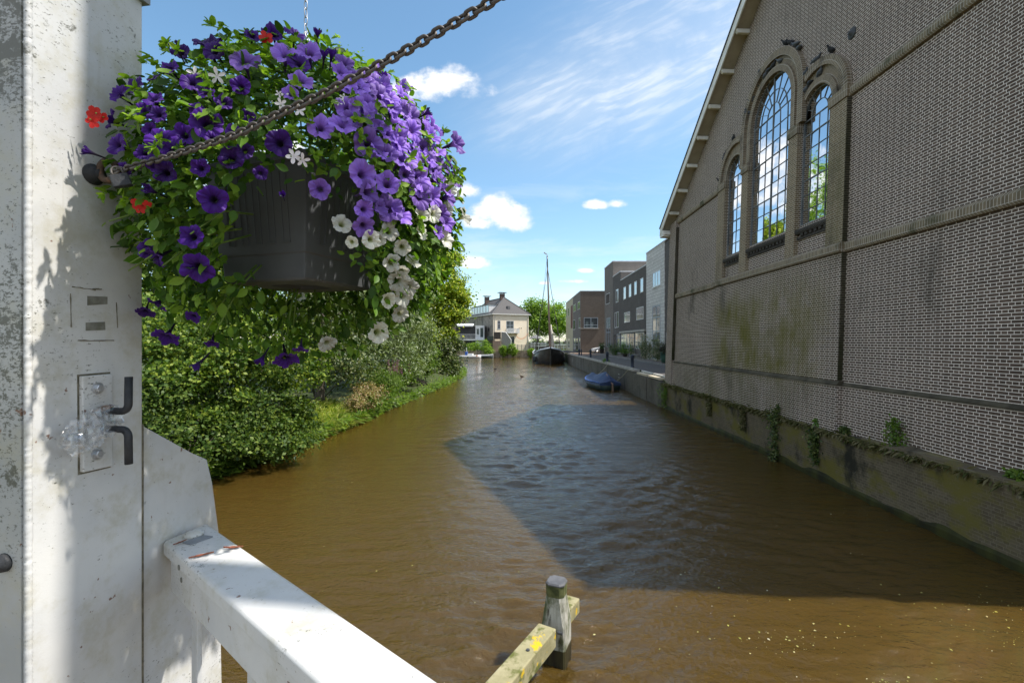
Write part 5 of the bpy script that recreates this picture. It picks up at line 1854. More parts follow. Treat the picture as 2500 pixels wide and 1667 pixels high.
MB().prism([(112.4, 7.55), (113.2, 7.6), (115.5, 8.1), (115.5, 7.9), (113.2, 7.45), (112.4, 7.3)], lambda yy__, zz__, d: Vector((d, yy__, zz__)), a.x, a.x + 4.2).build('awning', M_FRAME, s, off=s.location)
MB().b2((a.x, 114.0, 0.8), (c.x - 2.2, 118, 7.4)).build('wall', M_DKDOOR, s, off=s.location)
MB().b2((c.x - 2.1, 113.2, 0.8), (c.x, 118, 7.6)).build('white_wall', M_FRAME, s, off=s.location)
window(s, (c.x - 1.0, 113.2, 4.7), (1, 0, 0), (0, -1, 0), 0.85, 2.4, M_FRAME, M_GLASSD, 1, off=s.location, name='door')
window(s, (c.x - 1.9, 113.2, 5.3), (1, 0, 0), (0, -1, 0), 0.7, 1.6, M_FRAME, M_GLASSD, 1, off=s.location)
mb = MB()
for k in range(18):
    mb.b2((a.x + k * 0.3, 112.5, 4.3), (a.x + k * 0.3 + 0.05, 112.55, 5.4))
mb.b2((a.x, 112.48, 5.4), (a.x + 5.4, 112.57, 5.48))
mb.b2((a.x, 112.3, 4.0), (c.x + 0.4, 113.3, 4.3))
mb.build('railing', M_FRAME, s, off=s.location)
s = thing('grey_roofed_house', 'distant house with a plain grey roof behind the trees left of the cream house', 'house', (-15, 135, 1.6))
MB().b2((-22, 134, 1), (-12.6, 144, 9.8)).build('wall', M_OLDBRICK, s, off=s.location)
MB().prism([(-22.3, 9.8), (-17.3, 14.1), (-12.3, 9.8)], lambda a, c, d: Vector((a, d, c)), 133.8, 144.2).build('roof', M_SLATE, s, off=s.location)

# end wall of the canal and wooden railings
M_SHEET = pm('sheet_piling', (0.24, 0.19, 0.14), (0.36, 0.30, 0.23), 1.0, 0.9, 0.3, stretch=(3, 1, 0.4), stains=[((0.10, 0.09, 0.05), 0.8, 0.5, 0.65, (1, 1, 1))])
s = thing('canal_end_wall', 'timber and brick bank wall closing the far end of the canal', 'wall', (0, 109.9, 0.5))
mb = MB()
for k in range(150):
    x0 = -30 + k * 0.3
    mb.b2((x0, 109.9 - 0.03 * (k % 2), -1.5), (x0 + 0.29, 110.6, 1.55 + 0.05 * ((k * 7) % 3)))
mb.b2((15 - 0.0, 109.9, -1.5), (16, 110.6, 1.5))
mb.build('wall', M_SHEET, s, off=s.location)
MB().b2((-14.5, 109.2, -0.4), (-6.6, 109.88, 0.55)).build('landing', M_COPE, s, off=s.location)
MB().b2((-8.0, 108.9, -0.4), (-6.2, 109.19, 0.9)).build('white_block', M_FRAME, s, off=s.location)
def railfence(name, label, x0, x1, Y, z0, z1, n, nr, mat, lean=0.0):
    s_ = thing(name, label, 'railing', (x0, Y, z0))
    for k in range(n + 1):
        xx_ = x0 + (x1 - x0) * k / n
        MB().b2((xx_ - 0.07, Y - 0.07, z0 - 0.6), (xx_ + 0.07, Y + 0.07, z1 + 0.1)).build('post', mat, s_, off=s_.location)
    for k in range(nr):
        zz_ = z0 + (z1 - z0) * (k + 0.7) / nr
        MB().b2((x0 - 0.2, Y - 0.11, zz_ - 0.08), (x1 + 0.2, Y - 0.072, zz_ + 0.08)).build('rail', mat, s_, off=s_.location)
    return s_


q0, q1 = at(1254, 850, 110.2), at(1303, 850, 110.2)
railfence('timber_railing', 'weathered pale board railing along the canal end below the cream house', q0.x, q1.x, 110.2, 1.6, 2.95, 5, 3, M_GREYW)
q0, q1 = at(1297, 845, 112.5), at(1332, 845, 112.5)
railfence('white_railing', 'white rail fence left of the ship mast beyond the grassy bank', q0.x, q1.x, 112.5, 2.2, 3.5, 4, 2, M_FRAME)
q0, q1 = at(1354, 845, 114), at(1384, 845, 114)
railfence('white_railing', 'white rail fence right of the ship mast beside the brown building', q0.x, q1.x, 114, 1.9, 3.0, 4, 2, M_FRAME)
s = thing('white_footbridge', 'white footbridge railing with purple flower boxes far behind the ship', 'footbridge', (6, 128, 2.5))
q0, q1 = at(1290, 835, 128), at(1420, 835, 128)
MB().b2((q0.x, 127.9, 2.6), (q1.x, 128.1, 3.5)).build('parapet', M_FRAME, s, off=s.location)
MB().b2((q0.x, 127.8, 1.0), (q1.x, 129, 2.59)).build('deck', M_SHEET, s, off=s.location)
M_PFL = leafmat('distant_purple_flower', [(0.10, 0.04, 0.25), (0.16, 0.08, 0.36), (0.05, 0.12, 0.03)], 0.2)
for k in range(6):
    bx = MB().b2((q0.x + 1 + k * 2.1, 127.5, 3.3), (q0.x + 2.2 + k * 2.1, 127.85, 3.55)).build('flower_box', M_DARKW, s, off=s.location)
    crown('flowers', [((q0.x + 1.6 + k * 2.1, 127.65, 3.75), (0.7, 0.3, 0.35))], 14, 14, 0.16, 0.18, M_PFL, bx, 300 + k, off=s.location)
# grey parasol
s = thing('parasol', 'grey garden parasol open in front of the far trees', 'parasol', at(1308, 838, 116))
o_ = s.location.copy()
MB().tube([(o_.x, o_.y, 1.6), (o_.x, o_.y, 5.4)], 0.05, 8).build('pole', M_DARKW, s, True, off=o_)
pt = at(1308, 817.5, 116)
mb = MB()
rim = [Vector((pt.x + 1.7 * math.cos(a), pt.y + 1.7 * math.sin(a), pt.z - 0.85)) for a in [2 * math.pi * k / 8 for k in range(8)]]
rim2 = [v + Vector((0, 0, -0.18)) for v in rim]
mb.add([pt] + rim + rim2, [(0, 1 + k, 1 + (k + 1) % 8) for k in range(8)] + [(1 + k, 9 + k, 9 + (k + 1) % 8, 1 + (k + 1) % 8) for k in range(8)])
mb.build('canopy', pm('grey_canvas', (0.16, 0.165, 0.17), (0.21, 0.215, 0.22), 3, 0.9), s, off=o_)
s.location = o_

# ================================================================== VESSELS
M_HULL = pm('black_tar_hull', (0.012, 0.012, 0.013), (0.03, 0.029, 0.028), 3, 0.28, 0.15, spec=0.6, stains=[((0.12, 0.10, 0.085), 1.6, 0.62, 0.75, (1, 1, 0.4))])
M_RAILB = pm('pale_blue_gunwale', (0.42, 0.50, 0.60), (0.52, 0.58, 0.66), 4, 0.45)
M_MAST = pm('varnished_mast', (0.20, 0.135, 0.10), (0.29, 0.20, 0.155), 3, 0.45, 0.1, stretch=(3, 3, 0.2))
M_SAIL = pm('furled_canvas', (0.52, 0.48, 0.42), (0.64, 0.60, 0.54), 5, 0.9, 0.4)
M_ROPE = pm('rope', (0.42, 0.36, 0.24), (0.55, 0.48, 0.34), 12, 0.9)
M_RIG = pm('rigging_wire', (0.05, 0.045, 0.045), (0.09, 0.085, 0.08), 9, 0.7)
SB = Vector((4.95, 76.9, 0))
ship = thing('sailing_barge', 'black hulled flat-bottomed sailing barge with one tall mast moored bow on at the quay', 'ship', SB)
secs = []
ny = 22
for i in range(ny):
    t0 = i / (ny - 1)
    y = 18.5 * t0
    bowf = min(1.0, math.sqrt(max(0, 1 - (1 - min(1, y / 3.6)) ** 2)))
    sternf = 1.0 - 0.25 * max(0, (t0 - 0.75) / 0.25) ** 2
    hb = max(0.05, 2.62 * bowf * sternf)
    zs_ = 1.55 + 1.15 * (1 - min(1, y / 4.2)) ** 1.7 + 0.5 * max(0, (t0 - 0.6) / 0.4) ** 2
    bil = hb * 0.93
    ys_ = y - 0.5 * (1 - min(1, y / 3))
    sec = []
    for (fx, fz) in ((-0.55, -0.8), (-0.9, -0.35), (-1.0, 0.35), (-1.0, 0.8), (-0.93, 1.0), (0.93, 1.0), (1.0, 0.8), (1.0, 0.35), (0.9, -0.35), (0.55, -0.8)):
        zz = zs_ * fz if fz > 0 else fz
        bb_ = hb * abs(fx) * (1.0 if fz > 0.2 else 0.96)
        yo = y + (0.35 * (1 - fz) * (1 - min(1, y / 3)) if fz < 1 else 0)
        sec.append(Vector((math.copysign(bb_, fx), yo, zz)))
    secs.append(sec)
mb = MB()
mb.loft(secs)
hull = mb.build('hull', M_HULL, ship, True)
hull.modifiers.new('e', 'EDGE_SPLIT').split_angle = R(40)
for s_ in (-1, 1):
    pth = [Vector((s_ * abs(sc_[4].x) * 1.03, sc_[4].y - 0.03, sc_[4].z + 0.03)) for sc_ in secs]
    MB().tube(pth, [0.11 if i < 8 else 0.07 for i in range(ny)], 8).build('gunwale', M_RAILB, hull, True)
MB().loft([[Vector((x, y, z)) for (x, y) in ((-0.08, -0.12), (0.08, -0.12), (0.08, 0.25), (-0.08, 0.25))] for z in (-0.5, 1.4, 2.85)]).build('stem', M_HULL, hull)
MB().b2((-1.1, 6.0, 1.5), (1.1, 13.5, 2.35)).build('hatch', M_GREYW, ship, bevel=0.05)
MB().b2((-1.2, 14.2, 1.5), (1.2, 17, 2.7)).build('cabin', M_DARKW, ship, bevel=0.05)
mt = at(1335.7, 622, 84.5) - SB
mbp = at(1343, 850, 84.0) - SB
MB().tube([mbp + Vector((0, 0, -1)), mbp.lerp(mt, 0.35), mbp.lerp(mt, 0.82), mt], [0.17, 0.165, 0.12, 0.05], 10).build('mast', M_MAST, ship, True)
mast = ship.children[-1]
MB().tube([mbp.lerp(mt, 0.86), mbp.lerp(mt, 0.985)], 0.11, 8).build('mast_band', M_HULL, mast, True)
MB().add([mt + Vector((0.03, 0, 0.05)), mt + Vector((-0.55, 0.1, 0.5)), mt + Vector((-0.6, 0.12, 0.25)), mt + Vector((0.03, 0.02, -0.1))], [(0, 1, 2, 3)]).build('wind_vane', M_SAIL, mast)
st = mbp.lerp(mt, 0.86)
mb = MB()
for (x, y) in ((-2.3, 5.5), (-2.3, 6.6), (-2.35, 7.6), (2.3, 5.5), (2.3, 6.6), (2.35, 7.6)):
    mb.tube([st, (x, y, 1.7)], 0.03, 5)
mb.tube([mbp.lerp(mt, 0.97), (0, -0.1, 2.8)], 0.022, 5)
mb.tube([mbp.lerp(mt, 0.97), (-1.6, 16, 2.8)], 0.02, 5)
mb.build('rigging', M_RIG, ship)
pth = [mbp + Vector((0.35, 0.6, -0.6)), mbp + Vector((0.42, 0.5, 0.8)), mbp + Vector((0.30, 0.35, 2.3)), mbp + Vector((0.18, 0.3, 4.2))]
MB().tube(pth, [0.30, 0.36, 0.24, 0.08], 10).build('furled_sail', M_SAIL, ship, True)
MB().tube([mbp + Vector((0.2, 0.4, 0.4)), mbp + Vector((0.3, 9, 1.2))], 0.1, 8).build('boom', M_MAST, ship, True)
for (s_, yy_) in ((-1, 2.2), (-1, 3.4), (1, 2.4)):
    mb = MB()
    cy = Vector((s_ * (2.62 if yy_ > 3 else 2.45), yy_, 0.75))
    mb.tube([cy + Vector((0, 0.36 * math.cos(a), 0.36 * math.sin(a))) for a in [2 * math.pi * k / 16 for k in range(16)]], 0.13, 8, closed=True, up=(1, 0, 0))
    mb.build('tyre_fender', M_HOOK, ship, True)
for s_ in (-1, 1):
    mb = MB()
    mb.prism([(7.5, 1.7), (8.6, 1.9), (10.4, 0.2), (9.8, -0.4), (8.2, -0.3)], lambda a, c, d: Vector((d, a, c)), s_ * 2.66, s_ * 2.76)
    mb.build('leeboard', M_MAST, ship)
ra, rb_ = SB + Vector((2.0, 0.8, 2.1)), Vector((8.6, 74.8, 1.95))
mb = MB().tube([ra.lerp(rb_, k / 10) + Vector((0, 0, -0.25 * 4 * (k / 10) * (1 - k / 10))) for k in range(11)], 0.035, 6)
o_ = mb.build('mooring_rope', M_ROPE, None, True, off=ra)
o_.location = ra
tag(o_, 'pale mooring rope from the black barge to the quay edge', 'rope')

# blue covered sloop
M_BLUEC = pm('blue_tarpaulin', (0.025, 0.045, 0.11), (0.04, 0.066, 0.15), 2.5, 0.55, 0.5, bscale=5, bdist=0.04, stretch=(1, 2.5, 1))
M_BLUET = pm('bright_blue_trim', (0.03, 0.09, 0.32), (0.05, 0.12, 0.38), 3, 0.6)
M_BHULL = pm('dark_green_hull', (0.025, 0.045, 0.045), (0.05, 0.075, 0.07), 3, 0.5)
bo = thing('covered_boat', 'small open boat under a dark blue tarpaulin moored along the quay', 'boat', (6.55, 38.8, 0), rz=R(6))
hs_, cs_ = [], []
n, NK = 41, 29
rw = random.Random(8)
fold = [rw.uniform(-1, 1) for _ in range(n)]
for i in range(n):
    t0 = i / (n - 1)
    y = -3.0 + 6.2 * t0
    w_ = 1.02 * (1 - max(0, (t0 - 0.45) / 0.55) ** 2.4) * (0.80 + 0.20 * min(1, t0 / 0.35))
    w_ = max(w_, 0.05)
    sh = 0.52 + 0.28 * max(0, (t0 - 0.5) / 0.5) ** 2 + 0.05 * (1 - t0)
    hs_.append([Vector((-w_, y, sh)), Vector((-w_ * 0.93, y, 0.2)), Vector((-w_ * 0.6, y * 0.97, -0.2)), Vector((w_ * 0.6, y * 0.97, -0.2)), Vector((w_ * 0.93, y, 0.2)), Vector((w_, y, sh))])
    # ridge pole high near the stern, sagging forward, with a small hump over the bow
    rg_ = float(np.interp(t0, [0, 0.06, 0.20, 0.45, 0.68, 0.80, 0.90, 1.0], [0.18, 0.55, 0.80, 0.58, 0.36, 0.44, 0.34, 0.06]))
    zr_ = sh + rg_
    rr = []
    for k in range(NK):
        a = k / (NK - 1)
        q = -1 + 2 * a
        f = 1 - abs(q)
        sag = -0.10 * rg_ * math.sin(math.pi * f)
        crease = 0.020 * math.sin(i * 1.9 + 5 * q) * math.sin(math.pi * f) + 0.016 * fold[i] * (1 - f) ** 2
        zz_ = sh + 0.02 + (zr_ - sh) * f + sag + crease
        if k in (0, NK - 1):
            zz_ = sh - 0.17 + 0.035 * math.sin(i * 1.1)
        rr.append(Vector((q * (w_ + 0.06) + 0.012 * fold[i] * (f < 0.1), y, zz_)))
    cs_.append(rr)
MB().loft(hs_).build('hull', M_BHULL, bo, True)
mb = MB()
vs = [v for r in cs_ for v in r]
mb.add(vs, [(i * NK + k, i * NK + k + 1, (i + 1) * NK + k + 1, (i + 1) * NK + k) for i in range(n - 1) for k in range(NK - 1)] + [tuple(range(NK)), tuple(range((n - 1) * NK, n * NK))])
tp = mb.build('tarpaulin', M_BLUEC, bo, True)
tp.modifiers.new('e', 'EDGE_SPLIT').split_angle = R(45)
mb = MB().tube([r[1] + Vector((-0.03, 0, -0.02)) for r in cs_[1:-1]], 0.045, 6)
mb.build('trim', M_BLUET, tp, True)
MB().tube([(0.1, -3.05, -0.2), (0.1, -3.12, 0.5), (-0.12, -2.3, 1.25)], [0.05, 0.045, 0.03], 8).build('tiller_post', M_MAST, bo, True)
MB().prism([(-3.1, -0.5), (-3.4, -0.45), (-3.3, 0.55), (-3.08, 0.6)], lambda a, c, d: Vector((d, a, c)), 0.07, 0.13).build('rudder', M_MAST, bo)
for (p_, q_, lb) in ((Vector((7.3, 36.4, 0.62)), Vector((8.1, 35.0, 1.78)), 'thin rope from the stern of the covered boat up to the quay'), (Vector((6.7, 41.6, 0.75)), Vector((8.1, 43.2, 1.78)), 'thin rope from the bow of the covered boat up to the quay')):
    o_ = MB().tube([p_.lerp(q_, k / 8) + Vector((0, 0, -0.5 * (k / 8) * (1 - k / 8))) for k in range(9)], 0.016, 5).build('rope', M_ROPE, None, True, off=p_)
    o_.location = p_
    tag(o_, lb, 'rope')
# far motor boats
M_BWHITE = pm('boat_white', (0.66, 0.67, 0.68), (0.74, 0.74, 0.74), 4, 0.4)
M_TARPG = pm('grey_tarpaulin', (0.20, 0.21, 0.22), (0.28, 0.29, 0.30), 2, 0.8, 0.4)


def smallboat(label, c, L, B, H, rz, hm, cover=None, mast_=False):
    s_ = thing('motor_boat', label, 'boat', c, rz=rz)
    sec, cov = [], []
    for i in range(10):
        t0 = i / 9
        w_ = max(0.04, B / 2 * (1 - max(0, (t0 - 0.5) / 0.5) ** 2.2))
        sh = H * (0.8 + 0.5 * max(0, t0 - 0.4) ** 1.5)
        x = (t0 - 0.5) * L
        sec.append([Vector((x, -w_, sh)), Vector((x, -w_ * 0.8, 0.1)), Vector((x * 0.98, 0, -0.25)), Vector((x, w_ * 0.8, 0.1)), Vector((x, w_, sh))])
        cov.append([Vector((x, -w_ * 1.03, sh - 0.05)), Vector((x, -w_ * 0.5, sh + 0.22)), Vector((x, 0, sh + 0.34)), Vector((x, w_ * 0.5, sh + 0.22)), Vector((x, w_ * 1.03, sh - 0.05))])
    MB().loft(sec).build('hull', hm, s_, True)
    if cover:
        MB().loft(cov).build('cover', cover, s_, True)
    else:
        MB().b2((-L * 0.16, -B * 0.3, H * 0.7), (L * 0.1, B * 0.3, H * 1.35)).build('console', M_BWHITE, s_, bevel=0.05)
        MB().b2((-L * 0.3, -B * 0.15, H * 0.8), (-L * 0.18, B * 0.15, H * 1.9)).build('blue_seat', M_BLUET, s_, bevel=0.05)
        MB().tube([(-L * 0.2, 0, H), (-L * 0.24, 0, H * 3.2)], 0.05, 6).build('pole', M_BWHITE, s_)
        mb_ = MB()
        mb_.b2((L * 0.30, -B * 0.47, H * 0.55), (L * 0.36, -B * 0.36, H * 0.9))
        mb_.build('orange_mark', M_ORANGE, s_)
    return s_


smallboat('white open motor boat with a blue seat moored at the far left landing', Vector((-11.1, 106.5, 0)), 4.6, 1.9, 0.75, R(-8), M_BWHITE)
smallboat('low boat under a grey cover moored right of the white motor boat', Vector((-7.9, 107.2, 0)), 3.4, 1.7, 0.55, R(-4), M_BHULL, M_TARPG)

# white car
M_CARP = pm('white_car_paint', (0.72, 0.73, 0.74), (0.76, 0.77, 0.78), 3, 0.25, spec=0.6)
M_TYRE = pm('tyre_rubber', (0.015, 0.015, 0.016), (0.03, 0.03, 0.03), 12, 0.85)
cr = thing('parked_car', 'small white hatchback parked beyond the corner of the charcoal house', 'car', (14.2, 80.4, 1.75), rz=0)
# side profile, front towards -X
prof = [(-2.0, 0.35), (-2.02, 0.62), (-1.9, 0.78), (-1.25, 0.92), (-0.95, 0.98), (-0.35, 1.42), (0.2, 1.5), (1.1, 1.47), (1.75, 1.05), (1.95, 0.95), (2.0, 0.5), (1.95, 0.3), (-1.9, 0.28)]
mb = MB()
rings = []
for (w_, k) in ((-0.86, 0.0), (-0.80, 1.0), (0.80, 1.0), (0.86, 0.0)):
    rings.append([Vector((px_ * (1 if z_ < 1 else 0.97), w_ * (1.0 if z_ < 1 else 0.86), z_)) for px_, z_ in prof])
mb.loft(rings[1:3] if False else [rings[0], rings[3]])
mb.build('body', M_CARP, cr, bevel=0.06)
for s_ in (-1, 1):
    mb = MB()
    yy_ = s_ * 0.80
    mb.add([Vector(v) for v in ((-0.82, s_ * 0.872, 1.0), (1.55, s_ * 0.872, 1.0), (1.0, s_ * 0.80, 1.40), (-0.28, s_ * 0.80, 1.36))], [(0, 1, 2, 3)])
    mb.build('side_window', M_GLASSD, cr)
    for xw in (-1.25, 1.25):
        mxw = Vector((0, s_, 0)).to_track_quat('Z', 'Y').to_matrix()
        w_ = MB().lathe([(0.0, 0), (0.31, 0), (0.32, 0.05), (0.32, 0.16), (0.29, 0.19), (0.2, 0.19)], (xw, s_ * 0.71, 0.31), 20, mxw).build('wheel', M_TYRE, cr, True)
        MB().lathe([(0.2, 0.191), (0.19, 0.175), (0.05, 0.185), (0, 0.185)], (xw, s_ * 0.71, 0.31), 14, mxw).build('rim', M_STEEL, w_, True)
    MB().b2((-2.03, s_ * 0.55 - 0.17, 0.62), (-1.86, s_ * 0.55 + 0.17, 0.76)).build('headlight', M_GLASS, cr, bevel=0.03)
MB().add([Vector(v) for v in ((-0.99, -0.72, 1.0), (-0.99, 0.72, 1.0), (-0.42, 0.66, 1.40), (-0.42, -0.66, 1.40))], [(0, 1, 2, 3)]).build('windscreen', M_GLASSD, cr)

# bollards
M_BOLL = pm('blue_black_iron', (0.025, 0.035, 0.055), (0.045, 0.055, 0.08), 12, 0.5, 0.1)


def bollard(p, label, h=0.92, r=0.115):
    s_ = thing('bollard', label, 'bollard', p, 'bollards along the quay')
    MB().lathe([(r * 1.35, 0), (r * 1.35, 0.05), (r, 0.08), (r, h * 0.70), (r * 1.22, h * 0.72), (r * 1.22, h * 0.78), (r, h * 0.80)], (0, 0, 0), 18).build('shaft', M_BOLL, s_, True)
    MB().lathe([(r * 0.98, h * 0.801), (r * 1.12, h * 0.84), (r * 1.1, h * 0.9), (r * 0.8, h * 0.97), (r * 0.3, h), (0, h)], (0, 0, 0), 18).build('cap', M_BOLL, s_, True)
    return s_


for (px, py, Y, lab, h_) in ((1543.5, 897, 36.3, 'dark iron bollard on the quay nearest the church corner', 1.0), (1482.5, 886, 44.5, 'dark iron bollard on the quay beside the green weed tuft', 1.05),
                             (1441.8, 874.5, 56.5, 'dark iron bollard on the quay just left of the potted tree', 1.05), (1414, 869, 65, 'thick dark blue bollard of the pair near the barge mooring', 0.98), (1419.3, 867.5, 68.5, 'slimmer bollard of the pair standing on the sunlit clinkers', 0.9)):
    p = at(px, py, Y)
    p.z = 1.742
    bollard(p, lab, h_, 0.12 if h_ > 0.95 else 0.08)

# plants in front of the grey houses
M_BUSH1 = leafmat('dark_shrub_leaf', [(0.039, 0.078, 0.023), (0.065, 0.124, 0.033), (0.098, 0.169, 0.046)], 0.25)
M_FERN = leafmat('bright_shrub_leaf', [(0.078, 0.156, 0.033), (0.117, 0.221, 0.039), (0.182, 0.286, 0.065)], 0.35)
M_HOLLY = leafmat('hollyhock_leaf', [(0.065, 0.111, 0.039), (0.104, 0.169, 0.065), (0.546, 0.468, 0.442), (0.078, 0.130, 0.052)], 0.25)
M_DARKP = leafmat('bronze_leaf', [(0.035, 0.03, 0.025), (0.06, 0.05, 0.035), (0.05, 0.075, 0.03)], 0.2)
M_GPOT = pm('green_glazed_pot', (0.03, 0.085, 0.065), (0.05, 0.12, 0.09), 6, 0.3, spec=0.6)
M_BPOT = pm('dark_tub', (0.035, 0.03, 0.028), (0.06, 0.05, 0.045), 6, 0.8)


def street_plant(label, px, py, X, w_, h_, mat, pot=None, seed=0, name='potted_plant', nc=40, size=0.11):
    Y = F * X / (px - CX)
    base = Vector((X, Y, 1.84))
    s_ = thing(name, label, 'plant', base)
    z0 = 0.0
    if pot:
        pm_, pr, ph = pot
        MB().lathe([(pr * 0.7, 0), (pr * 0.95, ph * 0.5), (pr, ph * 0.92), (pr * 1.08, ph * 0.94), (pr * 1.08, ph), (pr * 0.9, ph), (pr * 0.88, ph - 0.05)], (0, 0, 0), 20).build('pot', pm_, s_, True)
        z0 = ph * 0.9
    crown('foliage', [((0, 0, z0 + h_ * 0.5), (w_ / 2, w_ / 2, h_ / 2)), ((w_ * 0.1, -w_ * .15, z0 + h_ * 0.3), (w_ / 2, w_ / 2, h_ / 3))], nc, 30, size, w_ * 0.12, mat, s_, seed)
    mb_ = MB()
    rg = np.random.default_rng(seed)
    for k in range(6):
        mb_.tube([(0, 0, z0 * 0.8), (rg.normal() * w_ * .1, rg.normal() * w_ * .1, z0 + h_ * 0.5), (rg.normal() * w_ * .18, rg.normal() * w_ * .18, z0 + h_ * 0.9)], [0.02, 0.015, 0.006], 5)
    mb_.build('stem', M_STEM, s_, True)
    return s_


street_plant('round dark shrub against the charcoal wall left of the small bench', 1503, 864, 13.3, 1.9, 1.75, M_BUSH1, None, 401, 'shrub', 80)
street_plant('bright green fern-like plant right of the small bench', 1526, 867, 13.2, 1.3, 1.5, M_FERN, (M_BPOT, 0.3, 0.4), 402)
street_plant('wispy grass-like plant below the shop window beside the second bench', 1541, 864, 13.5, 0.7, 2.0, M_HOLLY, None, 405, 'climbing_plant', 22, 0.09)
street_plant('tall flowering hollyhock clump against the charcoal house end', 1575, 872, 13.4, 1.35, 2.6, M_HOLLY, None, 403, 'hollyhock', 75, 0.13)
street_plant('tall pale rose climbing in front of the tile clad house', 1606, 879, 13.4, 1.3, 2.6, M_HOLLY, None, 404, 'rose_bush', 75, 0.12)
street_plant('bronze leaved plant in a big green glazed pot by the church corner', 1624, 884, 12.9, 1.2, 0.85, M_DARKP, (M_GPOT, 0.42, 0.95), 406)
street_plant('slim potted tree in a dark tub in front of the white car', 1469, 862, 13.3, 0.8, 1.15, M_BUSH1, (M_BPOT, 0.42, 0.7), 407)
for (px, X, L, lab) in ((1552, 12.95, 1.6, 'grey wooden bench between the wispy plant and the hollyhock'), (1513, 13.0, 1.1, 'small low wooden bench between the round shrub and the fern')):
    Y = F * X / (px - CX)
    s_ = thing('bench', lab, 'bench', (X, Y, 1.84))
    MB().box((0, 0, 0.43), (0.38, L, 0.06)).build('seat', M_GREYW, s_, bevel=0.01)
    for k in (-1, 1):
        MB().box((0, k * (L / 2 - 0.15), 0.2), (0.34, 0.07, 0.4)).build('leg', M_GREYW, s_)
rng = np.random.default_rng(61)
s_ = thing('weed_tuft', 'bright green weed tuft growing on the quay coping', 'weed', (8.25, 45.3, 1.76))
crown('foliage', [((0, 0, 0.12), (0.35, 0.5, 0.18))], 30, 14, 0.09, 0.08, M_FERN, s_, 410)

# ================================================================== VEGETATION
L_MAPLE = leafmat('maple_leaf', [(0.031, 0.066, 0.011), (0.062, 0.123, 0.018), (0.132, 0.202, 0.029), (0.290, 0.352, 0.053)], 0.28, 0.5, 0.22)
L_SHRUB = leafmat('shrub_leaf', [(0.022, 0.050, 0.009), (0.043, 0.086, 0.013), (0.079, 0.130, 0.020), (0.158, 0.209, 0.036)], 0.26, 0.5, 0.22)
L_GREY = leafmat('willow_leaf', [(0.108, 0.156, 0.072), (0.192, 0.252, 0.120), (0.324, 0.384, 0.216), (0.084, 0.132, 0.048)], 0.25, 0.45, 0.45)
L_GOLD = leafmat('robinia_leaf', [(0.084, 0.150, 0.014), (0.192, 0.288, 0.026), (0.336, 0.408, 0.041), (0.504, 0.504, 0.060)], 0.35, 0.5, 0.3)
L_DARK = leafmat('dark_waterside_leaf', [(0.022, 0.045, 0.010), (0.045, 0.08, 0.016), (0.09, 0.13, 0.03), (0.20, 0.22, 0.08)], 0.25, 0.45, 0.4)
L_FAR = leafmat('far_tree_leaf', [(0.088, 0.176, 0.025), (0.150, 0.264, 0.035), (0.229, 0.351, 0.049), (0.316, 0.439, 0.070)], 0.35, 0.5, 0.25)
L_GRASS = leafmat('bank_grass', [(0.115, 0.196, 0.023), (0.230, 0.322, 0.046), (0.380, 0.414, 0.092), (0.483, 0.437, 0.184)], 0.35, 0.6, 0.2)
L_DRYW = leafmat('dry_weed', [(0.260, 0.169, 0.091), (0.351, 0.247, 0.130), (0.208, 0.195, 0.065), (0.156, 0.195, 0.052)], 0.25)
L_WEED = leafmat('waterside_weed', [(0.070, 0.133, 0.021), (0.112, 0.196, 0.028), (0.182, 0.252, 0.042)], 0.35)


def E(px, py, Y, rx, ry, rz):
    return (at(px, py, Y), (rx, ry, rz))


# big leafy shrubs at the near left
bush('maple_shrub', 'big leafy maple shrub filling the bank just right of the white post', 'shrub', Vector((-9.6, 14.2, 0.75)),
     [E(420, 890, 14.0, 1.6, 1.5, 1.1), E(520, 840, 14.8, 1.7, 1.5, 1.2), E(640, 850, 15.5, 1.6, 1.5, 1.1), E(390, 800, 15.0, 1.5, 1.5, 1.2), E(720, 900, 16, 1.0, 1.2, 0.8), E(470, 960, 13.5, 1.3, 1.2, 0.8)], 230, 120, 0.125, 0.25, L_MAPLE, M_BARK, 501, 14, shell=0.72, flat=0.45)
bush('rounded_shrub', 'rounded dark green shrub overhanging the water below the maple shrub', 'shrub', Vector((-7.9, 14.6, 0.5)),
     [E(640, 1010, 14.8, 1.35, 1.3, 0.72), E(715, 1020, 15.4, 0.75, 1.0, 0.6), E(560, 1040, 14.0, 1.2, 1.2, 0.62), E(660, 1070, 14.2, 1.2, 1.1, 0.5)], 150, 100, 0.11, 0.19, L_SHRUB, M_BARK, 502, 10, shell=0.75, flat=0.6)
bush('low_bramble', 'low spreading bramble at the water edge beside the white gusset plate', 'shrub', Vector((-8.8, 12.4, 0.4)),
     [E(440, 1060, 12.6, 1.2, 1.2, 0.55), E(530, 1085, 12.9, 1.0, 1.0, 0.45), E(390, 1000, 12.8, 1.2, 1.2, 0.7)], 100, 80, 0.11, 0.20, L_SHRUB, M_BARK, 503, 8, shell=0.7)
tree('lime_tree', 'tall broad tree behind the flower basket and the white post', 'tree', Vector((-15.5, 22, 0.9)),
     [E(450, 560, 21, 2.8, 3.0, 2.6), E(580, 400, 21.5, 2.4, 2.6, 2.4), E(350, 720, 20, 3.0, 3.0, 1.8), E(540, 650, 21, 3.2, 3, 2.6), E(470, 760, 19.5, 3.0, 2.5, 1.4), E(598, 160, 22, 0.7, 0.9, 0.75)], 240, 90, 0.20, 0.55, L_MAPLE, M_BARK, 504, 0.28, 14)
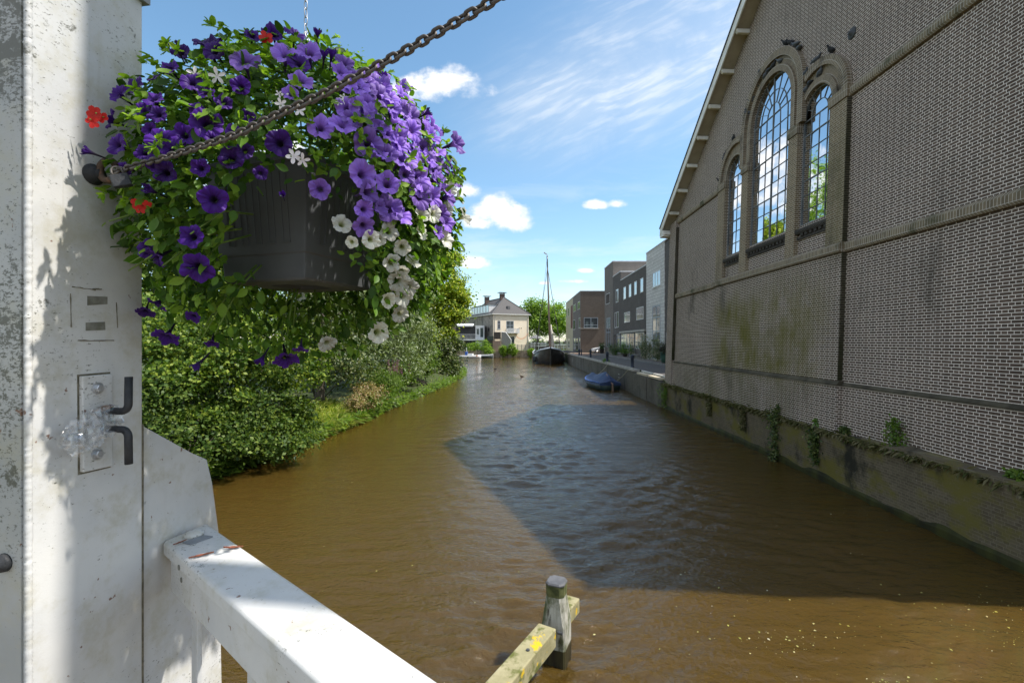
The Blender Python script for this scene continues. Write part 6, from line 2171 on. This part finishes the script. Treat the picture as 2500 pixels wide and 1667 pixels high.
tree('poplar_tree', 'tall slender tree rising above the flower basket', 'tree', Vector((-9.8, 31, 0.9)),
     [E(845, 420, 31, 2.2, 2.2, 5.5), E(850, 240, 31, 1.4, 1.4, 3.0), E(880, 560, 30, 2.6, 2.4, 3.2), E(800, 640, 29, 2.4, 2.2, 2.6), E(862, 190, 31, 0.8, 0.8, 1.2)], 190, 80, 0.2, 0.55, L_FAR, M_BARK, 505, 0.22, 12, shell=0.35)
tree('birch_tree', 'tall pale green tree behind the right side of the flower basket', 'tree', Vector((-10.4, 43, 0.9)),
     [E(985, 500, 43, 3.0, 3.0, 6.0), E(1000, 620, 42, 3.2, 3.0, 3.6), E(960, 440, 43, 2.2, 2.2, 3.6), E(975, 690, 41, 2.6, 2.4, 2.2), E(920, 640, 41, 2.4, 2.4, 2.4)], 300, 90, 0.26, 0.65, L_FAR, M_BARK, 506, 0.26, 12, shell=0.35)
tree('willow_tree', 'grey green narrow leaved willow leaning over the bank beyond the bare trunk', 'tree', Vector((-8.9, 29, 0.8)),
     [E(905, 800, 28.5, 1.8, 1.8, 1.9), E(960, 780, 31, 1.6, 1.6, 2.0), E(850, 760, 28, 1.9, 1.8, 1.8), E(1000, 720, 33, 1.6, 1.8, 2.2), E(880, 870, 27, 1.5, 1.4, 0.9), E(780, 740, 27, 1.8, 1.8, 1.6), E(960, 860, 30, 1.4, 1.4, 0.9), E(930, 720, 31, 1.8, 1.8, 1.8), E(1010, 820, 34, 1.6, 1.6, 1.5), E(980, 900, 31, 1.2, 1.2, 0.6)], 420, 90, 0.26, 0.40, L_GREY, M_BARK, 507, 0.2, 12, tmpl=LEAFN, droop=0.8)
tree('robinia_tree', 'golden green tree arching over the water at the bend of the left bank', 'tree', Vector((-9.0, 50, 0.8)),
     [E(1070, 690, 49, 2.4, 2.4, 2.0), E(1040, 620, 50, 2.4, 2.4, 2.2), E(1085, 760, 50, 2.2, 2.4, 1.8), E(1115, 715, 50, 1.5, 1.6, 1.2), E(1010, 690, 48, 2.4, 2.4, 2.4), E(1095, 640, 50, 1.2, 1.4, 1.1), E(1060, 810, 49, 2.0, 2, 1.2), E(1000, 800, 46, 2.0, 2, 1.6), E(1128, 735, 50, 0.8, 1, 0.7), E(1050, 565, 50, 1.6, 1.8, 1.6), E(1075, 530, 50, 1.0, 1.2, 1.3)], 560, 100, 0.28, 0.36, L_GOLD, M_BARK, 508, 0.25, 12, droop=0.4)
bush('waterside_shrub', 'dark shrub hanging over the water under the golden tree', 'shrub', Vector((-7.0, 48.5, 0.4)),
     [E(1075, 850, 48, 1.7, 1.8, 1.2), E(1100, 890, 47, 1.1, 1.4, 0.9), E(1060, 900, 46, 1.3, 1.4, 0.8), E(1105, 840, 49, 1.0, 1.2, 0.8), E(1085, 915, 46, 1.1, 1.2, 0.5)], 190, 70, 0.19, 0.30, L_DARK, M_BARK, 509, 8)
bush('elder_bush', 'mid green bush at the water edge between the willow and the dark shrub', 'shrub', Vector((-7.4, 36.5, 0.4)),
     [E(1020, 890, 37, 1.4, 1.4, 1.0), E(955, 915, 30, 1.1, 1.1, 0.7), E(985, 920, 34, 1.0, 1.0, 0.6), E(1030, 860, 38, 1.1, 1.2, 0.9)], 190, 70, 0.16, 0.24, L_WEED, M_BARK, 510, 6)
bush('shaded_thicket', 'dark shaded thicket around the bare trunk behind the grassy bank', 'shrub', Vector((-9.6, 22.5, 0.8)),
     [E(800, 890, 22.5, 1.5, 1.6, 1.2), E(860, 890, 25, 1.3, 1.5, 1.0), E(770, 830, 23, 1.5, 1.6, 1.1), E(740, 780, 22, 1.5, 1.5, 1.0)], 150, 70, 0.15, 0.34, L_DARK, M_BARK, 511, 8)
bt = thing('bare_trunk', 'dark leaning bare trunk standing in the shaded thicket', 'tree trunk', (-9.4, 22.0, 0.8))
rng = np.random.default_rng(70)
limbs((-9.4, 22.0, 0.7), (-9.3, 22.2, 5.2), 0.24, [(-10.6, 22.5, 5.6), (-8.2, 22.5, 5.4), (-9.9, 21.6, 6.2)], rng).build('trunk', M_BARK, bt, True, off=(-9.4, 22.0, 0.8))
# weeds on the bank
bush('dry_weed', 'pinkish brown dry weed clump on the bank beyond the bright grass', 'weed', Vector((-7.9, 22.4, 0.45)), [E(890, 975, 22.8, 0.6, 0.9, 0.42), E(900, 955, 24, 0.7, 0.9, 0.4), E(865, 985, 22, 0.4, 0.6, 0.3)], 90, 40, 0.10, 0.16, L_DRYW, M_BARK, 512, 6)
bush('green_weed', 'fresh green weed clump at the water edge beside the dry weeds', 'weed', Vector((-7.4, 26, 0.4)), [E(940, 965, 25, 0.6, 1.0, 0.4), E(960, 935, 27, 0.7, 1.0, 0.6), E(910, 985, 23.2, 0.45, 0.8, 0.28), E(925, 930, 27, 0.7, 1.0, 0.6)], 120, 46, 0.10, 0.16, L_WEED, M_BARK, 513, 6)
# purple loosestrife spikes
M_LOOSE = leafmat('purple_spike', [(0.26, 0.06, 0.22), (0.34, 0.10, 0.30)], 0.3)
s_ = thing('loosestrife', 'purple flowering loosestrife in front of the willow at the bank', 'flower', at(965, 925, 26.5))
mb = MB()
pp = []
rng = np.random.default_rng(71)
for k in range(16):
    b0_ = Vector((rng.normal() * 0.3, rng.normal() * 0.4, -0.3))
    t0_ = b0_ + Vector((rng.normal() * 0.06, rng.normal() * 0.06, 0.9 + rng.random() * 0.5))
    mb.tube([b0_, t0_], [0.012, 0.005], 4)
    for q in range(26):
        pp.append(b0_.lerp(t0_, 0.6 + 0.42 * q / 25) + Vector(rng.normal(size=3) * 0.02))
mb.build('stem', M_STEM, s_)
P = np.array([tuple(p) for p in pp])
V, Fc = leaves(P, 0.05, rng.normal(size=P.shape), rng, LEAF4)
quadmesh('blossom', V, Fc, 4, M_LOOSE, s_)
# grass on the bank
rng = np.random.default_rng(72)
NT = 230
NB = NT * 34
tt = rng.random(NT)
yt = 14.8 + 8.0 * tt
inst = rng.random(NT) ** 1.4
yy_ = np.repeat(yt, 34) + rng.normal(size=NB) * 0.10
ex = np.interp(yy_, [e[1] for e in edge], [e[0] for e in edge])
ins = np.clip(np.repeat(inst, 34) + rng.normal(size=NB) * 0.04, 0, 1)
xx_ = ex + 0.15 - 2.3 * ins
zz_ = np.interp(ins * 2.3, [0, 0.15, 0.65, 1.75], [0.0, 0.08, 0.38, 0.72])
P = np.stack([xx_, yy_, zz_], 1)
BLADE = (np.array([(0, 0.022, 0), (0, -0.022, 0), (0.55, -0.016, 0.30), (0.55, 0.016, 0.30), (1, 0, 0.30)], float), None, 0)
dirv = np.stack([0.25 + 0.55 * rng.normal(size=NB), rng.normal(size=NB) * 0.55, 0.75 + 0.5 * rng.random(NB)], 1)
dirv /= np.linalg.norm(dirv, axis=1, keepdims=True)
ln = np.repeat(0.30 + 0.45 * rng.random(NT), 34) * (0.6 + 0.6 * rng.random(NB))
side = np.cross(dirv, [0, 0, 1.0])
side /= np.linalg.norm(side, axis=1, keepdims=True)
wv__ = 0.012 + 0.018 * rng.random(NB)
tip = P + dirv * ln[:, None] + np.stack([0.18 * ln, 0 * ln, -0.30 * ln], 1)
midp = P + dirv * (ln * 0.55)[:, None]
V = np.stack([P - side * wv__[:, None], P + side * wv__[:, None], midp + side * (wv__ * .8)[:, None], midp - side * (wv__ * .8)[:, None], tip + side * 0.001, tip - side * 0.001], 1).reshape(-1, 3)
Fc = (np.arange(NB)[:, None] * 6 + np.array([0, 1, 2, 3, 3, 2, 4, 5])[None, :]).ravel()
o_ = quadmesh('bank_grass', V, Fc, 4, L_GRASS, None)
tag(o_, 'bright long grass hanging over the left bank', 'grass', kind='stuff')
# fringe of reeds and weeds along the rest of the edge
rng = np.random.default_rng(73)
NB = 9000
yy_ = np.concatenate([11 + 12 * rng.random(NB // 2), 22 + 40 * rng.random(NB // 2) ** 1.5])
ex = np.interp(yy_, [e[1] for e in edge], [e[0] for e in edge])
P = np.stack([ex + 0.15 - 1.8 * rng.random(len(yy_)) ** 1.5, yy_, 0.02 + 0.45 * rng.random(len(yy_))], 1)
dv = np.stack([0.7 + 0.4 * rng.normal(size=len(yy_)), rng.normal(size=len(yy_)) * 0.5, 0.5 + 0.5 * rng.random(len(yy_))], 1)
V, Fc = leaves(P, 0.20 + 0.25 * rng.random(len(P)), np.tile([0.3, 0, 1.0], (len(P), 1)) + rng.normal(size=P.shape) * 0.4, rng, LEAFN, -0.2, tdir=dv)
o_ = quadmesh('edge_weeds', V, Fc, 4, L_WEED, None)
tag(o_, 'green weeds fringing the left water edge', 'weeds', kind='stuff')

# far vegetation
tree('chestnut_tree', 'broad bright green tree behind the ship mast beyond the canal end', 'tree', Vector((5.0, 126, 1.6)),
     [E(1320, 780, 126, 4.4, 4, 4.3), E(1295, 795, 126, 3.0, 3, 3.0), E(1350, 790, 126, 3.6, 3.5, 3.6), E(1330, 755, 126, 3.0, 3, 2.6), E(1368, 770, 127, 2.0, 2.4, 3.4), E(1305, 750, 126, 2.0, 2, 2.0), E(1285, 755, 127, 1.6, 2, 2.4), E(1375, 790, 127, 1.8, 2, 3.0)], 260, 60, 0.5, 0.7, L_FAR, M_BARK, 520, 0.35, 12)
for (px, Y, w_, h_, sd, lab) in ((1165, 109.8, 2.6, 2.3, 521, 'clipped green hedge above the far landing'), (1191, 109.4, 2.0, 2.0, 522, 'round bright green bush on the landing beside the covered grey boat'),):
    p = at(px, 850, Y)
    b0_ = Vector((p.x, Y, 0.5))
    el = [((p.x, Y, 0.5 + h_ * 0.55), (w_ / 2, 1.0, h_ / 2))] if sd == 522 else [((p.x - 1.0, Y + 0.8, 2.5), (1.6, 0.9, 1.0)), ((p.x + 1.0, Y + 0.8, 2.6), (1.5, 0.9, 0.9)), ((p.x + 2.0, Y + 0.6, 3.3), (0.9, 0.8, 0.9))]
    bush('hedge' if sd == 521 else 'round_bush', lab, 'bush', b0_, el, 80, 40, 0.22, 0.26, L_FAR, M_BARK, sd, 5)
for (px, w_, h_, sd, lab) in ((1250, 2.4, 3.1, 523, 'wide curtain of creeper climbing the bank wall right of the grey screen'), (1229, 1.4, 2.6, 524, 'narrow creeper hanging on the bank wall below the grey screen'), (1297, 0.9, 1.9, 525, 'small creeper at the end of the board railing')):
    p = at(px, 850, 109.7)
    bush('creeper', lab, 'creeper', Vector((p.x, 109.7, 0.1)), [((p.x, 109.7, 0.2 + h_ / 2), (w_ / 2, 0.28, h_ / 2))], 60, 36, 0.24, 0.24, L_FAR, M_BARK, sd, 4)
rng = np.random.default_rng(74)
P, O, cc = clump_points([((-40 + 9 * k, 165 + 6 * (k % 3), 4.2), (6, 4, 4.2 + (k % 4) * 0.7)) for k in range(22) if not (2 <= k <= 3)], 420, 34, 1.0, rng)
V, Fc = leaves(P, 0.6 * (0.6 + 0.7 * rng.random(len(P))), O + rng.normal(size=P.shape) * 0.6, rng, LEAF4)
o_ = quadmesh('treeline', V, Fc, 4, L_FAR, None)
tag(o_, 'distant band of trees beyond the houses', 'trees', kind='stuff')
# tree across the road behind the photographer's left, seen in the church glass
tree('bank_tree', 'large tree on the left bank behind the willow', 'tree', Vector((-14.5, 36, 0.9)),
     [((-14.5, 36, 9), (3.5, 3.2, 4.5)), ((-13.5, 37, 12.5), (2.6, 2.6, 3.5)), ((-15.5, 35, 6), (3.2, 3, 2.6))], 150, 70, 0.26, 0.7, L_MAPLE, M_BARK, 526, 0.26, 10)

# growth on the retaining wall ledge
L_LEDGE = leafmat('ledge_moss_grass', [(0.058, 0.072, 0.023), (0.098, 0.098, 0.039), (0.169, 0.150, 0.078), (0.221, 0.195, 0.117)], 0.2, 0.8, 0.1)
rng = np.random.default_rng(80)
NB = 7000
yy_ = 6.5 + 20 * rng.random(NB) ** 0.8
den = 0.5 + 0.5 * np.sin(yy_ * 2.1) * np.sin(yy_ * 0.83 + 1)
kp = rng.random(NB) < (0.25 + 0.75 * den)
yy_ = yy_[kp]
nb_ = len(yy_)
P = np.stack([8.07 + 0.16 * rng.random(nb_), yy_, 1.36 + 0.06 * rng.random(nb_)], 1)
dv = np.stack([-0.5 - 0.5 * rng.random(nb_), rng.normal(size=nb_) * 0.5, 0.3 * rng.normal(size=nb_) - 0.35], 1)
V, Fc = leaves(P, 0.07 + 0.18 * rng.random(nb_), np.tile([-0.5, 0, 0.8], (nb_, 1)) + rng.normal(size=(nb_, 3)) * 0.4, rng, LEAFN, 0.35, tdir=dv)
o_ = quadmesh('ledge_grass', V, Fc, 4, L_LEDGE, None)
tag(o_, 'dry grass and moss hanging over the ledge of the church retaining wall', 'grass', kind='stuff')


def hanging(label, y, z0, z1, w_, seed, mat, n=50, x=8.03, size=0.07):
    s__ = thing('hanging_ivy', label, 'ivy', (x, y, z1), 'ivy trails hanging from the church retaining wall')
    cl = [((0, 0, -(z1 - z0) * t_), (0.07, w_ * (1 - 0.7 * t_), 0.12)) for t_ in (0, .15, .3, .45, .6, .75, .9, 1.0)]
    crown('foliage', cl, n, 22, size, w_ * 0.35, mat, s__, seed, droop=0.8)
    MB().tube([(0.03, 0, 0.05), (0, 0.02, -(z1 - z0) * 0.5), (0.02, 0, -(z1 - z0))], [0.014, 0.010, 0.004], 5).build('stem', M_BARK, s__)


for (px, pyt, pyb, w_, seed, lab, mt_) in ((1893, 1010, 1118, 0.17, 600, 'thick dark ivy trail reaching down to the water below the brick crack', L_DARK), (1990, 1055, 1130, 0.12, 601, 'thinner ivy trail hanging halfway down right of the thick trail', L_DARK),
                                           (1816, 1005, 1045, 0.08, 602, 'short trailing tuft left of the thick ivy trail', L_LEDGE), (1624, 945, 1000, 0.30, 603, 'bright green ivy at the end of the quay below the church corner', L_WEED), (1733, 985, 1010, 0.08, 604, 'tiny trailing tuft on the wall near the church corner', L_LEDGE)):
    y = F * 8.05 / (px - CX)
    hanging(lab, y, EZ + (CY - pyb) * y / F, EZ + (CY - pyt) * y / F, w_ * 1.3, seed, mt_)
for (px, py, h_, w_, seed, lab, mt_) in ((2190, 1100, 0.62, 0.42, 610, 'bright green sapling growing from the ledge against the church wall', L_WEED), (2000, 1048, 0.22, 0.22, 611, 'small light green seedling on the ledge beside the pilaster line', M_FERN), (2062, 1060, 0.16, 0.22, 612, 'low dark green weed right of the pilaster line on the ledge', L_DARK), (2480, 1150, 0.2, 0.2, 613, 'leafy weed on the ledge at the picture edge', L_WEED), (1905, 1010, 0.35, 0.25, 614, 'brownish bush sprouting above the thick ivy trail', L_DARK)):
    y = F * 8.26 / (px - CX)
    s_ = thing('weed_sapling', lab, 'plant', (8.26, y, 1.38))
    crown('foliage', [((0, 0, h_ * 0.55), (w_ * 0.35, w_ / 2, h_ / 2)), ((0, 0.03, h_ * 0.9), (w_ * 0.2, w_ * 0.25, h_ * 0.2))], 30, 14, 0.075, w_ * 0.12, mt_, s_, seed)
    MB().tube([(0, 0, 0), (0.02, 0.01, h_ * 0.5), (0, 0, h_)], [0.012, 0.009, 0.004], 5).build('stem', M_STEM, s_)

# ================================================================== BIRDS
M_PIG = pm('pigeon_feather', (0.075, 0.085, 0.10), (0.16, 0.175, 0.20), 14, 0.7)
M_PIGD = pm('dark_pigeon_feather', (0.03, 0.033, 0.04), (0.06, 0.065, 0.075), 14, 0.7)


def birdmesh(name, mat, pale=False):
    mb_ = MB()
    prof_ = [(-0.19, 0.10, 0.012, 0.010), (-0.12, 0.105, 0.03, 0.018), (-0.07, 0.115, 0.055, 0.05), (-0.01, 0.125, 0.07, 0.068), (0.05, 0.14, 0.066, 0.07), (0.09, 0.175, 0.042, 0.048), (0.105, 0.21, 0.03, 0.033), (0.125, 0.24, 0.03, 0.03), (0.145, 0.238, 0.018, 0.018), (0.17, 0.23, 0.005, 0.005)]
    rings = [[Vector((x, ry * math.cos(a), z + rz_ * math.sin(a))) for a in [2 * math.pi * k / 12 for k in range(12)]] for (x, z, ry, rz_) in prof_]
    mb_.loft(rings)
    for s__ in (-1, 1):
        mb_.loft([[Vector((x, s__ * (w + 0.012 * math.cos(a)), z + h * math.sin(a))) for a in [2 * math.pi * k / 8 for k in range(8)]] for (x, w, z, h) in ((-0.17, 0.02, 0.115, 0.008), (-0.08, 0.05, 0.125, 0.03), (0.0, 0.062, 0.135, 0.045), (0.06, 0.058, 0.145, 0.03))])
        mb_.tube([(0.0, s__ * 0.025, 0.07), (0.01, s__ * 0.025, 0.0), (0.035, s__ * 0.028, 0.001)], 0.006, 5)
    o__ = mb_.build(name, mat, None, True)
    me = o__.data
    bpy.data.objects.remove(o__)
    return me


PM = [birdmesh('pigeon', M_PIG), birdmesh('pigeon', M_PIGD)]
zx, zo = 2.8, (1740, 100)
PIG = {
 'row': ('pigeon in the row on the right shoulder of the tall arch hood', [(490, 48), (520, 62), (545, 84), (560, 122)]),
 'inner': ('pigeon in the row on the inner ring of the tall arch near its top', [(345, 197), (380, 168), (412, 152), (455, 150)]),
 'side': ('pigeon on the left flank of the tall arch', [(255, 290), (278, 325), (215, 408), (245, 402), (185, 512), (210, 517)]),
 'left': ('pigeon on the hood of the small left arch', [(135, 668), (35, 782), (62, 760), (25, 986)]),
 'right': ('pigeon on the inner ring of the right arch', [(655, 293), (618, 345), (725, 240)]),
}
SINGLE = [((305, 180), 'lone pigeon perched upright on the left shoulder of the tall arch hood'), ((700, 142), 'brown pigeon on top of the right arch hood, left of the dark one'), ((798, 112), 'dark pigeon on top of the right arch hood'),
          ((620, 238), 'pigeon in the notch between the tall arch and the right arch'), ((185, 862), 'pigeon on the impost between the small left arch and the tall window')]
pr = random.Random(5)
RINGS = {'row': (YC, 11.62, 2.03), 'inner': (YC, 11.62, 1.54), 'side': (YC, 11.62, 1.80), 'left': (18.96, 10.46, 1.45), 'right': (13.78, 10.46, 0.96)}


def pigeon(px, py, label, group, ring_=None):
    p = onwall(zo[0] + px / zx, zo[1] + py / zx, 0.10)
    if ring_:
        cy_, cz_, r_ = ring_
        an_ = max(0.06, min(math.pi - 0.06, math.atan2(p.z - cz_, p.y - cy_)))
        p = Vector((p.x, cy_ + r_ * math.cos(an_), cz_ + r_ * math.sin(an_) + 0.11))
    w_ = Vector((p.x, p.y, p.z))
    # the church leans: move the point with it
    w_.x = CW - 0.07 + LEAN * (w_.z - EZ)
    s__ = thing('pigeon', label, 'pigeon', w_ - Vector((0, 0, 0.13)), group, rz=pr.choice([R(80), R(110), R(-80), R(-100), R(180)]) + pr.uniform(-.3, .3))
    o__ = bpy.data.objects.new('body', pr.choice(PM))
    COL.objects.link(o__)
    o__.parent = s__
    o__.scale = (1.0,) * 3


for key, (lab, lst) in PIG.items():
    for (px, py) in lst:
        pigeon(px, py, lab, 'pigeons ' + lab.split('pigeon ')[1], RINGS[key])
for (pxy, lab) in SINGLE:
    pigeon(*pxy, lab, 'single pigeons on the church arches', RINGS['row'] if 'upright' in lab else (13.78, 10.46, 1.45) if 'right arch' in lab else None)
M_DUCK = pm('duck_feather', (0.05, 0.04, 0.03), (0.11, 0.09, 0.07), 20, 0.7)
DM = birdmesh('duck', M_DUCK)
for (px, py, rz_, lab) in ((1273.5, 920, 180, 'brown duck swimming in mid canal nearer the camera'), (1210, 901, 0, 'brown duck swimming farther off before the far landing')):
    Y = F * EZ / (py - CY)
    s__ = thing('duck', lab, 'duck', (at(px, py, Y).x, Y, -0.09), None, rz=R(rz_))
    o__ = bpy.data.objects.new('body', DM)
    COL.objects.link(o__)
    o__.parent = s__
    o__.scale = (1.7, 1.7, 1.25)
